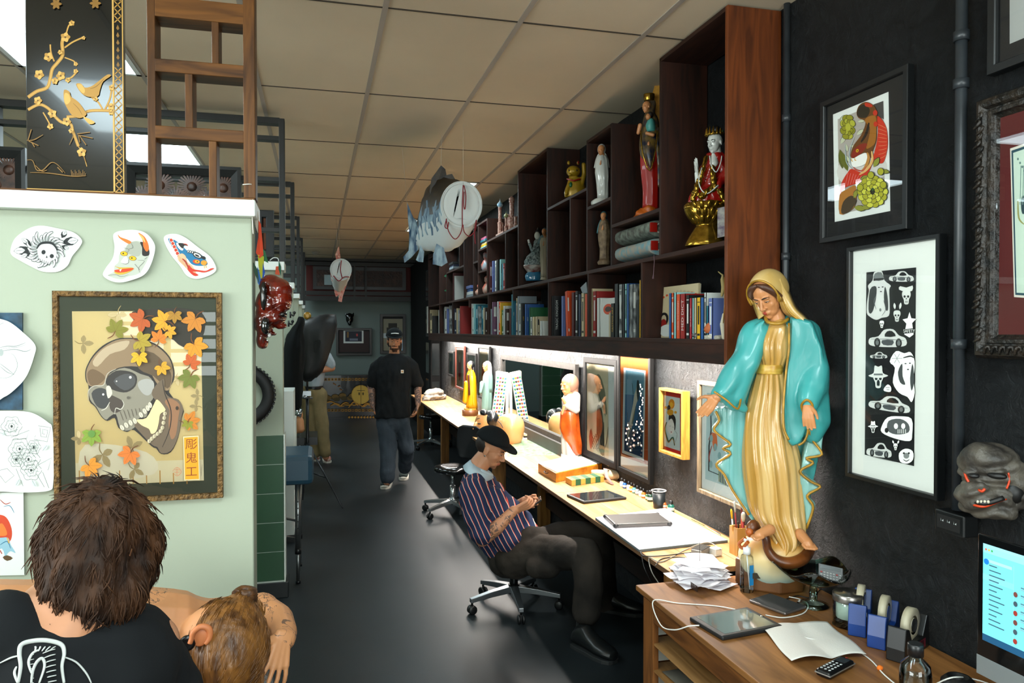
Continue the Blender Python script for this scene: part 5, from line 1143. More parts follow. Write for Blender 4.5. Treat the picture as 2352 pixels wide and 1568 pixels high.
def flash(A_,t,d):
    A=A_(Fx(1.915),d,T=(1900,500,2.0907));W='#e9ece6';G='#7c8280';K='#17191a'
    A.poly([(188,262),(427,238),(417,1192),(180,1137)],K)
    def blob(P,sh=True):A.poly(P,W,cat=3)
    # woman with bucket hat
    blob([(225,262),(262,256),(275,300),(305,325),(298,345),(300,420),(296,470),(262,480),(235,490),(205,475),(190,455),(192,400),(200,350),(196,325),(218,300)])
    A.poly([(228,268),(260,262),(270,298),(225,300)],G,cat=2);A.poly([(222,292),(272,288),(272,298),(222,303)],K);A.poly([(205,345),(235,330),(235,380),(222,440),(208,460),(198,440)],'#3c4040',cat=3);A.poly([(278,330),(290,380),(292,440),(280,440),(272,380)],'#3c4040',cat=3)
    A.poly([(238,318),(272,314),(272,350),(258,372),(242,355)],'#e6e8e4',cat=3);A.ell(248,334,5,2.5,K);A.ell(266,332,5,2.5,K);A.ell(258,354,5,2.5,K);A.line([(235,440),(225,400),(235,375)],3,G);A.ell(255,442,5,8,G);A.line([(270,395),(280,440),(262,470)],3,G)
    def car(x0,y0,w_,h_,r=0):
        a=radians(r);q=lambda u,v:(x0+u*w_*cos(a)-v*h_*sin(a),y0+u*w_*sin(a)+v*h_*cos(a))
        A.poly([q(*p)for p in((-.5,.3),(-.48,.0),(-.25,-.1),(-.1,-.42),(.15,-.45),(.3,-.15),(.48,0),(.5,.35),(.2,.45),(-.3,.42))],W,cat=3)
        A.poly([q(*p)for p in((-.08,-.08),(-.02,-.34),(.12,-.36),(.22,-.1))],K,cat=2);A.ell(*q(-.28,.22),w_*.085,h_*.24,K);A.ell(*q(-.28,.22),w_*.045,h_*.13,G);A.ell(*q(.3,.25),w_*.085,h_*.24,K);A.ell(*q(.3,.25),w_*.045,h_*.13,G);A.line([q(-.45,.05),q(0,.05),q(.45,.12)],3,G);A.poly([q(*p)for p in((-.15,.1),(.15,.1),(.12,.35),(-.12,.33))],'#53585a',cat=2)
    car(356,282,115,55);car(290,578,178,95);car(247,660,80,34);car(300,893,195,80,8);car(250,1115,118,75,6)
    def skull(x,y,s,hat=False):
        A.poly([(x-s*.5,y-s*.2),(x-s*.35,y-s*.7),(x+s*.35,y-s*.7),(x+s*.5,y-s*.2),(x+s*.3,y+s*.3),(x+s*.22,y+s*.8),(x-s*.22,y+s*.8),(x-s*.3,y+s*.3)],W,cat=3)
        A.ell(x-s*.2,y-s*.05,s*.13,s*.14,K);A.ell(x+s*.2,y-s*.05,s*.13,s*.14,K);A.ell(x,y+s*.2,s*.06,s*.09,K);A.lines([[(x-s*.12+k*s*.08,y+s*.45),(x-s*.12+k*s*.08,y+s*.65)]for k in range(4)],1.5,K,cat=0)
        if hat:A.poly([(x-s*.95,y-s*.35),(x-s*.45,y-s*.6),(x-s*.35,y-s*1.3),(x,y-s*1.2),(x+s*.35,y-s*1.3),(x+s*.45,y-s*.6),(x+s*.95,y-s*.35),(x+s*.4,y-s*.15),(x-s*.4,y-s*.15)],W,cat=3);A.poly([(x-s*.42,y-s*.55),(x+s*.42,y-s*.55),(x+s*.44,y-s*.38),(x-s*.44,y-s*.38)],G);A.ell(x,y+s*.35,s*.14,s*.3,K)
    skull(380,380,42);A.poly([(345,345),(350,328),(380,335),(410,325),(408,350),(380,355)],W,cat=2);skull(335,470,34);A.petal(325,440,32,12,-95,W);A.petal(348,440,34,12,-80,W)
    skull(245,775,50,True);skull(220,1010,26,True);skull(262,510,22)
    A.poly([(395,452),(404,482),(428,485),(408,505),(415,560),(395,575),(370,560),(380,508),(362,488),(386,482)],W);A.poly([(370,535),(416,530),(414,552),(372,556)],K);A.text('SAFETY',393,544,17,W)
    blob([(300,690),(330,640),(370,650),(400,645),(420,690),(415,780),(420,840),(405,885),(385,860),(345,840),(315,790),(325,720)]);A.poly([(365,680),(400,675),(405,715),(385,745),(366,720)],'#e8eae6',cat=3);A.poly([(340,740),(360,700),(362,760),(375,800),(350,790)],'#3c4040',cat=3);A.ell(376,700,5,2.5,K);A.ell(397,698,5,2.5,K);A.ell(388,728,5,3,K);A.poly([(410,700),(418,780),(405,830),(398,770)],'#3c4040',cat=3);A.line([(365,672),(400,664),(415,672)],7,K)
    for k in range(6):A.petal(335,675,30,16,k*60,W,G,2)
    blob([(272,820),(290,800),(306,812),(304,835),(275,832)]);A.lines([[(280,815),(300,815)],[(285,825),(298,825)]],2,K,cat=0)
    blob([(262,1000),(290,958),(350,953),(405,965),(408,1040),(395,1072),(320,1058),(262,1030)]);A.poly([(295,975),(350,965),(390,990),(390,1030),(330,1040),(290,1020)],'#4c5152',cat=3);A.ell(330,1000,10,14,W);A.ell(365,1000,10,14,W);A.lines([[(340+k*9,1015),(340+k*9,1035)]for k in range(5)],3,W,cat=0);A.ell(285,1020,9,12,K)
    skull(328,1098,20);A.petal(320,1085,18,8,-110,W);A.petal(338,1085,18,8,-70,W);blob([(345,1130),(375,1108),(410,1120),(412,1160),(385,1180),(350,1170)]);A.ell(380,1142,14,14,G);A.ell(368,1130,5,5,K);A.ell(392,1130,5,5,K);A.line([(365,1160),(380,1168),(395,1160)],4,K)
    A.line([(208,1145),(260,1158),(330,1172)],2,G);A.build('print',t)
picture('framed_flash_sheet','black framed tall black and white sheet of cars, skulls and women','picture',Fx(1.915),[(1944,567),(2158,538),(2151,1150),(1941,1093)],.016,.030,M_bf,mmat=mat('white_mat_board','#e9ede6',.7),art=flash)
M_orn=mat('carved_black_frame','#0d0e0d',.42,bump=1.0,bs=45,hex2='#2a221a',vs=30)
def redm(A_,t,d):
    A=A_(Fx(1.90),d,T=(0,0,1));A.poly([(2320,341),(2440,300),(2440,690),(2329,682)],'#e6e2d4');A.poly([(2323,346),(2440,306),(2440,684),(2332,677)],'#1d4a58');A.poly([(2327,351),(2440,312),(2440,678),(2335,672)],'#cfe2d2')
    A.ell(2350,470,5,22,'#26424a');A.line([(2338,460),(2340,500),(2352,515)],4,'#9a9a58');A.lines([[(2345+k*6,380),(2343+k*6,470)]for k in range(3)],2,'#7f9a92',cat=0)
    for k in range(5):A.ell(2338+k*5,365+k*9,2,3,'#5f7f7c')
    A.build('print',t)
t_=picture('ornate_framed_print','large carved black frame with a dark red mat at the right edge','picture',Fx(1.90),[(2226,236),(2500,130),(2500,842),(2235,816)],.072,.045,M_orn,mmat=mat('dark_red_mat','#5c1210',.7,var=.1),art=redm,prof=[(0,.7),(.04,.45),(.15,.1),(.3,0),(.45,.08),(.55,.3),(.62,.3),(.66,.2),(.8,.2),(.85,.4),(1,.6)])
cvg=MB();F_=Fx(1.90);a0,a1,b0,b1=rectF(F_,[(2226,236),(2500,130),(2500,842),(2235,816)])
n_=34
for k in range(n_):
    z=b0+.05+(b1-b0-.1)*k/n_;y_=a0+.025+.006*sin(k*2.1)
    cvg.tube([F_.l(y_-.012,z,.002),F_.l(y_+.008,z+.008,.006),F_.l(y_+.012,z+.018,.004),F_.l(y_,z+.022,.002)],[.003,.005,.004,.002],6,cat=3)
for k in range(12):a=a0+.05+.025*k;cvg.tube([F_.l(a,b0+.014,.002),F_.l(a+.008,b0+.032,.006),F_.l(a+.018,b0+.036,.004),F_.l(a+.02,b0+.022,.002)],[.003,.005,.004,.002],6,cat=3)
obj('carved_scrolls',cvg,M_orn,t_)
picture('black_framed_picture','black framed picture with white mat cut off at the top right corner','picture',Fx(1.915),[(2267,0),(2267,171),(2600,-110),(2600,60)][:0]or[(2267,-180),(2500,-260),(2500,88),(2267,171)],.028,.03,M_bf,mmat=M_matblk,art=lambda A_,t,d:A_(Fx(1.915),d).poly([(2319,-160),(2500,-230),(2500,25),(2319,101)],'#a9aca8').build('print',t))
# power box
pb=thing('power_box','black power point box fixed to the dark wall below the conduit','power box',onX(2190,1215,1.93))
F_=Fx(1.885);q0=F_.uv(2147,1167);q1=F_.uv(2200,1180);m=MB();a0=q0[0];a1=F_.uv(2214,1235)[0];b0=F_.uv(2146,1215)[1];b1=q0[1]
m.prism(loop(F_,a0,a1,b0,b1,-.055),F_.w*.055);obj('box',m,mat('black_plastic','#111314',.35),pb,bevel=.004)
A=Art(F_,.001);m=A.m;m.prism(loop(F_,a0+.012,a1-.012,b0+.012,b1-.012,0),F_.w*.003,A.mi('#08090a'));
for k in range(3):c_=a0+(a1-a0)*(.28+.22*k);zz=(b0+b1)/2+.005;A.m.poly([F_.l(c_-.004,zz+.006,.0035),F_.l(c_-.002,zz-.004,.0035),F_.l(c_-.0035,zz-.003,.0035)],A.mi('#b8c0c0'));A.m.poly([F_.l(c_+.001,zz-.002,.0035),F_.l(c_+.006,zz+.003,.0035),F_.l(c_+.006,zz-.004,.0035)],A.mi('#b8c0c0'))
A.build('switch_plate',pb)
# demon mask on the wall
F_=Fr(onX(2275,1100,1.90),(-.92,-.38,0));dm=thing('wooden_mask','grey carved wooden demon mask with orange mouth hanging on the dark wall','mask',F_.O)
M_mk=mat('weathered_grey_wood','#5c564c',.5,hex2='#2e2a26',vs=14,bump=.5,bs=50)
m=MB();c=F_.O;E=lambda x,y,d,rx,ry,rz:m.ell(F_.p(x,y,d),rx,ry,rz,ax=(F_.a,F_.w,F_.u))
E(2275,1075,-.02,.090,.06,.075);E(2262,1052,.01,.07,.05,.045);E(2250,1140,.02,.065,.06,.045);E(2240,1128,.05,.035,.04,.028);E(2270,1168,.0,.08,.05,.03);E(2310,1110,-.03,.065,.05,.09)
E(2232,1085,.035,.02,.02,.012);E(2285,1082,.03,.03,.02,.012);E(2222,1115,.04,.018,.02,.014);E(2255,1118,.055,.018,.018,.014);E(2300,1140,.0,.04,.04,.04)
def pmk(p,n):
    q=p-F_.O;
    return 0
def gro(p,n):return p+n*(.003*sin(p.z*160+8*noise.noise(p*12)))
obj('face',m,M_mk,dm,remesh=.004,smooth=4,fn=gro)
m=MB();m.tube([F_.p(2222,1152,.055),F_.p(2240,1160,.075),F_.p(2262,1162,.075),F_.p(2290,1152,.06),F_.p(2312,1146,.035)],[.003,.005,.006,.005,.002],8,cat=4,sq=.8)
m.tube([F_.p(2216,1085,.045),F_.p(2220,1098,.052),F_.p(2226,1108,.055)],.004,6,cat=3);m.tube([F_.p(2248,1125,.078),F_.p(2256,1128,.082),F_.p(2262,1122,.078)],.004,6,cat=3);m.tube([F_.p(2316,1085,.02),F_.p(2318,1105,.02),F_.p(2312,1122,.03)],.003,6,cat=3)
obj('orange_details',m,mat('orange_lacquer','#c23a12',.35),dm)
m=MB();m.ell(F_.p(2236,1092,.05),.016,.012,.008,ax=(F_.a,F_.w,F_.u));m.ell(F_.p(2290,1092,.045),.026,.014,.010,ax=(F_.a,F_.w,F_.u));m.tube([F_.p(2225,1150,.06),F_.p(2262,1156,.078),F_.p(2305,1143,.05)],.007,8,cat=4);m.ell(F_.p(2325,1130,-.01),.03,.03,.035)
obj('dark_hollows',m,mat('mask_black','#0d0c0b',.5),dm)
m=MB();
for k in range(4):m.box(0,0,0,.001,.001,.001)if False else m.ell(F_.p(2246+k*8,1152,.080),.004,.004,.005)
obj('teeth',m,mat('ivory','#b9b3a0',.4),dm)
# ================================================================ BOOKS
CN=dict(white='#c9cdc8',cream='#c3b48f',black='#131415',grey='#7c868c',blue='#1f4f8c',navy='#1b2742',teal='#1d6a7c',aqua='#8cc4c4',red='#8e1a16',crimson='#9c1a2e',orange='#c9481c',yellow='#d8a818',purple='#6a4560',maroon='#4a1618',green='#1d5a34',violet='#5a6aa0',brown='#3c2a20',beige='#b0a284',pink='#b04a6a',zebra='#3c4044')
M_pages=mat('book_pages','#cfc6ae',.9,var=.15,vs=200,stretch=(1,1,.02))
def bookmat(c):
    if c=='zebra':return mat('book_zebra','#9aa0a0',.5,hex2='#17191b',vs=45,stretch=(1,1,.35))
    return mat('book_'+c,CN[c],.45)
BK=[]
def books(T,bay,Lst,zb,x0=1.705,grp=None,dep=.17):
    for i,b in enumerate(Lst):
        xa,xb,yt,c=b[:4];txt=b[4]if len(b)>4 else None;lean=b[5]if len(b)>5 else 0
        X=x0+.006
        P=lambda x,y:onX(T[0]+x/T[2],T[1]+y/T[2],X)
        ya,yb=P(xb,yt).y,P(xa,yt).y;h=P((xa+xb)/2,yt).z-zb;w0=max(yb-ya-.0012,.004);wd=min(w0,.048);ya=yb-wd;D=dep*(.85+.15*((i*13)%4)/3)
        pr=Lst[i-1][3]if i else None;nx=Lst[i+1][3]if i<len(Lst)-1 else None
        nb=('between the %s and the %s one'%(pr,nx))if pr and nx else('nearest, beside the %s one'%pr if pr else 'farthest, beside the %s one'%nx)
        adj='thick' if wd>.045 else 'thin' if wd<.017 else 'upright'
        lab='%s %s book %s %s'%(adj,c,nb,bay)
        t=thing('book',lab,'book',(X,(ya+yb)/2,zb),grp,local=True)
        if lean:t.rotation_euler=(lean,0,0)
        m=MB();m.box(0,-wd/2,0,.003,wd/2,h);m.box(0,-wd/2,0,D,-wd/2+.0022,h);m.box(0,wd/2-.0022,0,D,wd/2,h)
        obj('cover',m,bookmat(c),t,fixn=False)
        if wd>.006:obj('pages',MB().box(.003,-wd/2+.0023,.003,D-.004,wd/2-.0023,h-.004),M_pages,t,fixn=False)
        if txt or(wd>.016 and i%2):
            s_=txt or None;m=MB();ink='yellow' if c in('black','navy')and i%3==0 else 'white' if c not in('white','cream','beige','yellow','aqua')else 'black'
            if w0>.07:
                dv=min(onY(T[0]+xb/T[2],T[1]+yt/T[2],yb-wd).x-X,D)
                if s_:s_,ink=(s_ if isinstance(s_,tuple)else(s_,ink));m.text(s_,(dv*.5,-wd/2-.0007,h*.52),(0,0,1),(-1,0,0),min(dv*.5,h*1.2/len(s_)))
                else:m.box(dv*.15,-wd/2-.0006,h*.55,dv*.85,-wd/2,h*.85);m.box(dv*.2,-wd/2-.0006,h*.1,dv*.8,-wd/2,h*.16)
            elif s_:
                s_,ink=(s_ if isinstance(s_,tuple)else(s_,ink));sz=min(wd*.75,h*.8/max(len(s_),1)*1.5);m.text(s_,(-.0006,0,h*.52),(0,0,1),(0,1,0),sz)
            else:
                m.box(-.0005,-wd*.2,h*.35,0,wd*.2,h*.8);m.box(-.0005,-wd*.35,h*.08,0,wd*.35,h*.13);m.box(-.0005,-wd*.35,h*.88,0,wd*.35,h*.9)
            obj('spine_title',m,bookmat(ink),t,fixn=False)
TA=(940,440,4.354);TB=(1120,620,8.4);TC=(1380,580,7.127);G0='books in the bottom row of the bookcase'
books(TA,'in far end bay',[(175,205,1145,'white'),(206,225,1180,'cream'),(228,290,1238,'black'),(293,340,1180,'white')],ZB,grp=G0)
books(TA,'in second far bay',[(343,351,1160,'black'),(353,372,1150,'white'),(375,395,1170,'violet'),(398,430,1135,'zebra'),(435,446,1115,'blue'),(448,470,1170,'navy'),(473,488,1165,'cream'),(489,502,1185,'grey')],ZB,grp=G0)
books(TA,'in bay with huge red book',[(506,620,1135,'red'),(623,640,1120,'white'),(642,660,1125,'aqua'),(662,680,1130,'teal'),(685,720,1145,'zebra'),(723,740,1140,'teal'),(742,752,1160,'cream'),(754,776,1160,'brown')],ZB,grp=G0)
books(TB,'left of tall teal book',[(60,85,750,'grey'),(88,185,610,'purple'),(188,215,605,'white'),(218,240,612,'orange'),(243,262,625,'yellow'),(278,304,770,'green'),(306,330,690,'white'),(336,420,745,'brown'),(422,456,740,'maroon'),(460,524,465,'teal',('STUDIO','white'))],ZB,grp=G0)
books(TB,'right of tall teal book',[(542,552,640,'violet'),(552,574,540,'cream'),(578,604,505,'grey'),(608,638,650,'white'),(642,716,635,'black',('CLASSIC','yellow')),(720,800,655,'blue',('DRAW','white')),(806,822,720,'green'),(826,862,905,'white'),(866,928,900,'cream'),(932,1000,895,'beige'),(1012,1130,980,'white')],ZB,grp=G0)
books(TB,'beside leaning folder',[(1188,1225,505,'white'),(1230,1410,488,'black',('TRAGIC KINGDOM','white')),(1424,1500,500,'violet'),(1516,1590,400,'orange',None,-.085),(1622,1688,430,'maroon'),(1692,1745,405,'black'),(1752,1804,465,'navy'),(1810,1876,440,'cream'),(1880,1924,460,'orange')],ZB,grp=G0)
books(TB,'left of white faced book',[(1962,2028,360,'cream'),(2036,2098,408,'red'),(2110,2300,530,'white')],ZB,grp=G0)
books(TC,'among spiral sketchbooks',[(133,164,980,'beige'),(167,224,830,'black',('TATTOO ART','yellow')),(228,288,510,'black'),(297,348,520,'zebra'),(352,388,515,'black'),(396,424,510,'aqua'),(427,461,505,'blue'),(468,578,515,'zebra'),(584,628,770,'black'),(633,654,450,'yellow'),(657,686,450,'green')],ZB,grp=G0)
books(TC,'in nearest bay',[(1118,1155,665,'blue'),(1159,1195,660,'orange'),(1200,1235,650,'aqua'),(1239,1299,680,'orange',('VISUAL DICTIONARY','white')),(1302,1394,672,'red',('MED DICT','white')),(1397,1450,695,'black'),(1453,1494,745,'crimson',('Spirit of the Forest','white')),(1499,1526,745,'aqua'),(1529,1569,740,'beige'),(1573,1632,735,'yellow'),(1635,1688,735,'blue'),(1693,1726,655,'white'),(1730,1760,870,'teal'),(1766,1830,745,'violet')],ZB,grp=G0)
books(TA,'under model cathedral',[(782,799,720,'grey'),(801,824,705,'maroon'),(829,855,690,'violet'),(858,872,690,'white'),(874,904,678,'black'),(906,926,676,'aqua'),(928,940,720,'teal'),(942,958,715,'red',None,-.03)],ZM,grp='books on the upper shelf')
# cream face-out picture book and face-out album
def faceout(T,x0,x1,yt,c,label,X,zb,art=None,tilt=.06):
    F_=Fr((X,0,0),(-1,0,0));a0=F_.uv(*(T[0]+x0/T[2],T[1]+yt/T[2]))[0];a1,b1=F_.uv(T[0]+x1/T[2],T[1]+yt/T[2])
    O=F_.l(a0,zb,0);t=thing('book',label,'book',O,None,local=True);h=b1-zb;w_=a1-a0;A=F_.a
    t.rotation_euler=(0,0,0);m=MB();m.prism([V((0,0,0)),A*w_,A*w_+V((tilt*h,0,h)),V((tilt*h,0,h))],(.012,0,0));obj('cover',m,bookmat(c),t,bevel=.001)
    m=MB();m.prism([V((.0125,0,.003))+A*.004,V((.0125,0,.003))+A*(w_-.003),A*(w_-.003)+V((.0125+tilt*h,0,h-.003)),A*.004+V((.0125+tilt*h,0,h-.003))],(.006,0,0));obj('pages',m,M_pages,t)
    if art:
        m=MB();mats_=[]
        for k,(u,v,ru,rv,cc)in enumerate(art):
            if cc not in mats_:mats_.append(cc)
            m.poly([A*(w_*(u+ru*cos(j*pi/7)))+V((tilt*h*(v+rv*sin(j*pi/7))-.0006-.0002*k,0,h*(v+rv*sin(j*pi/7))))for j in range(14)],mats_.index(cc))
        obj('cover_picture',m,[bookmat(c_)for c_ in mats_],t,fixn=False)
    return t
faceout(TC,905,1545,495,'cream','large cream picture book shown face out behind the row in the nearest bay',1.80,ZB,[(.15+.09*k,.80+.09*sin(pi*k/9),.03,.022,'orange' if k<2 or k>7 else 'beige')for k in range(10)]+[(.2,.37,.12,.13,'black'),(.2,.36,.07,.09,'beige'),(.2,.27,.08,.1,'red'),(.3,.14,.2,.12,'white')])
faceout(TC,-60,225,735,'white','white book shown face out with a round orange picture',1.715,ZB,[(.62,.72,.28,.14,'orange'),(.62,.72,.18,.07,'brown')],.02)
books(TA,'behind the white album',[(437,442,812,'maroon')],ZM,x0=1.70);books(TA,'shown as white album, upper shelf',[(443,538,825,'white')],ZM,x0=1.71,dep=.22)
# ================================================================ STATUETTES ON THE SHELVES
def St(name,label,px,py,X,cat='statue'):F_=Fr(onX(px,py,X));return F_,thing(name,label,cat,F_.O)
def sub(name,F_,t,m_,rows=None,ch=None,fn=None,rm=0,sm=2,n=36,amp=0,k=11,ell=None,thick=0):
    m=MB()
    if rows:rloft(m,F_,rows,n=n,amp=amp,k=k)
    for c in ch or[]:chain(m,F_,c)
    for e in ell or[]:m.ell(F_.p(*e[:3]),*e[3:6])
    return obj(name,m,m_,t,fn=fn,remesh=rm,smooth=sm if rm else 0)
M_porc=mat('white_porcelain','#c9ccc6',.2,coat=.4);M_gg=mat('gilded_gloss','#a8842e',.16,.85,hex2='#6a4e14',vs=30);M_redg=mat('red_glaze','#8c1410',.16,coat=.6);M_blk=mat('black_paint','#101114',.35);M_fl=mat('painted_flesh',None)
M_navy=mat('navy_gilt_robe','#0c1830',.3,hex2='#6a5424',vs=30);M_redr=mat('red_robe_paint','#a0180e',.35,coat=.3)
# seated goddess on a golden lotus
F,t=St('goddess_statue','white faced seated goddess statue with jewelled crown on a golden lotus',1620,563,1.81)
sub('lotus_base',F,t,M_gg,[(565,1572,1668,.06,.06),(556,1575,1665,.06,.06),(540,1584,1660,.052,.052),(524,1594,1652,.045,.045),(517,1598,1650,.04,.04),(508,1586,1658,.05,.05),(490,1574,1666,.06,.055),(472,1570,1668,.06,.055),(462,1580,1662,.05,.05)],n=40)
m=MB()
for ring,(y,r,h)in enumerate(((505,.062,.045),(490,.072,.05),(475,.078,.045))):
    for k in range(14):
        an=k*2*pi/14+ring*.22;o=F.p(1620,y);dr_=F.a*cos(an)+F.w*sin(an)*.85;m.ell(o+dr_*r,.014,.014,h*.5,ax=(dr_.cross(V((0,0,1))),dr_*.6+V((0,0,-.3)),(V((0,0,1))+dr_*.55).normalized()),nu=8,nv=6)
obj('lotus_petals',m,M_gg,t)
sub('robe',F,t,M_redg,[(466,1578,1666,.05,.05),(455,1580,1667,.055,.05),(440,1588,1666,.05,.045),(428,1604,1663,.035,.04),(405,1614,1662,.032,.04),(375,1618,1664,.032,.04),(358,1622,1664,.03,.035),(347,1632,1656,.02,.025)],ch=[[(1628,362,0,.022),(1615,395,.02,.022),(1606,425,.03,.018)],[(1656,365,0,.024),(1664,400,.01,.024),(1650,430,.03,.02)]],rm=.004,sm=2,fn=folds(40,20,.008))
sub('gold_drapery',F,t,M_gg,ch=[[(1622,360,.03,.010),(1612,400,.045,.012),(1598,440,.05,.016),(1590,458,.05,.012)],[(1636,380,.034,.012),(1640,430,.045,.016),(1612,450,.055,.018)],[(1655,440,.05,.016),(1664,462,.045,.012)],[(1606,395,.04,.010),(1600,430,.045,.010)]],rm=.004,sm=1,fn=folds(60,60,.006))
m=MB();c=F.p(1642,328,.012);P_,ax_=head_prims(m,c,F.w-F.a*.7+V((0,0,-.12)),V((0,0,1)),.105,neck=.22);m.cap(F.p(1640,360,.015),F.p(1640,375,.03),.018,.02)
m2=MB();hand_prims(m2,F.p(1600,398,.05),V((0,0,1))-F.a*.05,-F.a*.8+F.w*.4,.075,side=1,curl=(.05,.05,.05));m2.cap(F.p(1602,420,.04),F.p(1600,398,.05),.011,.010);obj('hand',m2,M_porc,t,remesh=.0025,smooth=1)
obj('head',m,M_porc,t,remesh=.0028,smooth=2);face_bits(P_,ax_,.105,t,lidded=True)
sub('hair',F,t,M_blk,ell=[(1648,315,-.005,.040,.038,.040),(1645,300,.0,.026,.026,.022)])
m=MB();
for k in range(9):an=-.3+k*(pi+.6)/8;b=P_(-cos(an)*.36,sin(an)*.36,.38);m.cap(b,b+V((0,0,.020+.014*sin(an))),.0075,.0015);m.ell(b+V((0,0,.008)),.005,.005,.005,mi=1 if k%2 else 2)
m.tube([P_(-cos(-.3+k*(pi+.6)/10)*.36,sin(-.3+k*(pi+.6)/10)*.37,.37)for k in range(11)],.005,6);obj('jewelled_crown',m,[M_gg,M_redg,mat('green_jewel','#14603c',.15)],t)
m=MB();m.tube([F.p(1630,358,.035),F.p(1634,380,.05),F.p(1645,395,.055),F.p(1655,375,.045),F.p(1658,358,.03)],.003,6,cat=4);m.tube([F.p(1612,385,.05),F.p(1605,420,.06),F.p(1622,445,.065),F.p(1650,425,.06)],.003,6,cat=4);obj('bead_strings',m,M_porc,t)
solo('small_card',MB().prism([F.p(x,y,.06)for x,y in((1648,478),(1666,474),(1666,542),(1648,546))],-F.w*.01),mat('printed_card','#b8b8ae',.5,hex2='#6a5a70',vs=30),'small pale upright card beside the golden lotus statue','card')
# red robed queen with child
F,t=St('queen_statue','tall crowned statue in red robe and navy gilt cloak holding a child',1493,492,1.82)
sub('rock_base',F,t,mat('orange_rock','#b85a14',.4),[(496,1455,1516,.04,.04),(486,1460,1516,.04,.04),(478,1472,1514,.035,.035)],fn=folds(30,30,.02),n=24)
sub('red_robe',F,t,M_redr,[(480,1475,1514,.035,.035),(440,1476,1514,.034,.035),(400,1472,1515,.036,.035),(360,1470,1515,.036,.035),(320,1472,1512,.03,.03)],amp=.05,k=9)
sub('navy_cloak',F,t,M_navy,[(392,1488,1500,.036,.0),(375,1478,1508,.043,.03),(345,1470,1512,.046,.04),(310,1470,1514,.044,.04),(275,1474,1512,.038,.04),(258,1480,1506,.028,.035),(240,1479,1508,.016,.036),(230,1482,1505,.008,.03),(225,1486,1500,.0,.02)],ch=[[(1508,300,.01,.02),(1514,380,.01,.018),(1514,425,.01,.012)]],fn=folds(24,8,.01))
m=MB();P_,ax_=head_prims(m,F.p(1485,246,.018),F.w*.6-F.a*.7+V((0,0,-.15)),V((0,0,1)),.066,neck=.2);obj('head',m,M_skin_st,t,remesh=.0022,smooth=1)
sub('gold_crown',F,t,M_gg,[(232,1480,1502,.02,.02),(224,1478,1504,.024,.024),(216,1478,1504,.026,.026)],n=12)
sub('child',F,t,mat('pale_teal_dress','#4fa098',.4),[(306,1482,1508,.05,.02),(292,1480,1508,.06,.02),(278,1486,1504,.055,.02)],ell=[]);sub('child_head',F,t,M_skin_st,ell=[(1489,268,.05,.015,.015,.018)]);sub('child_hair',F,t,M_hairb,ell=[(1494,263,.045,.017,.016,.016)])
sub('hands',F,t,M_skin_st,ch=[[(1466,305,.03,.010),(1470,288,.04,.012)],[(1486,306,.055,.010),(1500,310,.06,.010)]],ell=[(1490,330,.045,.008,.008,.012)]);m=MB();trim(m,F,[(1472,300,.05),(1476,350,.055),(1492,392,.05),(1505,350,.058),(1510,300,.05)],.004);obj('gold_trim',m,M_gg,t)
slm=MB();slab(slm,F,[(1497,220),(1504,196),(1517,196),(1517,420),(1510,420),(1500,260)],-.055,-.045);obj('gold_backing',slm,M_goldl,t)
# white praying madonna, small teal madonna, far madonna
def madonna(label,px,py,X,rows,hx,hy,hs,mr,mm_,base,veil=True):
    F_,t=St('madonna_figurine',label,px,py,X);sub('plinth',F_,t,mr,base,n=8);sub('robe',F_,t,mr,rows,amp=.06,k=10,fn=folds(40,12,.008))
    m=MB();head_prims(m,F_.p(hx,hy,.012),F_.w*.7-F_.a*.5+V((0,0,-.2)),V((0,0,1)),hs,neck=.2,ears=False);obj('head',m,M_skin_st,t,remesh=.0024,smooth=1)
    m=MB();s=F_.p(hx+1,hy,-.006);m.ell(s+V((0,0,.006)),hs*.42,hs*.42,hs*.52);yb=rows[len(rows)//2][0]
    w_=(rows[-1][2]-rows[-1][1])/2+5;rloft(m,F_,[(yb,hx-w_-5,hx+w_+7,-.004,.03),((hy+yb)/2,hx-w_-1,hx+w_+4,.0,.032),(hy+6,hx-6,hx+9,-.002,.024)],n=20);obj('mantle',m,mm_,t)
    m=MB();cy_=hy+(rows[0][0]-hy)*.25;m.cap(F_.p(hx-2,cy_+4,.03),F_.p(hx-1,cy_-4,.036),.006,.003);obj('hands',m,M_skin_st,t);return F_,t
madonna('white figurine of a praying woman on the small shelf beside the golden cat',1378,465,1.735,[(456,1372,1397,.025,.025),(420,1370,1399,.028,.025),(385,1367,1399,.03,.028),(365,1370,1396,.024,.026),(355,1376,1390,.015,.02)],1381,345,.066,M_porc,M_porc,[(470,1358,1396,.03,.03),(462,1358,1396,.03,.03),(456,1366,1396,.026,.026)])
madonna('old figurine with teal mantle holding a child, below the white praying figurine',1388,604,1.745,[(598,1376,1400,.022,.022),(570,1378,1400,.024,.024),(535,1373,1401,.028,.026),(515,1376,1399,.024,.024),(505,1382,1394,.014,.018)],1386,497,.052,mat('worn_beige_paint','#8a7458',.6,hex2='#5a4632',vs=30),mat('worn_teal_paint','#2c6a72',.5,var=.3,vs=30),[(608,1374,1402,.026,.026),(602,1372,1403,.03,.03),(597,1376,1400,.026,.026)])
madonna('slim madonna figurine standing behind the goddess on the boat',1249,641,1.86,[(636,1241,1259,.02,.02),(600,1241,1259,.022,.02),(560,1240,1260,.022,.02),(545,1244,1256,.015,.015)],1250,533,.06,mat('pale_worn_paint','#a59a84',.5),mat('dull_blue_paint','#5f8088',.5),[(643,1240,1260,.022,.022),(636,1242,1258,.02,.02)])
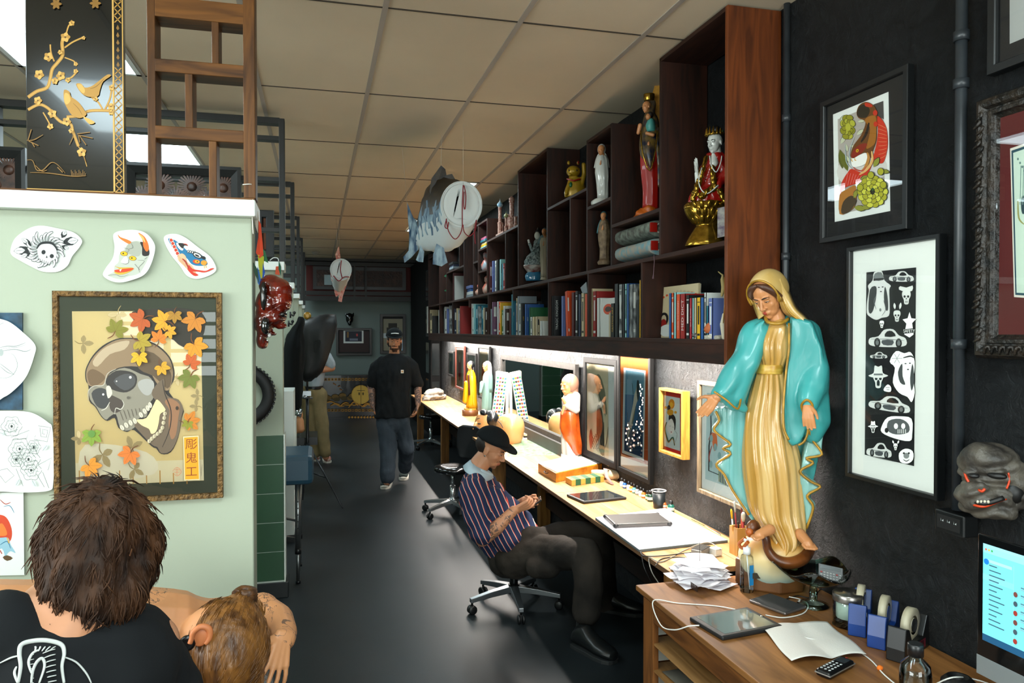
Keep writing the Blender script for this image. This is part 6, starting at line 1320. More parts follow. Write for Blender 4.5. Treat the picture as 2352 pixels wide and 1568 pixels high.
# golden waving cat
F,t=St('waving_cat','golden waving cat figure sitting on the small shelf',1320,451,1.80,'figurine');M_cat=mat('gold_cat_glaze','#a8861c',.3,.2,var=.2,vs=12)
sub('body',F,t,M_cat,[(453,1297,1344,.045,.045),(440,1296,1345,.05,.045),(422,1302,1344,.045,.04),(408,1306,1338,.035,.035)],ch=[[(1336,425,.02,.018),(1342,400,.02,.017),(1341,378,.025,.016)],[(1306,425,.035,.014),(1300,445,.045,.013)]],ell=[(1317,394,.015,.052,.045,.042),(1306,374,.015,.012,.008,.016),(1328,374,.015,.012,.008,.016),(1309,401,.05,.014,.012,.010)],rm=.0045,sm=2)
sub('collar',F,t,M_redg,ch=[[(1303,411,.045,.006),(1318,415,.055,.006),(1332,411,.045,.006)]]);sub('green_bib',F,t,mat('green_glaze','#1c5a30',.3),ell=[(1311,424,.046,.012,.008,.02)]);sub('ears_inside',F,t,M_redg,ell=[(1328,373,.024,.007,.004,.01)]);sub('eyes',F,t,M_blk,ell=[(1307,391,.055,.005,.004,.007),(1325,391,.055,.005,.004,.007)])
# goddess on a boat
F,t=St('boat_goddess','speckled seated goddess figurine in a white boat on a blue wave',1228,643,1.80,'figurine')
sub('wave_base',F,t,mat('blue_glaze','#2a6a8c',.2,coat=.5),[(645,1208,1244,.05,.05),(632,1206,1246,.05,.05),(620,1216,1238,.03,.03)]);sub('boat',F,t,mat('boat_glaze','#a8a8a0',.25,hex2='#6a2c28',vs=18),[(626,1212,1240,.04,.03),(614,1203,1250,.06,.04),(609,1202,1252,.06,.04)])
sub('robe',F,t,mat('speckled_robe','#8a9a98',.5,hex2='#1c2a30',vs=60),[(614,1206,1248,.05,.04),(600,1205,1248,.05,.04),(590,1210,1246,.045,.04),(575,1222,1246,.035,.035),(556,1226,1245,.03,.03),(548,1232,1240,.02,.02)],ch=[[(1240,560,.02,.018),(1222,575,.04,.014),(1216,560,.045,.012)]],fn=folds(40,40,.01));sub('head',F,t,M_porc,ell=[(1234,541,.01,.026,.026,.034)],ch=[[(1216,562,.045,.009),(1214,552,.045,.010)]]);sub('topknot',F,t,M_blk,ell=[(1236,533,.0,.024,.024,.024),(1236,526,.0,.012,.012,.016)])
# dark figure and thin red folder in the cat bay
F,t=St('dark_figure','dark carved standing figure inside the bay below the golden cat',1293,640,1.84,'figurine');sub('body',F,t,mat('dark_bronze','#1c1814',.35,.5),[(575+55,1287,1299,.03,.03),(600,1288,1298,.025,.02),(560,1287,1299,.03,.025),(525,1288,1298,.025,.02),(505,1285,1301,.03,.02)],ch=[[(1287,508,0,.012),(1281,520,.01,.010),(1284,500,.02,.01)]],ell=[(1293,497,0,.02,.02,.026)])
# model cathedral
F,t=St('model_cathedral','painted model of a brick cathedral with striped onion domes on the stepped shelf',1162,530,1.78,'model');zs_=2.62
M_brk=mat('brick_pattern_paint','#7a3a2c',.6,hex2='#b89a88',vs=80,stretch=(1,1,.6));dm_=[mat('blue_striped_dome','#1d6a8c',.4,hex2='#b8c4c4',vs=40,stretch=(1,1,.15)),mat('green_striped_dome','#4a6a34',.4,hex2='#a8a074',vs=50),M_brk]
m=MB()
for x,w_,yt,kind in((1144,8,476,0),(1158,6,500,1),(1171,11,462,2),(1180,8,497,2),(1136,5,515,2),(1150,6,512,2),(1165,8,492,2)):
    b=onX(x,520,1.74+.05*(kind==2));r=w_/330*1.0;z1=onX(x,yt,b.x).z;h=z1-zs_;m.lathe((b.x+.02,b.y,zs_),[(r,0),(r,h*.45),(r*1.1,h*.46),(r*1.1,h*.5),(r*.7,h*.52),(r*.7,h*.95),(r*.85,h*.97),(r*.85,h)],8,0,smooth=False)
    if kind<2:m.lathe((b.x+.02,b.y,z1),[(r*.7,0),(r*1.25,r*.8),(r*1.2,r*1.4),(r*.5,r*2.2),(r*.1,r*2.8),(.001,r*3.6)],14,1+kind)
    elif w_>9:m.lathe((b.x+.02,b.y,z1),[(r*.8,0),(r*.85,r*.8),(.002,r*1.6)],8,0)
obj('towers',m,[M_brk,dm_[0],dm_[1]],t);b=onX(1160,525,1.78);obj('base',MB().box(b.x-.06,b.y-.16,zs_,b.x+.09,b.y+.14,zs_+.03),M_brk,t)
# patterned quilts
for k,(pts,lab,cc)in enumerate(((((1423,585),(1510,570)),'blue patterned rolled quilt, lower of the two in the cube shelf',('#6f9aa4','#a89a88')),(((1424,556),(1508,541)),'grey patterned rolled quilt with red lining, upper of the two',('#7a8478','#4a4a44')))):
    A0=onX(*pts[0],1.76);A1=onX(*pts[1],1.76);z=ZM+.062+k*.098;t=thing('rolled_quilt',lab,'quilt',(1.80,(A0.y+A1.y)/2,ZM+k*.1),'rolled patterned quilts');m=MB()
    R=[[V((1.80+.09*cos(a*pi/12),y,z+.046*(abs(sin(a*pi/12))**.7)*(1 if sin(a*pi/12)>0 else-1)+.004*sin(y*60)))for a in range(24)]for y in(A0.y,A0.y-.05,A0.y-.15,A0.y-.25,A1.y+.03,A1.y)]
    m.loft(R);obj('fabric_roll',m,mat('quilt_pattern_%d'%k,cc[0],.85,hex2=cc[1],vs=32),t,bevel=.004)
    m=MB();y=A1.y-.002;m.tube([V((1.80+.07*cos(a)*(1-a/14),y,z+.034*sin(a)*(1-a/14)))for a in[j*.5 for j in range(22)]],.005,6);m.box(1.72,y-.006,z-.02,1.76,y,z+.03,1);obj('rolled_end',m,[mat('white_wadding','#b8b4aa',.9),M_redr],t)
# items in the nearest bay: shell, stone, doll hanging, ball
F,t=St('terracotta_shell','orange ribbed terracotta figure with dark hair in the nearest bay',1640,770,1.74,'figurine')
sub('ribbed_body',F,t,mat('terracotta','#a8582c',.7),[(765,1622,1656,.02,.02),(757,1617,1658,.03,.03),(745,1622,1656,.03,.03),(732,1634,1650,.02,.02),(722,1640,1650,.012,.012),(714,1642,1650,.01,.01)],n=64,amp=.05,k=26);sub('dark_hair',F,t,mat('dark_wool','#17120e',.95,bump=.8,bs=200),ell=[(1652,703,-.01,.032,.03,.028),(1660,712,-.01,.02,.02,.025),(1644,700,0,.02,.02,.016)])
F_=Fr(onX(1645,777,1.745));m=MB();rloft(m,F_,[(778,1622,1662,.03,.03),(771,1621,1664,.034,.03),(764,1630,1660,.02,.02)],n=20);solo('white_stone',m,mat('white_coral_stone','#b5b0a0',.9,bump=.8,bs=60),'rough white stone under the terracotta figure','stone',fn=folds(40,40,.01))
F_=Fr(onX(1599,776,1.715));m=MB();m.ell(F_.O+V((0,0,.013)),.022,.014,.012);solo('painted_pebble',m,mat('glossy_pebble','#9a9a98',.15,hex2='#17181a',vs=40),'small black and white glossy pebble in front of the yellow book','pebble')
F_=Fr(onX(1660,700,1.72));t=thing('hanging_charm','dried straw charm hanging inside the right end of the nearest bay','charm',F_.p(1662,760));sub('straw_body',F_,t,mat('dry_straw','#8a7a4c',.8),ch=[[(1650,624,0,.002),(1660,632,0,.004),(1659,642,0,.008),(1662,660,0,.010),(1658,678,0,.006)]]);m=MB();m.tube([F_.p(1664,636,.01),F_.p(1664,700,.01),F_.p(1661,742,.01)],.0018,6);obj('gold_chain',m,M_gold,t);sub('white_tassel',F_,t,mat('white_yarn','#b5ae9a',.9),ch=[[(1662,722,0,.006),(1660,745,0,.012),(1663,775,0,.010)]])
m=MB();m.tube([onX(1502,585,1.685),onX(1503,600,1.683),onX(1501,628,1.683),onX(1500,640,1.683)],[.0015,.0015,.0015,.005],6);solo('ribbon_marker',m,mat('mauve_ribbon','#6a5058',.7),'thin mauve ribbon hanging over the shelf edge below the quilts','ribbon')
m=MB();m.prism([onX(1120+x/8.4,620+y/8.4,1.71)for x,y in((1790,340),(1900,230),(1925,440),(1830,450))],(.004,0,0));solo('torn_paper',m,bookmat('grey'),'torn grey paper sticking up behind the cream book','paper')
# far bays
m=MB();
def smallthing(name,label,cat,x0,x1,y0,y1,X,mt,prof,zb=None,n=12):
    a=onX((x0+x1)/2,y1,X);z0=a.z if zb is None else zb;z1=onX((x0+x1)/2,y0,X).z;r=abs(onX(x0,y1,X).y-onX(x1,y1,X).y)*.16;mm=MB();h=z1-z0
    mm.lathe((X+.03,a.y,z0),[(max(r_*.045,.001),hh*h)for r_,hh in prof],n);return solo(name,mm,mt,label,cat)
pf=[(.9,0),(1,.05),(.7,.12),(.9,.2),(.6,.3),(1.1,.4),(.8,.5),(.5,.55),(1,.65),(.7,.75),(1.1,.85),(.9,.95),(.2,1)];pv=[(.7,0),(1.1,.15),(1.2,.35),(.7,.55),(.4,.62),(.7,.72),(.7,.9),(.3,1)]
smallthing('green_totem','green glazed totem figure on the upper shelf in the far bays','figurine',1011,1026,624,692,1.76,mat('jade_glaze','#1c7a50',.3,var=.4,vs=20),[(r*1.6,h)for r,h in pf],ZM)
smallthing('red_figurine','small red figurine in the lowest cubby of the narrow shelves','figurine',1106,1120,633,672,1.74,mat('red_white_glaze','#b03a1c',.3,hex2='#b8a898',vs=18),pv,ZM);smallthing('orange_figurine','small orange figurine in the middle cubby beside the books','figurine',1102,1118,578,618,1.74,mat('orange_white_glaze','#c0481c',.3,hex2='#8aa0a8',vs=16),pv,2.335);smallthing('tiny_figurine','tiny red and white figurine left of the narrow shelves','figurine',1092,1100,652,674,1.72,mat('red_white_glaze',None),pv,ZM)
def stack(label0,T,x0,x1,ys,cols,X,zb,grp):
    z=zb
    for k,c in enumerate(cols):
        a=onX(T[0]+x0/T[2],600,X).y;b=max(onX(T[0]+x1/T[2],600,X).y,a-.3);h=ys;o=k%3*.006;m=MB();m.box(X+o,b+o,z+.0003,X+.16,a-.004*(k%2),z+h-.0003);solo('book',m,bookmat(c),'%s book %s'%(c,label0[k]),'book',grp,bevel=.002);z+=h
stack(['flat at the %s of the bright stack in the top cubby'%w_ for w_ in('bottom','lower middle','middle','upper middle','top')],TA,700,772,.025,['aqua','yellow','cream','teal','pink'],1.715,2.57,'bright books stacked in the top cubby')
stack(['lying %s in the dark pile on the raised far shelf'%w_ for w_ in('lowest','second','third','topmost')],TA,395,505,.03,['black','grey','navy','black'],1.715,2.48,'dark books piled on the far shelf')
stack(['lying %s in the pile right of the white album'%w_ for w_ in('lowest','second','third','fourth')],TA,560,636,.035,['grey','white','blue','violet'],1.715,ZM,'books piled beside the white album')
# ================================================================ THINGS ON THE BENCH
Zb=ZBn+.0006;Tb=(940,760,3.136);Tc=(1380,800,3.1375)
def bz(x,y,T=None,z=Zb):return onZ(T[0]+x/T[2],T[1]+y/T[2],z)if T else onZ(x,y,z)
def flat(name,label,cat,pts,th,m,z=Zb,parent=None,T=None,bevel=.0,group=None):
    P=[bz(*p,T,z)for p in pts]
    for p in P:p.x=min(p.x,1.925)
    mm=MB();mm.prism(P,(0,0,th));return solo(name,mm,m,label,cat,group,bevel=bevel)if parent is None else obj(name,mm,m,parent,bevel=bevel)
# folded cloth
c=bz(1000,918);m=MB()
for k in range(5):m.tube([V((c.x-.20+.02*k,c.y-.1+.03*k,Zb+.022+.026*k)),V((c.x+.0,c.y-.05*(k%2),Zb+.026+.026*k)),V((c.x+.16-.02*k,c.y+.1,Zb+.022+.026*k))],[.05,.065,.05],8,cat=4,sq=.5)
solo('folded_cloth',m,mat('grey_white_towel','#a8a49a',.95,hex2='#6a645c',vs=14),'crumpled pale folded cloth at the far end of the bench','cloth',remesh=.008,smooth=3,fn=folds(18,30,.02))
def saint(label,px,py,rows,hx,hy,hs,mr,mant,extra=None,X=None,hair=None,face=-.5,kk=.935,bs=1.4):
    o_=bz(px,py);F_=Fr(CAM+(o_-CAM)*kk);t=thing('saint_statue',label,'statue',V((F_.O.x,F_.O.y,Zb)));m=MB();m.lathe((F_.O.x,F_.O.y,Zb),[(.07*bs,0),(.07*bs,F_.O.z-Zb+.004)],12);obj('base_block',m,M_brown if kk>.93 else M_porc,t);sub('robe',F_,t,mr,rows,amp=.05,k=9,fn=folds(30,6,.01))
    if mant:sub('mantle',F_,t,mant[0],mant[1],fn=folds(24,6,.012),ch=mant[2]if len(mant)>2 else None)
    m=MB();head_prims(m,F_.p(hx,hy,.01),F_.w*.6+F_.a*face+V((0,0,-.1)),V((0,0,1)),hs,neck=.2,ears=False);obj('head',m,M_skin_st,t,remesh=.003,smooth=1)
    if hair:m=MB();m.ell(F_.p(hx+.10*FPX*hs/5,hy-.05*FPX*hs/5,-.012),hs*.44,hs*.44,hs*.52);k_=FPX*hs/5;m.cap(F_.p(hx+.22*k_,hy,-.01),F_.p(hx+.28*k_,hy+.75*k_,.0),hs*.26,hs*.2);obj('hair',m,hair,t)
    return F_,t
M_yel=mat('yellow_robe_paint','#c9930c',.3,coat=.3);F,t=saint('saint statue in yellow cloak and black veil holding a cross, far along the bench',1080,941,[(936,1070,1092,.05,.05),(900,1072,1090,.05,.05),(865,1072,1090,.05,.05),(850,1076,1086,.03,.03)],1079,840,.10,M_yel,(M_yel,[(938,1074,1098,.04,.07),(900,1072,1095,.05,.07),(865,1073,1093,.05,.06),(850,1077,1089,.02,.05)],[[(1070,880,.06,.03),(1068,920,.05,.035)]]),hair=M_blk)
sub('plinth',F,t,M_gold,[(944,1065,1097,.09,.08),(937,1066,1096,.08,.08)],n=8);sub('brown_cross',F,t,mat('brown_wood_paint','#4a1e10',.4),ch=[[(1076,862,.08,.014),(1078,905,.07,.012)]])
F,t=saint('saint statue in pale teal robe standing beside the yellow cloaked one',1118,948,[(946,1106,1130,.06,.06),(900,1108,1131,.06,.06),(865,1110,1130,.06,.05),(852,1114,1126,.03,.03)],1116,842,.11,mat('pale_teal_robe','#7a9c96',.4),(mat('pale_teal_robe',None),[(900,1112,1132,.05,.07),(862,1112,1131,.06,.06),(850,1114,1126,.03,.05)],[[(1108,880,.07,.03),(1104,900,.08,.02)]]),hair=M_porc,face=-.4,kk=.93)
# card rack (A frame with paint swatches)
F=Fr(CAM+(bz(1140,962)-CAM)*.90);t=thing('easel_rack','white folding A-shaped rack with rows of small coloured tubes on the bench','rack',F.O);F.O=F.O.copy()
a,b=F.p(1125,954,0),F.p(1152,960,0);a.z=b.z=Zb;tp=[F.p(1142,853,-.07),F.p(1167,857,-.07)]
m=MB();m.prism([a,b,tp[1],tp[0]],-F.w*.012);obj('front_board',m,mat('cream_board','#c9c6ba',.6),t)
m=MB();cs=['#2a6a9a','#c8a02a','#7a2a4a','#2a7a4a','#1c1c1c','#b84a2a']
for i in range(4):
    for j in range(14):q=a.lerp(b,.15+.23*i).lerp(tp[0].lerp(tp[1],.15+.23*i),.04+.066*j);m.ell(q+F.w*.003,.012,.004,.012,mi=(i*5+j*3)%6,nu=6,nv=4)
obj('paint_tubes',m,[mat('tube_'+c_[1:],c_,.4)for c_ in cs],t)
lg=F.p(1189,952,-.12);lg.z=Zb;lg.x=min(lg.x,1.9);m=MB();m.bar(tp[1]-F.w*.01,lg,.03,.014);l2=lg-(tp[1]-tp[0]);l2.z=Zb;l2.x=min(l2.x,1.9);m.bar(tp[0]-F.w*.01,l2,.03,.014);m.bar(tp[0]-F.w*.01,tp[1]-F.w*.01,.03,.014);obj('rear_legs',m,mat('cream_board',None),t)
# leaning mirror
FX=Fx(1.905);t=thing('wall_hung_mirror','wide dark framed mirror leaning against the wall behind the bench','mirror',FX.p(1230,960));t.name='framed_mirror';ORG['framed_mirror']=FX.p(1230,960)
a0,a1,b0,b1=rectF(FX,[(1138,814),(1324,836),(1318,1000),(1163,946)]);b0=ZBn+.10
m=MB();m.loft([loop(FX,a0,a1,b0,b1,-.03),loop(FX,a0,a1,b0,b1,0),loop(FX,a0+.045,a1-.045,b0+.045,b1-.045,0),loop(FX,a0+.045,a1-.045,b0+.045,b1-.045,-.02)],cap=False,smooth=False);obj('frame',m,mat('worn_dark_frame','#12100e',.6,hex2='#2c2824',vs=20),t)
obj('mirror_glass',MB().prism(loop(FX,a0+.04,a1-.04,b0+.04,b1-.04,-.025),FX.w*.004),mat('mirror_silver','#c9d2d0',.02,1),t);obj('ledge',MB().box(1.88,FX.l(a1,0).y-.02,ZBn+.001,1.925,FX.l(a0,0).y+.02,b0),mat('painted_ledge','#2c2a28',.6,var=.3,vs=10),t)
# pictures behind the bench
M_bf2=mat('matt_black_frame','#070707',.7,spec=.2)
def wpic(label,outer,fw,fm,art=None,mm=None,x=1.91,dep=.025,glz=True,name='framed_picture'):return picture(name,label,'picture',Fx(x),outer,fw,dep,fm,mmat=mm or _M['white_mat_board'],art=art,glz=glz)
def tree(A_,t,d):
    A=A_(Fx(1.91),d,T=Tb);A.poly([(1275,225),(1432,228),(1436,975),(1280,868)],'#dcd2b0');K='#4a4a38'
    A.poly([(1330,350),(1360,310),(1385,345),(1410,440),(1425,600),(1400,560),(1365,470),(1345,400)],'#8c8a6c',cat=3);A.poly([(1355,540),(1385,560),(1400,700),(1405,890),(1370,860),(1350,700)],'#5d5c46',cat=3)
    for k in range(16):A.line([(1345+k*4,370+k*14),(1352+k*4,400+k*14)],3,K,cat=0)
    for k in range(7):A.line([(1352+k*8,620+k*6),(1350+k*9,860+k*8)],3,'#2c2c22');A.line([(1330+k*12,850),(1300+k*10,780-k*10)],4,'#6c5c3c')
    A.poly([(1295,760),(1310,700),(1322,790),(1305,850)],'#b85a3c',cat=2);A.lines([[(1310,850),(1330,780),(1350,740)],[(1400,860),(1420,800),(1432,690)]],5,'#8a6c4a');A.build('print',t)
wpic('tall framed drawing of a tree trunk behind the orange robed statue',[(1340,822),(1412,825),(1418,1079),(1339,1044)],.04,M_bf2,tree)
def birdp(A_,t,d):
    A=A_(Fx(1.905),d,T=Tc);A.poly([(140,40),(345,60),(340,840),(135,770)],'#a8521c');A.poly([(165,138),(323,160),(310,810),(153,752)],'#cfd8d4');A.poly([(178,155),(312,175),(300,785),(168,735)],'#3a6a8c');A.poly([(178,155),(312,175),(309,340),(175,330)],'#6c9cae');A.poly([(172,560),(305,600),(300,785),(168,735)],'#1f3c5c')
    A.poly([(262,235),(272,250),(275,340),(250,420),(225,560),(190,640),(205,540),(232,400),(240,340),(255,290)],'#cfc9b4',cat=3);A.poly([(262,232),(274,240),(276,330),(266,380),(258,300)],'#1c2024',cat=3);A.line([(250,420),(225,540),(195,640)],8,'#8c8460')
    A.lines([[(300,260),(285,420),(250,560),(190,660)],[(225,250),(235,330)],[(200,640),(250,720)],[(190,460),(200,600)]],3,'#3a3428')
    rq=random.Random(2)
    for k in range(80):u=rq.random();A.ell(180+u*115,520+rq.random()*200+u*60-60*(u>.5)*rq.random(),5,7,'#d8cfc0' if k%3 else '#b08a84')
    for k in range(22):A.ell(272+rq.random()*32,260+k*16,4,6,'#c9b4a8')
    A.build('print',t)
m_=wpic('tall black framed picture of a white pheasant among blossoms on blue',[(1418,805),(1495,815),(1490,1114),(1415,1077)],.03,M_bf2,birdp,x=1.905)
def geisha(A_,t,d):
    A=A_(Fx(1.89),d,T=Tc);A.poly([(428,295),(580,322),(582,780),(432,732)],'#b8281a');A.poly([(448,335),(570,358),(572,740),(450,700)],'#cfd8d0');K='#14140f'
    A.poly([(490,480),(520,475),(540,510),(535,590),(520,560),(495,550)],K,cat=3);A.poly([(478,540),(510,505),(530,560),(522,610),(500,620),(480,590)],'#e6e0d4',cat=3);A.ell(510,400,22,36,'#d88a14');A.ell(508,405,12,18,'#e8b42c');A.ell(490,430,12,22,K);A.ell(500,460,24,22,'#d89a1c')
    A.ell(468,425,10,10,'#d89a1c');A.ell(538,460,10,10,'#d89a1c');A.line([(475,530),(462,580),(475,640),(490,670),(520,640),(530,700)],12,'#2c5a44');A.line([(470,530),(458,580),(470,640),(488,678),(515,650),(535,695)],5,'#c8842c');A.line([(530,590),(550,620),(535,680)],3,'#8a8478');A.ell(508,602,4,4,'#a82018');A.lines([[(495,560),(505,558)],[(515,565),(523,568)]],2,K,cat=0);A.build('print',t)
wpic('small light wood framed picture of a woman with a dragon, red mat',[(1512,889),(1566,899),(1568,1057),(1514,1037)],.016,wood('oak_frame','#c08a3a','#8f5f22','z',8),geisha,mm=mat('red_mat','#a8281a',.7),x=1.89,dep=.045)
def koi(A_,t,d):
    A=A_(Fx(1.90),d,T=Tc);A.poly([(765,320),(960,330),(960,1010),(752,940)],'#b9cfcc');K='#1c2220'
    A.line([(790,340),(795,590),(780,700),(778,880),(850,910)],10,K,cat=0);A.line([(775,660),(800,610),(820,620)],7,'#b84a2a');A.poly([(800,620),(830,610),(840,700),(820,740),(805,690)],'#d87a4a',cat=3);A.line([(800,700),(780,780),(790,830)],8,'#a83a2a')
    for k in range(9):A.line([(850+k*9,870+k*4),(853+k*9,960+k*5)],5,K if k%2 else '#7c8a3c')
    for k in range(8):A.ell(770+(k*29)%90,400+k*62,12,26,'#8fb0ae')
    A.build('print',t)
wpic('wood framed ink painting half hidden behind the large madonna statue',[(1603,865),(1770,905),(1770,1200),(1598,1128)],.022,mat('taupe_frame','#8a7658',.6,hex2='#5c4a34',vs=50,stretch=(1,1,.1)),koi,x=1.90,dep=.03)
for k,(o,lab,c1,c2)in enumerate((([(1029,806),(1042,807),(1041,868),(1028,860)],'small dark picture at the far end behind the bench','#6a6a58','#2c2c24'),([(1045,793),(1066,795),(1065,897),(1046,890)],'narrow reddish framed picture of a standing figure, far behind the bench','#a89a7c','#8a2a1c'),([(1071,810),(1093,811),(1092,880),(1072,872)],'dark framed picture behind the yellow cloaked statue','#b8b4a4','#3c3c34'),([(1097,794),(1124,796),(1123,925),(1098,912)],'dark framed picture behind the pale teal statue','#c0b89c','#a85a24'))):
    def pa(A_,t,d,o=o,c1=c1,c2=c2):
        A=A_(Fx(1.91),d);x=(o[0][0]+o[1][0])/2;y=(o[0][1]+o[2][1])/2;w_=(o[1][0]-o[0][0])*.34;h=(o[2][1]-o[0][1])*.4;A.poly([(x-w_,y-h),(x+w_,y-h),(x+w_,y+h),(x-w_,y+h)],c1);A.ell(x,y,w_*.45,h*.7,c2);A.ell(x,y-h*.5,w_*.25,h*.2,'#c8b08c');A.build('print',t)
    wpic(lab,o,.03,mat('red_wood_frame','#5a2214',.5)if k==1 else M_bf2,pa)
# two oversized papier mache heads
M_pm=mat('glossy_peach_papier_mache','#c08a54',.35,coat=.3,var=.08,vs=6)
F=Fr(bz(1172,1016));t=thing('papier_mache_head','big bald peach coloured papier mache head behind the black cap','mask',F.O)
sub('head_shell',F,t,M_pm,[(1020,1150,1195,.08,.08),(1008,1146,1200,.11,.1),(985,1139,1205,.13,.12),(968,1141,1203,.12,.12),(955,1150,1194,.09,.09),(950,1162,1182,.04,.04)],ch=[[(1142,985,.06,.02),(1138,996,.07,.022)]],rm=.007,sm=5);sub('painted_features',F,t,M_blk,ch=[[(1143,966,.095,.003),(1150,972,.115,.004),(1155,982,.125,.003)],[(1146,984,.118,.004),(1150,986,.125,.004)]]);m=MB();m.tube([F.p(1203,962,0),F.p(1208,957,0)],.004);obj('ribbon_tie',m,M_porc,t)
F=Fr(bz(1110,1000));t=thing('papier_mache_head','big papier mache head of a woman with black hair buns','mask',F.O)
sub('head_shell',F,t,M_pm,[(1003,1095,1130,.06,.07),(985,1090,1136,.08,.09),(965,1091,1140,.09,.1),(950,1098,1138,.08,.09)],ch=[[(1092,972,.06,.014),(1089,984,.07,.018)]],rm=.007,sm=4);sub('black_hair',F,t,mat('gloss_black_hair','#15171a',.25),ell=[(1128,962,.02,.075,.09,.085),(1112,948,.03,.04,.06,.035),(1140,968,.04,.04,.04,.05)]);sub('painted_features',F,t,M_blk,ch=[[(1096,962,.09,.003),(1102,960,.1,.003)],[(1098,973,.09,.006),(1103,973,.1,.006)]]);sub('red_lips',F,t,M_redr,ell=[(1091,990,.075,.008,.012,.012)])
for k,(y0,cc)in enumerate((('white',0),('black',1),('cream',2))):z=Zb+k*.016;c=bz(1211,1005);solo('book',MB().box(c.x-.07+.008*k,c.y-.10,z,c.x+.06,c.y+.10-.01*k,z+.0155),bookmat(y0),'%s book in the small pile beside the bald papier mache head'%y0,'book','small book pile on the bench')
# glass sheet with flash drawings
t=thing('glass_sheet','glass sheet laid over coloured drawings on the bench','glass',bz(1225,1030));
P=[bz(*p)for p in((1163,1049),(1290,1044),(1230,1010),(1185,1012))];P=[V((min(p.x,1.93),p.y,p.z))for p in P];obj('drawing_sheet',MB().prism(P,(0,0,.001)),mat('drawing_mix','#dcd9ce',.7,hex2='#a89a7c',vs=22),t);obj('glass_plate',MB().prism([p+V((0,0,.0015))for p in P],(0,0,.004)),glass('green_edge_glass','#e8f6f0',.35),t,bevel=.001)
# orange robed statue
M_orr=mat('orange_drape_paint','#b85216',.28,hex2='#8a360c',vs=10,coat=.4);M_wr_=mat('white_robe_paint','#a8a49c',.35)
F,t=saint('statue of a bearded figure in a white tunic and orange drape',1310,1044,[(1046,1292,1334,.05,.05),(1030,1290,1334,.05,.05),(990,1289,1330,.06,.05),(950,1291,1328,.055,.05),(920,1291,1327,.05,.05),(903,1298,1322,.035,.04)],1305,884,.15,M_wr_,(M_orr,[(1042,1318,1336,.055,.045),(1020,1300,1337,.07,.055),(990,1286,1334,.078,.06),(965,1286,1331,.075,.06),(945,1289,1329,.065,.055),(938,1294,1327,.05,.05)]),hair=mat('light_brown_hair_paint','#8a6450',.5),face=-.75,kk=.925,bs=1)
sub('arms',F,t,M_wr_,ch=[[(1322,912,.02,.035),(1322,940,.05,.032),(1302,930,.08,.02)]],fn=folds(30,10,.01));sub('hands',F,t,M_skin_st,ch=[[(1298,925,.09,.012),(1292,915,.095,.009)],[(1296,932,.09,.010),(1291,950,.08,.009)]]);sub('beard',F,t,mat('light_brown_hair_paint',None),ell=[(1302,897,.03,.02,.018,.022)]);sub('base',F,t,mat('green_white_base','#7c8a5c',.5,hex2='#c0b8a8',vs=20),[(1050,1288,1337,.06,.06),(1045,1289,1336,.055,.055)],n=16)
# wooden box with paper
t=thing('wooden_box','varnished wooden paint box with white paper lying on its lid','box',bz(1300,1090));A_,B_,C_=bz(1236,1084),bz(1277,1108),bz(1386,1083);D_=A_+(C_-B_);D_.x=min(D_.x,1.9)
obj('box_body',MB().prism([A_,B_,C_,D_],(0,0,.062)),wood('orange_varnish','#c27c26','#8f5416','y',5,.35),t,bevel=.003)
m=MB();u=(B_-A_).normalized();n_=V((u.y,-u.x,0));n_=n_ if n_.x<0 or n_.y<0 else-n_;c=(A_+B_)/2+V((0,0,.035));n_=-(D_-A_).normalized();m.tube([c-u*.03,c-u*.028+n_*.018,c+u*.028+n_*.018,c+u*.03],.003,6,cat=3);obj('handle',m,mat('dark_metal','#1c1a18',.4,.8),t)
solo('paper_sheets',MB().prism([p+V((0,0,.0628))for p in(A_.lerp(C_,.0),B_.lerp(D_,.04),C_.lerp(A_,.04),D_)],(0,0,.003)),mat('bright_paper','#f0ece8',.7),'white paper sheets on the wooden paint box','paper')
A_,B_,C_=bz(1299,1108),bz(1313,1116),bz(1388,1106);D_=A_+(C_-B_);D_.z=C_.z=A_.z=B_.z=Zb
t=solo('cardboard_parcel',MB().prism([A_,B_,C_,D_],(0,0,.038)),mat('yellow_cardboard','#c48a3a',.6),'flat yellow cardboard parcel with green taped labels','parcel',bevel=.002);m=MB()
for k in(.12,.42,.72):p0=B_.lerp(C_,k);p1=B_.lerp(C_,k+.16);q=A_-B_;m.prism([p0+V((0,0,.0385)),p1+V((0,0,.0385)),p1+q+V((0,0,.0385)),p0+q+V((0,0,.0385))],(0,0,.0005));o_=-(q.normalized())*.0008;m.poly([p0+o_,p1+o_,p1+o_+V((0,0,.038)),p0+o_+V((0,0,.038))])
obj('green_tape',m,mat('green_tape','#1c5034',.5),t)
c=bz(1402,1100);t=thing('tool_roll','rolled cream canvas tool roll with a pink strap','roll',c);m=MB();m.tube([c+V((-.10,.08,.03)),c+V((0,0,.033)),c+V((.09,-.07,.03))],[.026,.034,.028],12,cat=3);obj('canvas_roll',m,mat('cream_canvas','#b8a484',.9,bump=.4),t,fn=folds(30,30,.012));m=MB();s0=c+V((-.01,.0,.068));m.loft([[s0+V((-.012,.008,0)),s0+V((.004,-.01,0))],[s0+V((-.05,-.02,.012)),s0+V((-.03,-.045,.012))],[s0+V((-.07,-.10,-.03)),s0+V((-.05,-.12,-.03))],[s0+V((-.06,-.18,-.064)),s0+V((-.04,-.19,-.064))]],closed=False,cap=False);obj('strap',m,mat('pink_strap','#8f6a62',.7),t,thick=.002)
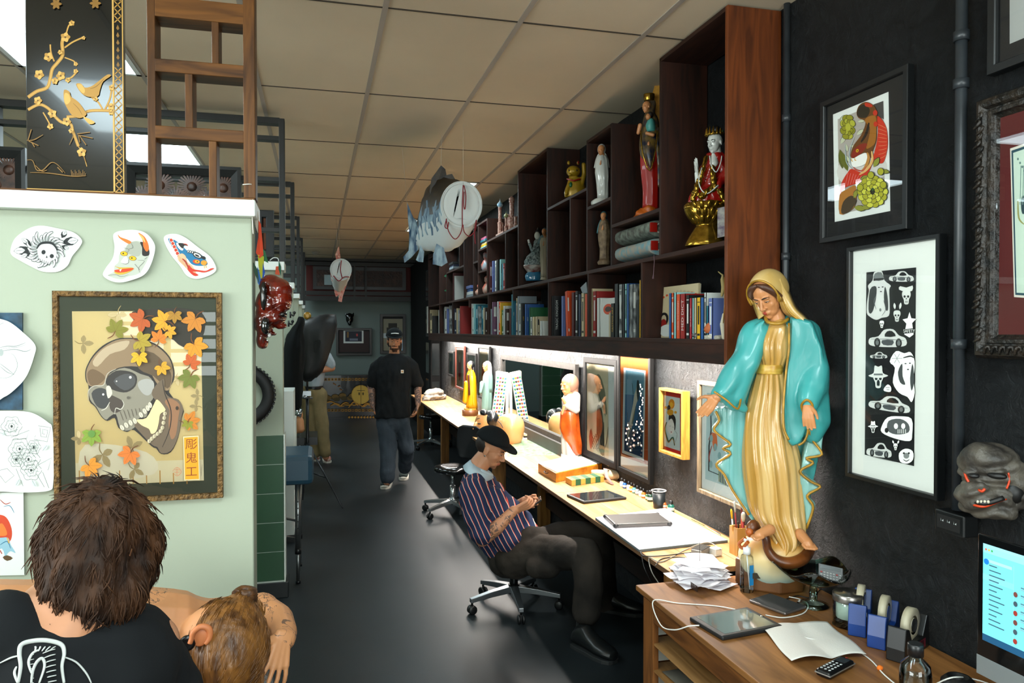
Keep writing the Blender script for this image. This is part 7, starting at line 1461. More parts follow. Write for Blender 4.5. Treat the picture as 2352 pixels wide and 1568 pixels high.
# ink bottles
bc=[('#d8d4cc','white labelled'),('#2a5a9a','blue'),('#c9c9c4','pale'),('#d87a1c','orange'),('#4a8a8c','teal'),('#7c8488','grey'),('#dcdcd8','white and black'),('#c8601c','dark orange'),('#3a6a3a','green'),('#1c3a2c','dark green'),('#b83a1c','red'),('#c25a24','amber'),('#1c5a4c','big green')]
for k,(x,y)in enumerate(((158,995),(187,1005),(212,1020),(238,1030),(256,1040),(273,1052),(295,1065),(320,1075),(343,1090),(365,1100),(462,1140),(488,1150),(540,1175))):
    c=bz(x,y,Tc);c.x=min(c.x,1.9);big=k in(9,12);r=.019 if big else.013;h=.045 if big else.036;t=thing('ink_bottle','%s ink bottle in the row against the dark wall'%bc[k][1],'bottle',c,'ink bottles along the wall')
    m=MB();m.lathe(c,[(r*.92,0),(r,.003),(r,h*.8),(r*.5,h)],12);obj('bottle_body',m,mat('ink_'+bc[k][0][1:],bc[k][0],.25,coat=.4),t);m=MB();m.lathe(c+V((0,0,h)),[(r*.6,0),(r*.6,.012),(r*.4,.02)],10);obj('cap',m,M_blk,t)
    obj('label_band',MB().lathe(c,[(r*1.02,h*.25),(r*1.02,h*.6)],12,cap=False),mat('ink_label','#d0ccc0',.6),t)
c=bz(1513,1166);t=thing('paper_cup','black takeaway paper cup with white rim','cup',c);obj('cup_wall',MB().lathe(c,[(.028,0),(.030,.005),(.040,.098),(.037,.096),(.026,.006)],24,cap=False),mat('black_card_cup','#1c2224',.4),t);obj('rim',MB().tube([c+V((.041*cos(a*pi/12),.041*sin(a*pi/12),.099))for a in range(25)],.0025,6),M_paper,t);obj('inner_lining',MB().lathe(c,[(.0005,.06),(.034,.06),(.0385,.098)],20,cap=False),mat('pinkish_lining','#c9a8a0',.7),t)
def tablet(label,P,th,mc,ms,inset=.10,z=Zb,rim=.006,name='tablet',T=None):
    Q=[bz(*p,T,z)for p in P];c=sum(Q,V())/4;u=((Q[1]-Q[0])+(Q[2]-Q[3]))/2;v=((Q[3]-Q[0])+(Q[2]-Q[1]))/2;v=v-u*(v.dot(u)/u.dot(u));R=[c-u/2-v/2,c+u/2-v/2,c+u/2+v/2,c-u/2+v/2];t=thing(name,label,name if name!='tablet' else 'tablet',c);obj('case',MB().prism(R,(0,0,th)),mc,t,bevel=rim)
    if ms:S=[c+(p-c)*(1-inset)for p in R];obj('screen',MB().prism([p+V((0,0,th))for p in S],(0,0,.0008)),ms,t)
    return t,R,c,u,v
M_rub=mat('black_rubber_case','#1a1b1c',.5);M_scr=mat('dark_glass_screen','#2a3032',.06,coat=.6)
tablet('tablet in black rugged case on the bench beyond the white board',[(1147,1190),(1445,1160),(1555,1215),(1240,1248)],.016,M_rub,M_scr,T=Tb)
# white drawing board
t=thing('drawing_board','large white light board with grey edge on the bench','board',bz(1500,1215));P=[bz(*p)for p in((1367,1193),(1468,1268),(1672,1246),(1528,1171))];P[3].x=min(P[3].x,1.9);P[2].x=min(P[2].x,1.9)
obj('board_body',MB().prism(P,(0,0,.012)),mat('grey_board_edge','#5a6468',.4),t,bevel=.002);obj('white_surface',MB().prism([p.lerp(sum(P,V())/4,.015)+V((0,0,.012))for p in P],(0,0,.001)),mat('lit_white_acrylic','#f4eef0',.4,emit=.45),t)
t,R,c,u,v=tablet('dark grey rugged laptop closed on the white light board',[(1396,1190),(1518,1186),(1534,1208),(1404,1214)],.022,mat('gunmetal_case','#4c4a48',.4,.5,bump=.1,bs=300),None,z=Zb+.0136,name='laptop',rim=.006)
m=MB();
for q in R:m.ell(q+V((0,0,.012))+(c-q)*.04,.014,.014,.012)
obj('corner_bumpers',m,M_rub,t)
# french curve and set square
M_aq=glass('aqua_plastic','#8fc8cc',1.2,.05);c=bz(1620,1195);m=MB();P=[bz(x,y,Tc,Zb+.002)for x,y in((660,1235),(730,1225),(810,1228),(880,1250),(905,1290),(890,1330),(860,1345),(820,1310),(780,1285),(720,1262),(690,1250))]
for p in P:p.x=min(p.x,1.925)
m.prism(catmull(P,3,True),(0,0,.003));solo('french_curve',m,M_aq,'transparent aqua french curve ruler lying against the wall','ruler')
P=[bz(x,y,Tc,Zb+.007)for x,y in((790,1305),(900,1265),(862,1345))];P=[V((min(p.x,1.92),p.y,p.z))for p in P];m=MB();cc=sum(P,V())/3;I_=[p.lerp(cc,.4)for p in P]
for i in range(3):j=(i+1)%3;m.prism([P[i],P[j],I_[j],I_[i]],(0,0,.002))
solo('set_square',m,mat('clear_white_plastic','#cfe0e4',.2),'clear triangular set square on the aqua curve','ruler')
# adapter, plug and cables
c=bz(1610,1275);t=thing('power_adapter','grey ribbed power adapter lying on the bench','adapter',c);ax_=(bz(1634,1256)-bz(1592,1278)).normalized();sd=V((-ax_.y,ax_.x,0));obj('adapter_body',MB().obox(c+V((0,0,.018)),ax_*.10,sd*.05,V((0,0,.034))),mat('grey_abs','#8a8680',.5),t,bevel=.004);m=MB()
for k in range(12):m.obox(c+ax_*(-.042+.0075*k)+V((0,0,.036)),ax_*.003,sd*.052,V((0,0,.003)))
obj('cooling_ribs',m,mat('dark_rib','#4c4844',.5),t)
c2_=bz(1644,1275);solo('power_plug',MB().obox(c2_+V((0,0,.018)),(.04,.01,0),(-.01,.04,0),(0,0,.034)),mat('white_abs','#d8d8d4',.4),'white cube charger plug beside the grey adapter','plug',bevel=.004)
def cable(name,label,pts,r,mt,z=Zb):m=MB();m.tube([p if isinstance(p,V)else bz(p[0],p[1],None,z+r+(p[2]if len(p)>2 else 0))for p in pts],r,7,cat=6);return solo(name,m,mt,label,'cable')
M_bcab=mat('black_cable','#151515',.45);M_wcab=mat('white_cable','#dcdcd6',.4);ed=XB-.006
cable('power_cable','black cable hanging over the bench front edge',[(1635,1262,.02),(1590,1268,.004),(1520,1276,.002),(1478,1276),V((ed,bz(1462,1270).y,ZBn+.004)),V((ed-.004,bz(1462,1275).y-.02,ZBn-.06)),V((ed+.05,bz(1462,1275).y-.03,ZBn-.16))],.0025,M_bcab)
cable('power_cable','grey white cable looping over the bench edge',[(1655,1262,.03),(1625,1245,.02),(1575,1262),(1520,1290),V((ed,3.02,ZBn+.004)),V((ed-.002,2.99,ZBn-.05)),V((ed+.04,2.97,ZBn-.12))],.0025,mat('grey_cable','#8f8a80',.5))
cable('power_cable','thin black cable lying across the bench behind the receipts',[(1588,1282,.006),(1550,1279),(1518,1284),(1505,1300)],.0022,M_bcab)
# brush holder and brushes
c=bz(1699,1272);c=V((min(c.x,1.86),c.y,Zb));t=thing('brush_holder','square pale wooden brush holder beside the madonna statue','holder',c);s_=.033;m=MB();R=lambda k,z:[c+V((k*i,k*j,z))for i,j in((-1,-1),(1,-1),(1,1),(-1,1))];m.loft([R(s_,0),R(s_,.125),R(s_*.85,.125),R(s_*.85,.004)],smooth=False);obj('holder_body',m,wood('pale_beech','#c99a58','#b07f40','z',6),t)
for k,(dx,dy,lx,ly,L,hc,tc_,lab)in enumerate(((-.018,.01,-.10,.0,.20,'#e8e4dc','#e6b410','yellow tipped white handled brush'),(-.01,-.012,-.05,-.02,.15,'#c8561c','#2c1a10','small orange brush with a dark rounded tip'),(.0,.015,-.05,.05,.23,'#7a1418','#b8b8b4','tall dark red brush with silver ferrule'),(.012,-.01,-.04,-.06,.19,'#8c1c1c','#c8bfae','wide pale bristle brush with red handle'),(-.02,.0,-.12,.03,.13,'#c88a34','#c88a34','thin wooden stick'),(.015,.012,.02,.02,.21,'#9a3a1c','#6a1c14','dark red pencil'))):
    b=c+V((dx,dy,.005));d=V((lx,ly,1)).normalized();t=thing('paint_brush',lab+' standing in the wooden holder','brush',b,'brushes in the wooden holder');w_=.009 if k==3 else.0045;obj('handle',MB().cyl(b,b+d*L*.78,.003,w_*.7,8),mat('bh_'+hc[1:],hc,.35),t);obj('tip',MB().tube([b+d*L*.78,b+d*L*.85,b+d*L*.95,b+d*L],[w_*.7,w_,w_*1.1,w_*.5],8),mat('bh_'+tc_[1:],tc_,.7),t)
# ================================================================ THINGS ON THE NEAR CHEST
Zk=ZK+.0006;kz=lambda x,y,z=Zk:onZ(x,y,z)
# receipts on a spike
c=kz(1607,1338);t=thing('receipt_pile','untidy pile of white receipts stuck on a metal spike','paper',c);rn=random.Random(5);cr_=mat('receipt_paper','#dfdbe0',.7)
for k in range(34):
    m=MB();w_=rn.uniform(.12,.20);h=rn.uniform(.08,.13);an=rn.uniform(0,pi);cx,cy=rn.uniform(-.045,.045),rn.uniform(-.05,.05);z=.006+.0026*k;ph=rn.uniform(0,6);A=rn.uniform(.006,.016)
    def f(u,v):x=(u-.5)*w_;y=(v-.5)*h;e=(abs(2*u-1)**2+abs(2*v-1)**2);return c+V((cx+x*cos(an)-y*sin(an),cy+x*sin(an)+y*cos(an),z+A*(sin(u*5+ph)*.35+sin(v*4+ph*2)*.25)*e*.6+(-.010 if k>12 else.003)*e*.6))
    m.grid(f,7,6);obj('receipt',m,cr_,t,thick=.0005,fixn=False)
m=MB();m.cyl(c,c+V((0,0,.19)),.0016,.0008,6);m.cyl(c,c+V((0,0,.004)),.04,.04,16);obj('spike',m,mat('dark_steel','#2c2c2c',.3,.9),t)
m=MB();p=kz(1594,1352,Zk+.045)
for k in range(14):m.box(p.x-.001,p.y-.03+.004*k,p.z-.003,p.x-.0005,p.y-.028+.004*k+.001*(k%3),p.z+.02)
obj('barcode',m,M_blk,t,fixn=False)
# hand sanitiser
c=kz(1715,1358);F=Fr(c);t=thing('sanitiser_bottle','clear pump bottle of hand sanitiser with a blue label beside the receipts','bottle',c);M_clr=glass('clear_plastic','#fbfefe',1.3,.02);Rr=lambda k,z,q=.024:[c+F.a*(q*k*(1 if i in(0,1,2,7)else-1)*(1 if i in(0,7,3,4)else.6))+F.w*(q*.8*k*(1 if i in(1,2,3,4)else-1)*(1 if i in(2,1,5,6)else.6))+V((0,0,z))for i in range(8)]
def oct_(k,z,q=.026):return[c+F.a*(q*k*cos(pi/8+i*pi/4))+F.w*(q*.8*k*sin(pi/8+i*pi/4))+V((0,0,z))for i in range(8)]
m=MB();m.loft([oct_(.95,0),oct_(1.05,.006),oct_(1.05,.125),oct_(.9,.142),oct_(.5,.150)],smooth=False);obj('bottle_body',m,M_clr,t)
m=MB();m.loft([oct_(.93,.004),oct_(.95,.018)],smooth=False);obj('gel',m,glass('pale_gel','#f2f8fa',1.0),t);m=MB();m.lathe(c+V((0,0,.150)),[(.0145,0),(.0145,.026),(.006,.027),(.006,.045),(.009,.046),(.009,.056)],14);m.tube([c+V((0,0,.200))-F.a*.002,c+V((0,0,.203))+F.a*.0-F.w*.0+F.a*.006,c+V((0,0,.206))-F.a*.012],.005,8);m.tube([c+V((0,0,.15)),c+V((0,0,.01))+F.a*.012],.0025,6);obj('pump',m,mat('white_plastic','#e4e8ea',.35),t)
m=MB();m.loft([oct_(1.07,.03)[0:2],oct_(1.07,.11)[0:2]],closed=False,cap=False);m.loft([oct_(1.07,.012)[4:6],oct_(1.07,.05)[4:6]],closed=False,cap=False);obj('blue_label',m,mat('blue_label','#1c78b0',.4),t)
# wireless charger and tablet
t,R,cc,u,v=tablet('dark slim power bank with a cable beside the madonna plinth',[(1724,1381),(1770,1368),(1850,1398),(1800,1416)],.011,mat('silver_rim','#8c8684',.3,.8),mat('dark_felt','#2c2c2e',.7),.04,z=Zk,rim=.004,name='power_bank')
t,R,cc,u,v=tablet('tablet in black protective case charging on the chest',[(1588,1424),(1722,1402),(1792,1446),(1654,1474)],.016,M_rub,mat('reflecting_screen','#6a726e',.05,coat=1),.16,z=Zk,rim=.005)
m=MB();m.ell(R[1].lerp(R[2],.5).lerp(cc,.09)+V((0,0,.0165)),.006,.006,.0012);obj('home_button',m,mat('silver_metal',None),t)
cable('charging_cable','white cable looping out over the chest front edge to the tablet',[(1712,1405,.012),(1650,1392),(1560,1385),V((XK-.012,2.60,ZK+.002)),V((XK-.03,2.50,ZK-.05)),V((XK-.025,2.40,ZK-.03)),V((XK+.0,2.34,ZK+.004)),(1606,1436,.006)],.0022,M_wcab,z=Zk)
cable('charging_cable','white cable curling round the dark power bank',[(1758,1412),(1800,1418),(1845,1408),(1856,1388),(1838,1376),(1812,1370,.004)],.0022,M_wcab,z=Zk);cable('charging_cable','white cable running from under the tissue to the bottle',[(1796,1452),(1880,1470,-.0005),(1940,1478),(1996,1512),(2030,1548),(2062,1575)],.0022,M_wcab,z=Zk)
cable('power_cable','thin black cord behind the glass cake stand',[(1795,1380),(1830,1368),(1862,1372),(1885,1352)],.0022,M_bcab,z=Zk)
# glass stand with calculator
c=kz(1886,1388);c.x=min(c.x,1.80);t=thing('glass_cake_stand','wavy rimmed green glass stand holding a calculator','stand',c);M_gg2=glass('green_glass','#cfe4da',1.6,.03)
m=MB();m.lathe(c,[(.055,0),(.058,.005),(.03,.014),(.014,.022),(.016,.05),(.013,.075),(.03,.086)],24);obj('foot',m,M_gg2,t);m=MB()
Rb=[[c+V((cos(a*pi/24)*r*(1+.10*sin(a*pi/24*3)),sin(a*pi/24)*r*(1+.10*sin(a*pi/24*3)),z+wv*sin(a*pi/24*5)))for a in range(48)]for r,z,wv in((.02,.084,0),(.06,.092,0),(.10,.115,.004),(.135,.145,.014),(.138,.147,.014))]
Rb=[[V((min(p.x,1.928),p.y,p.z))for p in r]for r in Rb];m.loft(Rb,cap=False);obj('bowl',m,M_gg2,t,thick=.005)
q=onZ(1908,1316,c.z+.135);F=Fr(q);u_=(V((0,0,1))*.75-F.w*.5).normalized();n_=F.a.cross(u_);a_=(F.a*.99-V((0,0,.12))).normalized();t=thing('calculator','grey pocket calculator lying in the green glass stand','calculator',q);m=MB();m.obox(q,a_*.085,u_*.055,n_*.008);obj('calculator_body',m,mat('grey_calc','#4c4c4c',.4,.3),t,bevel=.002)
m=MB();m.obox(q+u_*.017-n_*.0045*(-1 if n_.dot(F.w)>0 else 1),a_*.07,u_*.012,n_*.001);obj('display',m,mat('lcd','#1c211c',.2),t);sg=1 if n_.dot(F.w)>0 else-1;m=MB()
for i in range(7):
    for j in range(3):m.obox(q+a_*(-.032+.0107*i)+u_*(-.003-.009*j)+n_*.0045*sg,a_*.007,u_*.005,n_*.002,1 if(i in(0,5)and j==0)else 0)
obj('keys',m,[mat('key_grey','#8c8c88',.5),mat('key_red','#8c1c14',.5)],t)
# coin jar
c=kz(1948,1436);t=thing('coin_jar','glass jar with steel lid holding coins and a note','jar',c);m=MB();m.lathe(c,[(.046,0),(.050,.006),(.050,.085),(.047,.092)],28,cap=False);m.lathe(c,[(.001,.001),(.046,.001)],28,cap=False);obj('jar_glass',m,M_clr,t);m=MB();m.lathe(c+V((0,0,.090)),[(.051,0),(.052,.002),(.052,.024),(.048,.028),(.020,.026),(.018,.030),(.001,.030)],28);obj('lid',m,mat('brushed_steel','#8c8884',.28,.95),t)
m=MB();
for k in range(46):a=k*2.4;r=.008*(k**.5)*.8;m.lathe(c+V((r*cos(a),r*sin(a),.004+.0008*(46-k)*.6)),[(.011,0),(.011,.002)],10,axis=(cos(a)*.5,sin(a*1.7)*.5,1))
obj('coins',m,mat('old_coins','#5a4c38',.35,.9),t);m=MB();m.loft([[c+V((-.04*cos(a),-.04*sin(a),z))for a in(-.6,-.1,.4,.9,1.4)]for z in(.03,.06,.085)],closed=False,cap=False);obj('paper_note',m,mat('mint_paper','#a8bcae',.8),t,thick=.0006)
# tape dispensers
def dispenser(x,y,bx,by,mt,label,dz=0):
    a=kz(x,y);b=kz(bx,by);b.x=min(b.x,1.925);d=(b-a).normalized();L=min((b-a).length,.21);s_=V((-d.y,d.x,0));w_=.028;t=thing('tape_dispenser',label,'tape dispenser',a+d*L/2,'tape dispensers side by side')
    P=lambda u,z,k=0:a+d*(u*L)+V((0,0,z*1.35))+s_*k;m=MB();m.prism([P(p,z,-w_)for p,z in((0,0),(1,0),(1,.02),(.97,.075),(.9,.08),(.72,.035),(.42,.030),(.30,.04),(.2,.072),(.06,.078),(.0,.03))],s_*(w_*2));obj('dispenser_body',m,mt,t,bevel=.003)
    c_=P(.58,.064);m=MB();m.lathe(c_-s_*.011,[(.030,0),(.054,0),(.054,.022),(.030,.022),(.022,0)],32,axis=s_,cap=False);obj('tape_roll',m,mat('clear_tape_roll','#b0a890',.35),t);m=MB();m.lathe(c_-s_*.013,[(.021,0),(.021,.026)],20,axis=s_);obj('core',m,mt,t);return t,P,s_,d
M_db=mat('blue_plastic','#15397c',.35,var=.1)
t,P,s_,d=dispenser(1968,1462,2075,1400,M_db,'blue tape dispenser nearest the coin jar');m=MB();m.obox(P(.10,.05,-.0285)if(kz(1968,1462)-s_).y<(kz(1968,1462)+s_).y else P(.10,.05,.0285),d*.022+V((0,0,-.02)),s_*.001,V((0,0,.014)));obj('worn_sticker',m,mat('worn_sticker','#6c7078',.6),t)
dispenser(2012,1490,2128,1432,M_db,'blue tape dispenser in the middle of the three');t,P,s_,d=dispenser(2056,1520,2180,1468,mat('black_dispenser','#101112',.35),'black tape dispenser with a red lettered sticker')
k_=-.0288 if(P(0,0,-1)-CAM).length<(P(0,0,1)-CAM).length else.0288;q=P(.55,.018,k_);dd=d if d.cross(V((0,0,1))).dot(s_*k_)<0 else d;m=MB();m.obox(q,d*.11,s_*.0008,V((0,0,.028)));A=d if d.dot(_r)>0 else-d;nn=(s_*k_).normalized();m.text('福呪串',q+nn*.0012,A,(0,0,1),.028,1);obj('sticker',m,[mat('maroon_sticker','#5a1020',.5),M_blk],t,fixn=False)
# tissue
P0=[kz(*p)for p in((1746,1443),(1800,1455),(1850,1440),(1905,1432),(1990,1507),(1940,1517),(1890,1492),(1822,1524))];m=MB();A0,B0,C0,D0=kz(1746,1440),kz(1900,1432),kz(1990,1510),kz(1818,1526)
def ft_(u,v):p=A0.lerp(B0,u).lerp(D0.lerp(C0,u),v);return p+V((0,0,.004+.012*abs(sin(u*5.2+.4))*(.4+v*.8)+.004*sin(v*7+u*3)))
m.grid(ft_,26,20);solo('paper_towel',m,mat('soft_tissue','#d2cfc8',.9,bump=.15,bs=200),'crumpled white paper towel on the chest beside the tape dispensers','tissue',thick=.001,fixn=False)
# cordless phone
a=kz(1880,1562);b=kz(1955,1522);d=(b-a).normalized();s_=V((-d.y,d.x,0));t=thing('cordless_phone','black cordless phone with silver rim lying face up','phone',(a+b)/2);c=(a+b)/2;m=MB();m.obox(c+V((0,0,.012)),d*.145,s_*.048,V((0,0,.022)));obj('handset',m,mat('black_gloss_plastic','#0d0e0f',.2),t,bevel=.008);m=MB();m.obox(c+V((0,0,.012)),d*.147,s_*.050,V((0,0,.004)));obj('silver_rim',m,mat('silver_plastic','#9a9894',.3,.7),t,bevel=.001)
m=MB();
for i in range(5):
    for j in range(3):m.ell(c+d*(-.055+.016*i)+s_*(-.013+.013*j)+V((0,0,.0235)),.0045,.003,.0012)
obj('keypad',m,mat('key_white','#b8bcbc',.4),t);m=MB();m.obox(c+d*.042+V((0,0,.0235)),d*.032,s_*.032,V((0,0,.001)));obj('display',m,mat('lcd_dark','#2a3034',.15),t);m=MB();m.ell(c+d*.066+V((0,0,.024)),.004,.003,.001);obj('red_button',m,M_redg,t)
m=MB();m.ell(kz(2021,1538)+V((0,0,.006)),.010,.008,.008);solo('orange_ear_plug',m,mat('orange_foam','#d86a0c',.8),'small orange foam plug on the chest','ear plug')
# water bottle
c=kz(2102,1640);t=thing('water_bottle','clear plastic bottle with black cap at the bottom edge','bottle',c);m=MB();m.lathe(c,[(.036,0),(.040,.006),(.040,.11),(.036,.135),(.016,.155),(.014,.165)],28,cap=False);obj('bottle_wall',m,M_clr,t);m=MB();m.lathe(c,[(.038,.004),(.038,.10)],24);obj('water',m,glass('water','#f6fbfb',.6),t);m=MB();m.lathe(c+V((0,0,.160)),[(.020,0),(.020,.030),(.017,.033)],20);obj('cap',m,M_blk,t)
# monitor parallel to the wall
FM=Fx(1.72);q0=FM.uv(2246,1224);a0,b1=q0;b0=FM.uv(2217,1530)[1];wd=.50;t=thing('desktop_computer','silver desktop computer with bright social page at the right edge','computer',(1.80,FM.l(a0+wd/2,0).y,ZK))
m=MB();m.prism(loop(FM,a0,a0+wd,b0,b1,-.012),FM.w*.012);obj('black_bezel',m,mat('gloss_black_bezel','#0a0b0c',.12),t,bevel=.003);bs_=FM.uv(2242,1461)[1];ch=FM.uv(2217,1487)[1]
m=MB();m.prism(loop(FM,a0,a0+wd,b0,ch,0),FM.w*.0012);m.prism(loop(FM,a0+.01,a0+wd-.01,b0+.01,b1-.01,-.03),FM.w*.018);obj('aluminium_body',m,mat('aluminium','#9aa4a8',.35,.6),t,bevel=.001)
m=MB();yc=FM.l(a0+wd/2,0).y;m.prism([V((1.725,yc-.09,b0+FM.O.z+.02)),V((1.735,yc-.09,b0+FM.O.z+.02)),V((1.86,yc-.09,ZK)),V((1.85,yc-.09,ZK))],(0,.18,0));m.box(1.68,yc-.09,ZK,1.87,yc+.09,ZK+.006);obj('stand',m,_M['aluminium'],t)
T5=(1800,1100,3.35);A=Art(FM,.0012,T5,step=.00005);sw_=.475;sx=a0+.018;S1=FM.uv(2261,1247)[1]
def scr(u0,u1,v0,v1,c):A.m.poly(loop(FM,sx+sw_*u0,sx+sw_*u1,S1-(S1-bs_)*v1,S1-(S1-bs_)*v0,A.nd()),A.mi(c))
scr(0,1,0,1,'#6ccbd8');scr(0,1,.93,1,'#1c4a6c');scr(0,1,0,.03,'#8cc0cc');scr(0,1,.03,.09,'#86d4de');scr(0,.19,.31,.37,'#78c0d0');scr(.02,.18,.15,.18,'#98c8d0');scr(.19,.192,.13,.93,'#8cb8c4')
for k,c_ in enumerate(('#c8503c','#d0a030','#3ca050')):A.m.poly([FM.l(sx+.01+.009*k+.003*cos(j),S1-.014+.003*sin(j),A.nd()*1)if False else FM.l(sx+.01+.009*k+.003*cos(j*pi/4),S1-.014+.003*sin(j*pi/4),.0026)for j in range(8)],A.mi(c_))
for k in range(13):scr(.04,.09+.012*(k*7%5),.20+.05*k,.212+.05*k,'#3a5a68')
for k in range(6):
    A.m.poly([FM.l(sx+.098+.006*cos(j*pi/5),S1-.105-.024*k+.007*sin(j*pi/5),.0035)for j in range(10)],A.mi(('#6a3a34','#3c4a54','#8c3028')[k%3]));scr(.235,.40+.03*(k%3),.335+.078*k-.02,.335+.078*k-.008,'#4a6a78');scr(.235,.33,.335+.078*k,.335+.078*k+.01,'#7ca0ac')
A.m.poly([FM.l(sx+.012+.008*cos(j*pi/5),S1-.046+.008*sin(j*pi/5),.0032)for j in range(10)],A.mi('#1c70c8'));sm_=[mat('screen_'+c_[1:],c_,.3,emit=.55)for c_ in A.c];obj('lit_screen',A.m,sm_,t,fixn=False)
c=kz(2202,1580);c.x=min(c.x,1.86);m=MB();m.lathe(c,[(.045,0),(.048,.006),(.046,.02),(.032,.034),(.026,.034),(.022,.012),(.001,.012)],28);t=solo('black_dish',m,mat('black_matte_plastic','#0e0f10',.4),'round black plastic stand at the bottom beside the computer','stand');cable('charging_cable','white cable at the bottom near the computer',[(2150,1570),(2190,1555,.036),(2240,1560),(2300,1580)],.0022,M_wcab,z=Zk)
# things in the chest slots
for k,(z,xs,lab,mt)in enumerate(((.362+.0,1.0,'grey cardboard folder in the upper open slot of the chest',mat('grey_board','#5c584e',.8)),(.258,1.0,'white papers in the lower open slot of the chest',M_paper))):
    m=MB();m.grid(lambda u,v:V((XK+.05+.5*u,1.9+.75*v,z+.001+.016*abs(sin(u*4+v*3))*(1-u*.5))),10,12);solo('stored_papers',m,mt,lab,'paper',thick=.001,fixn=False)
FQ=Fx(XK+.028);m=MB();m.text('MACO - GUARD',V((XK+.0285,2.28,.353+.006)),(0,-1,0),(0,0,1),.03);
m2=MB();m2.prism([V((XK+.029,2.42,.345)),V((XK+.029,2.14,.345)),V((XK+.029,2.14,.372)),V((XK+.029,2.42,.372))],(.0005,0,0));t=solo('tray_label',m2,mat('pale_label','#a8a090',.7),'pale handwritten label on the open tray edge','label');obj('lettering',m,M_blk,t,fixn=False)
# ================================================================ CHAIRS
def star_chair(name,label,c,rot,seat_h,metal,back=None,col=None,group=None,seat_r=.19,saddle=False,legL=.30):
    t=thing(name,label,'chair',c,group,rotz=rot,local=True);M_blkp=mat('black_plastic_caster','#0e0f10',.35)
    for k in range(5):
        a=k*2*pi/5;d=V((cos(a),sin(a),0));s_=V((-d.y,d.x,0));m=MB();m.loft([[d*r+s_*w_+V((0,0,z0)),d*r-s_*w_+V((0,0,z0)),d*r-s_*w_+V((0,0,z1)),d*r+s_*w_+V((0,0,z1))]for r,w_,z0,z1 in((.02,.026,.095,.135),(.16,.02,.085,.118),(legL,.015,.07,.095))],smooth=False);lg=obj('leg',m,metal,t,bevel=.003)
        m=MB();q=d*(legL-.01);m.cyl(q+V((0,0,.055)),q+V((0,0,.085)),.007)
        for sg in(-1,1):m.lathe(q+s_*(sg*.004)+V((0,0,.027)),[(.001,0),(.022,.001),(.027,.006),(.027,.014),(.02,.018),(.001,.019)],16,axis=s_*sg)
        obj('caster',m,M_blkp,lg)
    m=MB();m.cyl((0,0,.09),(0,0,seat_h*.6),.026);m.cyl((0,0,seat_h*.6),(0,0,seat_h-.04),.016);m.cyl((0,0,.085),(0,0,.14),.035);obj('column',m,col or metal,t)
    m=MB();R=[]
    for z,k in((-.045,.80),(-.04,.97),(-.02,1.03),(0,1),(.012,.9),(.016,.6),(.012,.2)):R.append([V((seat_r*k*cos(j*pi/16),seat_r*k*sin(j*pi/16)*1.05,seat_h+z))for j in range(32)])
    m.loft(R);obj('seat',m,mat('black_glossy_vinyl','#0c0d0e',.16,coat=.5),t)
    if back:
        m=MB();m.tube([V((-.05,0,seat_h-.05)),V((-.24,0,seat_h-.04)),V((-.285,0,seat_h+.05)),V((-.27,0,seat_h+back-.12))],.010,8,cat=4,sq=.6);m.obox((-.13,0,seat_h-.06),(.12,0,0),(0,.07,0),(0,0,.03));obj('back_bracket',m,col or metal,t)
        m=MB();R=[]
        for z,k in((-.16,.5),(-.14,.85),(-.05,1),(.05,1),(.14,.85),(.165,.5)):R.append([V((-.255-.035*(1-cos(j*pi/12*1.0))*0+.022*cos(j*pi/12)-.03*(sin(j*pi/12)**2)*-1,.17*k*sin(j*pi/12),seat_h+back+z))for j in range(24)])
        m.loft(R);obj('backrest',m,mat('black_foam_plastic','#15171a',.4),t)
        m=MB();m.tube([V((-.08,.10,seat_h-.06)),V((-.20,.13,seat_h-.07)),V((-.24,.15,seat_h-.075))],.006,6);m.ell((-.25,.155,seat_h-.075),.018,.012,.010);obj('lever',m,M_blkp,t)
    return t
M_alu=mat('cast_aluminium','#8f9498',.32,.9);M_chr=mat('chrome','#c8ced0',.16,.9)
c1=onZ(1180,1392,0);star_chair('office_chair','office chair with grey metal star base under the seated person',c1,radians(-24),.45,M_alu,back=.20,col=mat('black_metal_column','#0f1011',.3,.3),legL=.29)
c2=onZ(1040,1178,0);star_chair('office_chair','chrome based swivel chair with black back behind the seated person',c2,radians(215),.43,M_chr,back=.20,seat_r=.17)
c3=onZ(990,1028,0);star_chair('office_chair','farthest chrome based chair pushed under the bench near the walking person',c3,radians(150),.47,M_chr,seat_r=.17)
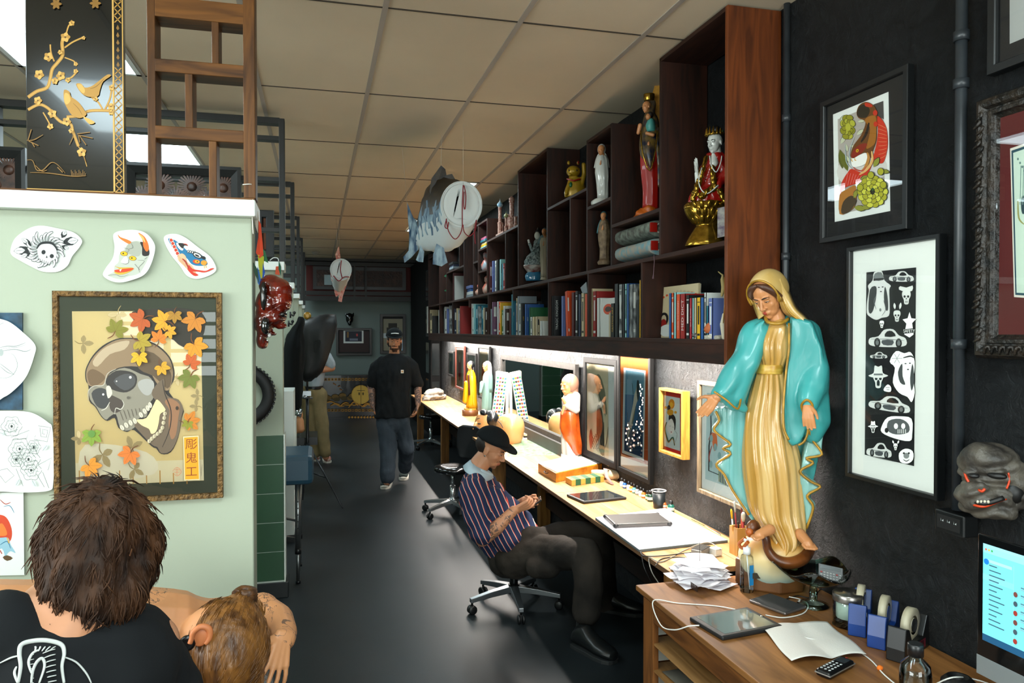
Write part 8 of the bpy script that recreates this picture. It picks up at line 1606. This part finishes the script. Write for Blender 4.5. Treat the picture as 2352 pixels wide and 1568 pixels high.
# ================================================================ FISH WINDSOCKS
def windsock(label,ring,rpx,dist,path,cols,fins,cord,strings,nlow):
    O=CAM+ray(*ring)*(dist/ray(*ring).length);F=Fr(O);t=thing('fish_windsock',label,'windsock',O);m=MB();sc=1/(FPX/dist);n=32;R=[]
    def sec(x,y,a,b,d):c=F.p(x,y,d);return[c+F.a*(a*sc*cos(j*2*pi/n))+V((0,0,1))*(b*sc*sin(j*2*pi/n))for j in range(n)]
    P=catmull([V((p[0],p[1],p[2]))for p in path],4);Q=catmull([V((p[3],p[4],0))for p in path],4)
    for i,(p,q)in enumerate(zip(P,Q)):R.append([v+(v-F.p(p.x,p.y,p.z)).normalized()*(.006*sin(j*3+i*.8)*(i>3))for j,v in enumerate(sec(p.x,p.y,q.x,q.y,p.z))])
    def mf(i,j):
        s_=sin((j+.5)*2*pi/n);return 3 if i<1 else 0 if s_>.15+.25*sin(i*1.3)else(1 if s_>-.35+.2*sin(i*2.1+j)else 2)
    m.loft(R,cap=False,mf=mf);obj('body',m,cols,t,thick=.002,fixn=False)
    x,y=ring;m=MB();r0,r1=rpx;o=R[0];cc=sum(o,V())/n;inner=[p.lerp(cc,.12)+F.w*-.004 for p in o]
    gap=[(-.10,.85),(-.02,.85),(.02,-.55),(-.38,-.5)]
    m.loft([o,inner],closed=True,cap=False);Rg=[inner,[p.lerp(cc,.5)-F.w*.03 for p in inner]];m.loft(Rg,cap=False)
    m.poly([cc+F.a*(r0*sc*(-.40))+V((0,0,r1*sc*-.6))-F.w*.02,cc+F.a*(r0*sc*-.0)+V((0,0,r1*sc*.85))-F.w*.012,cc+F.a*(r0*sc*.9)+V((0,0,r1*sc*.2))-F.w*.012,cc+F.a*(r0*sc*.6)-V((0,0,r1*sc*.7))-F.w*.012,cc+F.a*(r0*sc*-.02)-V((0,0,r1*sc*.55))-F.w*.02]);m.poly([cc+F.a*(r0*sc*(-.42))+V((0,0,r1*sc*-.5))-F.w*.018,cc+F.a*(r0*sc*-.12)+V((0,0,r1*sc*.88))-F.w*.012,cc+F.a*(r0*sc*-.75)+V((0,0,r1*sc*.5))-F.w*.012,cc+F.a*(r0*sc*-.85)+V((0,0,r1*sc*-.3))-F.w*.012])
    obj('white_mouth',m,M_wsw,t,thick=.001,fixn=False)
    m=MB();m.tube(o+[o[0]],.004,6);obj('mouth_ring',m,M_wsw,t)
    for nm,pts,ci,d in fins:m=MB();m.prism([F.p(px_,py_,d)for px_,py_ in pts],F.w*.004);obj(nm,m,cols[ci],t,fn=folds(18,6,.02))
    m=MB()
    for pts in cord:m.tube([F.p(*p)for p in pts],.0035*dist/5.1,6,cat=4)
    obj('red_cord',m,mat('red_cord','#7c1420',.7),t);m=MB()
    for a,b in strings:q=F.p(*a);q2=F.p(*b);m.tube([q,V((q2.x,q2.y,ZC))],.0012,5)
    obj('hanging_thread',m,mat('nylon_thread','#b8b0a0',.4),t)
M_wsw=mat('white_windsock_cloth','#c6ccca',.8)
kc=[mat('black_gold_scales','#0c1014',.45,hex2='#30240f',vs=30),mat('blue_scales','#123c5c',.6,hex2='#8fa8b4',vs=30,stretch=(1,1,.3)),M_wsw,M_wsw]
windsock('large black and blue fish windsock with round white mouth hanging from the ceiling',(1060,470),(46,52),5.1,[(1060,470,0,46,52),(1052,482,-.08,46,66),(1035,492,-.2,42,82),(1012,494,-.34,36,88),(992,502,-.48,28,80),(974,528,-.6,18,50),(958,542,-.7,9,30)],kc,
    [('dorsal_fin',[(986,440),(992,410),(1013,379),(1024,388),(1027,400),(1039,398),(1050,420),(1040,460),(1000,480)],0,-.3),('tail_fin',[(965,512),(948,500),(936,467),(936,500),(944,540),(938,575),(926,590),(929,604),(945,592),(960,575),(972,560)],1,-.66),('belly_fin',[(965,560),(975,578),(972,602),(962,600),(955,597),(962,580)],1,-.5),('side_fin',[(1003,560),(1018,570),(1026,602),(1014,612),(1000,607),(995,606),(998,585)],1,-.1)],
    [[(1064,425,.01),(1062,470,.02),(1062,512,.02),(1063,520,.02)],[(1066,426,.01),(1070,450,.02),(1068,480,.02),(1065,470,.02),(1066,440,.02)],[(1025,503,.02),(1030,530,.03),(1045,549,.03),(1058,535,.03),(1063,515,.03),(1066,532,.03),(1078,542,.03),(1092,528,.02),(1094,505,.02)],[(1026,502,.02),(1022,520,.03),(1028,524,.03),(1030,510,.02)],[(1094,505,.02),(1090,530,.03),(1092,560,.02)]],[((936,480,-.66),(924,440,-.66)),((1013,380,-.3),(1015,340,-.3)),((1064,425,0),(1064,380,0))],0)
rc=[mat('red_scales','#a83a24',.5,hex2='#d8a890',vs=50),mat('pale_red_scales','#c9a090',.6,hex2='#b8483a',vs=40),M_wsw,M_wsw]
windsock('small red and white fish windsock hanging farther down the aisle',(783,619),(23,24),9.4,[(783,619,0,23,24),(783,624,-.1,22,27),(780,634,-.25,19,30),(778,650,-.4,12,24),(778,665,-.5,7,18)],rc,
    [('dorsal_fin',[(773,600),(770,584),(778,565),(783,590),(782,604)],0,-.15),('tail_fin',[(770,645),(768,670),(772,682),(780,675),(776,692),(786,695),(788,680),(796,655),(800,640)],1,-.35)],[[(784,598,.01),(782,620,.02),(786,638,.02)],[(766,633,.02),(778,645,.03),(790,636,.03),(802,636,.02)]],[((779,566,-.15),(779,540,-.15)),((776,600,-.1),(772,560,-.1))],0)
c=onZ(725,578,ZC);m=MB();m.lathe((c.x,c.y,ZC-.05),[(.03,0),(.05,.01),(.065,.035),(.07,.05)],20);solo('smoke_detector',m,mat('dusty_white','#9a948a',.6),'round smoke detector on the ceiling before the back rack','smoke detector')
# ================================================================ BACK WALL
YA=14.75;FB=Fr((0,YA,0),(0,-1,0));B=lambda x,y:(FB.p(x,y).x,FB.p(x,y).z)
def bbox(name,label,cat,x0,y0,x1,y1,th,m_,y_=None,parent=None,bevel=0,group=None):
    a=B(x0,y1);b=B(x1,y0);yy=YA if y_ is None else y_;mm=MB();mm.box(a[0],yy-th,a[1],b[0],yy,b[1]);return obj(name,mm,m_,parent,bevel=bevel)if parent is not None else solo(name,mm,m_,label,cat,group,bevel=bevel)
t=thing('open_rack','wide black open rack across the back wall above head height','rack',(.9,YA,2.4))
for y0,y1 in((594,600),(604,609),(671,677),(682,690)):bbox('rail','','',690,y0,955,y1,.06,M_rack,parent=t)
for x in(694,812,838,952):bbox('post','','',x,595,x+4,690,.055,M_rack,parent=t)
bbox('painted_backboard','dull red board behind the back rack','board',703,612,954,684,.02,mat('dull_red_paint','#5a1c18',.7),y_=14.98)
t=thing('carved_panel','long dark frame with carved brown wood relief inside the back rack','panel',(.9,14.9,2.6));bbox('frame','','',719,614,934,663,.05,M_bf,parent=t,y_=14.93)
q=bbox('relief','','',727,622,926,656,.07,mat('brown_relief','#3c2014',.5,hex2='#1c0e08',vs=14,bump=1,bs=30),parent=t,y_=14.94);bbox('silver_plate','','',745,630,762,653,.09,M_glass if False else mat('grey_plate','#6a7c80',.3,.5),parent=t,y_=14.95)
FBw=Fr((0,14.98,0),(0,-1,0));t=thing('horned_mask','small black horned mask on the grey back wall','mask',FBw.p(803,745));m=MB();o=FBw.p(803,731,.03);m.ell(o,.075,.05,.11);m.tube([FBw.p(796,725,.03),FBw.p(794,718,.04)],[.03,.005],8);m.tube([FBw.p(810,725,.03),FBw.p(813,717,.04)],[.03,.005],8);m.ell(FBw.p(803,742,.04),.04,.05,.05);obj('face',m,mat('black_lacquer',None),t,remesh=.01,smooth=2)
def bpic(label,pts,fw,fm,art):return picture('framed_picture',label,'picture',Fr((0,14.95,0),(0,-1,0)),pts,fw,.03,fm,art=art,glz=False)
def ba(lst):
    def f(A_,t,d):
        A=A_(Fr((0,14.95,0),(0,-1,0)),d)
        for x0,y0,x1,y1,c in lst:A.poly([(x0,y0),(x1,y0),(x1,y1),(x0,y1)],c)
        A.build('print',t)
    return f
bpic('wide black framed picture on the back wall below the horned mask',[(772,753),(854,753),(854,816),(772,816)],.05,M_bf,ba([(779,760,848,808,'#2a1210'),(789,758,835,788,'#c8ccc8'),(793,760,831,784,'#161a2a'),(797,762,801,775,'#7a5a2a'),(818,766,822,772,'#a83a3a'),(803,777,822,782,'#6a7080')]))
bpic('tall black framed picture with a dark bird behind the walking person',[(873,721),(932,721),(932,812),(873,812)],.06,M_bf,ba([(880,732,926,812,'#8a8470'),(892,742,912,752,'#2a2620'),(888,752,916,775,'#2c2822'),(878,765,888,776,'#c0ccd0'),(922,780,927,806,'#a8c8dc')]))
# lacquer sideboard
t=thing('lacquer_sideboard','black lacquer sideboard with gold disc lock and golden landscape at the back','sideboard',onZ(840,963,0));y_=onZ(800,962,0).y;FS=Fr((0,y_,0),(0,-1,0));x0=FS.p(741,900).x;x1=FS.p(917,900).x;zt_=FS.p(800,861).z
obj('cabinet_body',MB().box(x0,y_+.002,0.04,x1,14.98,zt_),M_lac,t,bevel=.004);obj('plinth',MB().box(x0+.02,y_+.03,0,x1-.02,14.96,.04),M_lac,t);A=Art(FS,.001,step=.0006);G='#b07a24'
for yy in(871,942):
    for k in range(22):A.poly([(745+k*7.8,yy-3),(751+k*7.8,yy-3),(751+k*7.8,yy+3),(745+k*7.8,yy+3)],G if k%4 else '#8a5c1c');A.ell(748+k*7.8,yy,1.6,1.6,'#1c140a')
for k in range(14):A.ell(802+k*7,958,2.6,2.4,G)
for k in range(26):x=747+(k*37)%165;A.ell(x,905+((k*13)%10)+abs(x-829)*.06,8,5,'#4a3a14' if k%2 else '#7a5a20')
for k in range(16):x=748+k*10.5;A.line([(x,925+(k*7)%12),(x+12,922+(k*5)%12),(x+22,926+(k*3)%9)],3,'#c08428')
A.ell(829,906,22,22,'#d0a040');A.ell(829,906,20,20,'#dcb04c');A.poly([(828.5,865),(829.5,865),(829.5,945),(828.5,945)],'#1c140a');A.poly([(820,896),(838,896),(838,897),(820,897)],'#1c140a');A.ell(825,904,1.5,3.5,'#1c140a');A.ell(834,904,1.5,3.5,'#1c140a')
for l in([(765,880),(772,884)],[(776,888),(782,886)],[(780,894),(786,896)]):A.line(l,2,'#a0642c',cat=0)
A.build('gold_painting',t)
# tall dark display cabinet at the right end of the aisle
t=thing('display_cabinet','tall dark cabinet with glazed door at the far end of the bench','cabinet',(1.86,12.8,0));obj('cabinet_body',MB().box(1.78,12.0,0,1.94,14.6,2.95),mat('near_black_wood','#0b0c0d',.75,spec=.2),t,bevel=.005);m=MB();FC=Fr((0,12.0,0),(0,-1,0))
for k in range(4):z=.35+.62*k;m.box(1.80,11.992,z,1.92,12.0,z+.52)
obj('glazed_door',m,mat('dark_reflecting_glass','#141c1e',.15,coat=.5),t);m=MB();
for k in range(4):m.box(1.773,12.2,.4+.6*k,1.78,12.5,.9+.6*k)
obj('side_panes',m,_M['dark_reflecting_glass'],t)
# ================================================================ LEFT SIDE OF THE AISLE
# red demon mask in profile on the end of the first partition
F=Fr((XE+.05,2.725,0),(0,-1,0));t=thing('demon_mask','red lacquered wrinkled demon mask hung in profile on the partition end','mask',(XE+.04,2.725,1.62));m=MB()
E=lambda x,y,rx,ry,d=0,dr=.06:m.ell(F.p(x,y,d),rx*.00159,dr,ry*.00159)
for e_ in((622,655,26,24,0,.055),(636,668,33,30,0,.07),(646,690,24,26,0,.07),(615,700,26,38,0,.065),(630,728,26,22,0,.065),(606,740,20,36,0,.06),(646,748,12,8,0,.03),(636,742,14,10,0,.04),(626,766,9,5,0,.035),(600,780,11,20,0,.045),(604,792,10,9,0,.04),(612,786,5,5,0,.03)):E(*e_)
def wrk(p,n):
    return p+n*(.0016*sin((p.z-p.x*.35)*230)if 1.69<p.z<1.80 else 0)
obj('face',m,mat('red_lacquer','#7a1c08',.18,coat=.7,hex2='#3c0e06',vs=12),t,remesh=.004,smooth=3,fn=wrk)
m=MB();m.ell(F.p(606,680,.055),.012,.02,.05);m.ell(F.p(650,722,.04),.014,.04,.012);m.ell(F.p(610,748,.05),.016,.02,.03);obj('black_shading_paint',m,mat('black_lacquer',None),t);m=MB();m.ell(F.p(619,770,.03),.006,.01,.008);m.ell(F.p(619,770,-.02),.006,.01,.008);obj('tusks',m,M_porc,t)
m=MB();
for k,(a,b)in enumerate((((628,674,.055),(656,662,.03)),((630,684,.06),(664,676,.03)),((626,700,.06),(662,690,.035)),((632,708,.065),(664,700,.035)))):m.tube([F.p(*a),F.p((a[0]+b[0])/2,min(a[1],b[1])-1,(a[2]+b[2])/2+.008),F.p(*b)],.004,6,cat=4)
obj('brow_wrinkles',m,_M['red_lacquer'],t)
def flags(label,lst,y0,x0_):
    t=thing('prayer_flags',label,'flags',F.p(lst[0][0][0][0],lst[0][0][0][1]))
    for pts,c in lst:m=MB();m.prism([Fr((0,y0,0),(0,-1,0)).p(*p)for p in pts],(0,.003,0));obj('flag',m,mat('flag_'+c[1:],c,.8,var=.2,vs=20),t,fn=folds(20,9,.012))
    return t
t=flags('string of small coloured prayer flags hanging at the partition corner',[([(594,505),(599,515),(602,560),(603,585),(597,590),(591,580),(592,545)],'#c83c14'),([(602,570),(608,578),(618,606),(609,600),(603,588)],'#1c5a34'),([(595,588),(605,590),(606,612),(602,641),(598,636),(596,610)],'#a8a820'),([(604,604),(610,625),(604,645),(601,640)],'#1c4a9c'),([(592,615),(600,640),(597,658),(591,650),(589,630)],'#1f5a9c'),([(583,606),(590,620),(596,650),(592,648),(585,625)],'#2c4a34')],2.70,0)
m=MB();Ft=Fr((0,2.71,0),(0,-1,0));m.tube([Ft.p(582,440),Ft.p(588,470),Ft.p(592,505)],.0015,5);m.prism([Ft.p(*p)for p in((583,462),(589,470),(594,500),(592,535),(587,520),(584,490))],(0,.008,0));obj('knotted_tassel',m,mat('beige_cotton','#a89c8c',.9),t)
t=flags('small coloured flags on a white hook on the second partition',[([(634,612),(640,612),(641,630),(633,629)],'#c8502c'),([(640,598),(645,612),(645,632),(641,618)],'#1c5a44')],4.90,0);m=MB();Fh=Fr((0,4.9,0),(0,-1,0));m.tube([Fh.p(620,598),Fh.p(628,592),(Fh.p(638,593)),Fh.p(640,600)],.003,6,cat=3);obj('hook',m,M_white,t)
# tyre on the second partition face
Ft=Fr((0,4.87,0),(0,-1,0));m=MB();c=Ft.p(556,909);R0=.192;m.lathe(c+V((0,.07,0)),[(.115,0),(.125,.0),(.165,.002),(R0-.012,.012),(R0,.03),(R0,.05),(R0-.012,.068),(.165,.076),(.12,.076),(.115,0)],48,axis=(0,-1,0),cap=False)
for k in range(44):a=k*2*pi/44;d=V((cos(a),0,sin(a)));m.obox(c+d*(R0+.001)+V((0,.03,0)),d*.010,d.cross(V((0,1,0)))*.014,V((0,.06,0)))
solo('knobbly_tyre',m,mat('black_rubber_tyre','#141414',.6),'black knobbly tyre hung on the second partition behind the red mask','tyre')
# hooks and jackets
for k,(x,y)in enumerate(((672,722),(668,742))):Fk=Fr((0,6.95,0),(0,-1,0));m=MB();m.tube([Fk.p(x-4,y),Fk.p(x+2,y+3),Fk.p(x+4,y-3)],.008,6,cat=3);m.ell(Fk.p(x+4,y-4),.014,.014,.014);m.tube([Fk.p(x-5,y-6),Fk.p(x-5,y+8)],.008,6);solo('coat_hook',m,M_blk,'%s black coat hook on the third partition end'%('upper','lower')[k],'hook','coat hooks')
Fj=Fr((XE+.05,6.9,0));m=MB();rloft(m,Fj,[(940,672,688,.03,.05),(930,668,692,.05,.06),(880,652,696,.09,.08),(820,650,697,.10,.09),(790,653,698,.10,.09),(760,666,698,.08,.08),(738,684,698,.05,.05),(730,688,696,.02,.02)],n=30,amp=.06,k=7);t=solo('black_jacket',m,cloth('#101314','black_wool'),'black jacket hanging from the hooks beside the blue couch','jacket',fn=wr(.03,8,4))
# light stand with black cover
cs_=onZ(707,1138,0);t=thing('light_stand','black folded light box on a tripod stand in the aisle','light stand',cs_);Fs=Fr(cs_);m=MB();zt_=Fs.p(705,880).z;m.cyl(cs_+V((0,0,.12)),cs_+V((0,0,1.0)),.016);m.cyl(cs_+V((0,0,1.0)),V((cs_.x,cs_.y,zt_+.2)),.011);obj('pole',m,M_blk,t)
for q in(onZ(787,1168,0),onZ(695,1150,0),cs_+V((-.25,.45,0))):m=MB();m.cyl(cs_+V((0,0,.55)),q+V((0,0,.008)),.009,.007);m.cyl(cs_+V((0,0,.25)),(cs_+V((0,0,.55))).lerp(q,.55),.006,.006);obj('leg',m,mat('dark_grey_tube','#3a3c3e',.35,.7),t)
m=MB();m.obox(Fs.p(704,903,.02),Fs.a*.09,Fs.w*.06,V((0,0,.05)));m.ell(Fs.p(700,912,.05),.03,.02,.02);m.cyl(Fs.p(690,912,.03),Fs.p(718,914,.03),.01);obj('clamp',m,M_alu,t)
m=MB();R=lambda pts,d:[Fs.p(x,y,d)for x,y in pts];o=[(692,742),(712,733),(735,724),(752,722),(769,724),(773,744),(768,775),(761,799),(750,828),(740,853),(727,866),(714,871),(702,872),(694,868),(690,830),(690,780)];cx_,cy_=728,795
sh3=lambda k:[(cx_+(x-cx_)*k,cy_+(y-cy_)*k)for x,y in o]
m.loft([R(sh3(.2),.19),R(sh3(.5),.185),R(sh3(.75),.17),R(sh3(.95),.14),R(o,.06),R(o,-.08),R(sh3(.9),-.14)]);obj('black_cover',m,mat('black_leatherette','#0c0e0f',.55,bump=.3,bs=12),t,fn=folds(9,3,.035))
m=MB();m.lathe(Fs.p(706,725,-.1),[(.035,-.02),(.04,0),(.035,.02),(.015,.02)],16,axis=Fs.w);obj('gold_knob',m,M_gold,t)
# blue couch in the second booth
t=thing('treatment_couch','petrol blue padded couch on telescopic steel legs beyond the green tiles','couch',(-.6,5.35,0));zc1=onY(700,1046,5.14).z;m=MB();xr=onY(720,1080,5.14).x;m.box(-1.6,5.14,zc1-.20,xr,5.62,zc1);obj('cushion',m,mat('petrol_vinyl','#24475a',.38),t,bevel=.035)
for x,y in((-.13,5.19),(-.13,5.57),(-1.4,5.19),(-1.4,5.57)):
    m=MB();m.cyl((x,y,.22),(x,y,zc1-.2),.019);m.cyl((x,y,.01),(x,y,.25),.013);m.lathe((x,y,.2),[(.022,0),(.022,.04)],12,1);m.lathe((x,y,0),[(.017,0),(.017,.02)],12,1)
    for k in range(6):m.ell((x,y-.0185,.33+.045*k),.004,.002,.004,mi=1,nu=6,nv=4)
    obj('leg',m,[mat('satin_steel','#8a8e8e',.3,.9),M_blk],t)
m=MB();m.cyl((-.13,5.19,.42),(-.75,5.19,.60),.008);m.cyl((-.13,5.19,.30),(-.75,5.19,.45),.008);obj('brace',m,_M['satin_steel'],t)
t=thing('white_drawer_unit','white drawer unit behind the blue couch','drawers',(-.45,6.4,0));xr=onY(675,1000,6.2).x;obj('unit_body',MB().box(-1.2,6.2,.06,xr,6.6,onY(660,898,6.2).z),M_sill,t,bevel=.004);obj('plinth',MB().box(-1.2,6.2,0,xr+.01,6.6,.06),M_base,t)
m=MB();
for k in range(3):m.box(xr,6.23,.12+.3*k,xr+.012,6.57,.38+.3*k)
obj('drawer_front',m,M_sill,t)
# khaki person
F=Fr(onZ(738,1064,0));t=thing('person','person in white shirt and khaki trousers half hidden by the black light stand','person',F.O);bd=MB();P_,ax_=head_prims(bd,F.p(722,765,-.1),-F.a*.9+F.w*.1+V((0,0,-.4)),V((0,0,1)),.235,neck=.22)
chain(bd,F,[(722,805,-.05,.1),(720,890,0,.11)]);chain(bd,F,[(725,800,.05,.06),(752,825,.06,.05),(762,845,.05,.045),(735,850,.12,.04),(715,850,.2,.03)]);chain(bd,F,[(718,800,-.15,.06),(700,840,-.15,.045),(690,850,.0,.035)]);chain(bd,F,[(710,900,.0,.09),(720,1048,.0,.045)]);chain(bd,F,[(730,900,.0,.09),(748,1048,.05,.045)])
hand_prims(bd,F.p(715,850,.2),-F.a+V((0,0,.1)),V((0,0,-1)),.17,side=1,curl=(.4,.5,.4));obj('body',bd,M_skin,t,remesh=.009,smooth=3);m=MB();m.ell(P_(0,-.1,.12),.09,.1,.1);obj('hair',m,M_hairb,t)
m=MB();rloft(m,F,[(805,700,742,.1,.1),(815,694,752,.13,.13),(850,693,748,.13,.13),(887,696,742,.13,.13)],n=24);chain(m,F,[(742,812,.04,.075),(755,828,.06,.072),(760,836,.06,.068)]);obj('white_shirt',m,cloth('#a8b4bc','white_cotton',.1),t,remesh=.012,smooth=3,fn=wr(.012));m=MB();rloft(m,F,[(893,696,742,.135,.135),(886,696,742,.135,.135)],n=24);obj('belt',m,M_blk,t)
m=MB();chain(m,F,[(718,900,.0,.14),(720,912,0,.14)]);chain(m,F,[(708,905,.0,.11),(712,980,.02,.095),(722,1038,.0,.08)]);chain(m,F,[(730,905,.02,.11),(737,980,.05,.095),(745,1036,.05,.085)]);obj('khaki_trousers',m,cloth('#8c7c58','khaki_cotton'),t,remesh=.012,smooth=4,fn=wr(.016,9,5))
M_red2=mat('red_patterned_canvas','#a89c8c',.7,hex2='#a0281c',vs=40)
for h_,e_ in(((748,1056),(758,1069)),((722,1052),(731,1063))):a=onZ(*h_,0);b=onZ(*e_,0);m=MB();m.cyl(a+V((0,0,.05)),a+V((0,0,.16)),.045,.05,mi=2);shoe(m,a-(b-a).normalized()*.04,b,L=.29,h=.09);obj('shoe',m,[M_red2,M_sole,M_blk],t)
# far reclining client and lamp
F=Fr((-.10,8.3,0));t=thing('person','distant person lying on a couch, only shoulder and arm showing','person',(-.4,8.3,.7));bd=MB();head_prims(bd,F.p(672,958,0),-F.w*.3+F.a*.3+V((0,0,-.8)),F.a,.23);chain(bd,F,[(668,975,0,.12),(600,985,0,.14),(480,990,0,.13)]);chain(bd,F,[(668,970,.05,.08),(686,968,.1,.055),(690,985,.12,.045),(676,988,.1,.035)]);obj('body',bd,M_skin2,t,remesh=.009,smooth=3)
m=MB();m.ell(F.p(668,955,0),.1,.1,.1);obj('hair',m,mat('auburn_hair','#5a2c18',.5),t);m=MB();zz=F.p(670,1000).z;m.box(-1.8,8.1,zz-.08,0,8.6,zz);m.box(-1.6,8.2,0,-1.5,8.5,zz-.08);m.box(-.3,8.2,0,-.2,8.5,zz-.08);solo('tattoo_couch',m,_M['black_vinyl'],'distant black couch under the reclining person','couch')
m=MB();m.cyl(F.p(676,948,.1),F.p(693,950,.1),.04,.055);m.tube([F.p(690,955,.1),F.p(692,975,.12),F.p(686,1030,.1)],.004,6,cat=3);m.cyl(F.p(676,948,.1),V((F.p(676,948,.1).x-.1,8.2,1.55)),.01);solo('silver_lamp',m,M_chr,'small silver lamp head near the distant couch','lamp')
# carved panels behind the lattice and beside the lacquer panel
def carved(x0,x1,y0,label,Y=4.93):
    Fc=Fr((0,Y,0),(0,-1,0));a0=Fc.uv(x0,400)[0];a1=Fc.uv(x1,400)[0];b1=Fc.uv(300,y0)[1];t=thing('carved_panel',label,'panel',Fc.l((a0+a1)/2,2.14));b0=2.145;m=MB();fw=.06
    m.loft([loop(Fc,a0,a1,b0,b1,-.05),loop(Fc,a0,a1,b0,b1,0),loop(Fc,a0+.02,a1-.02,b0+.02,b1-.02,.004),loop(Fc,a0+fw,a1-fw,b0+fw,b1-fw,-.02),loop(Fc,a0+fw,a1-fw,b0+fw,b1-fw,-.05)],cap=False,smooth=False);obj('frame',m,M_rack,t);m=MB();cd=mat('carved_brown_wood','#5a3624',.5,hex2='#1e120c',vs=14)
    n_=6;zc=b1-.17
    for k in range(n_):
        xc=a0+fw+(a1-a0-2*fw)*(k+.5)/n_;zz=zc+(.04 if k%2 else-.05);r=.085
        for j in range(26):a=j*2*pi/26;m.ell(Fc.l(xc+cos(a)*r*.6,zz+sin(a)*r*.6,-.03),.007,.012,.007)if False else m.bar(Fc.l(xc,zz,-.028),Fc.l(xc+cos(a)*r,zz+sin(a)*r,-.034),.010,.012,up=(0,1,0))
        m.lathe(Fc.l(xc,zz,-.04),[(.03,0),(.03,.016),(.01,.022)],12,axis=(0,-1,0))
    m.prism(catmull([Fc.l(a0+fw+(a1-a0-2*fw)*u,b0+fw if v==0 else zc-.09+v,-.04)for u,v in((0,0),(1,0),(1,.10),(.8,.05),(.6,.09),(.4,.03),(.2,.10),(0,.06))],3,True),(0,-.015,0));obj('chrysanthemum_relief',m,cd,t);return t
carved(283,553,371,'dark framed carved wood panel of chrysanthemums behind the lattice');carved(-180,58,352,'dark carved wood panel left of the lacquer panel')
picture('framed_picture','dark framed orange picture on the third partition top behind the flags','picture',Fr((0,7.0,0),(0,-1,0)),[(585,482),(629,482),(629,590),(585,590)],.07,.04,M_bf,mmat=mat('orange_print','#8a4a20',.6,hex2='#5a2c14',vs=5),glz=False)
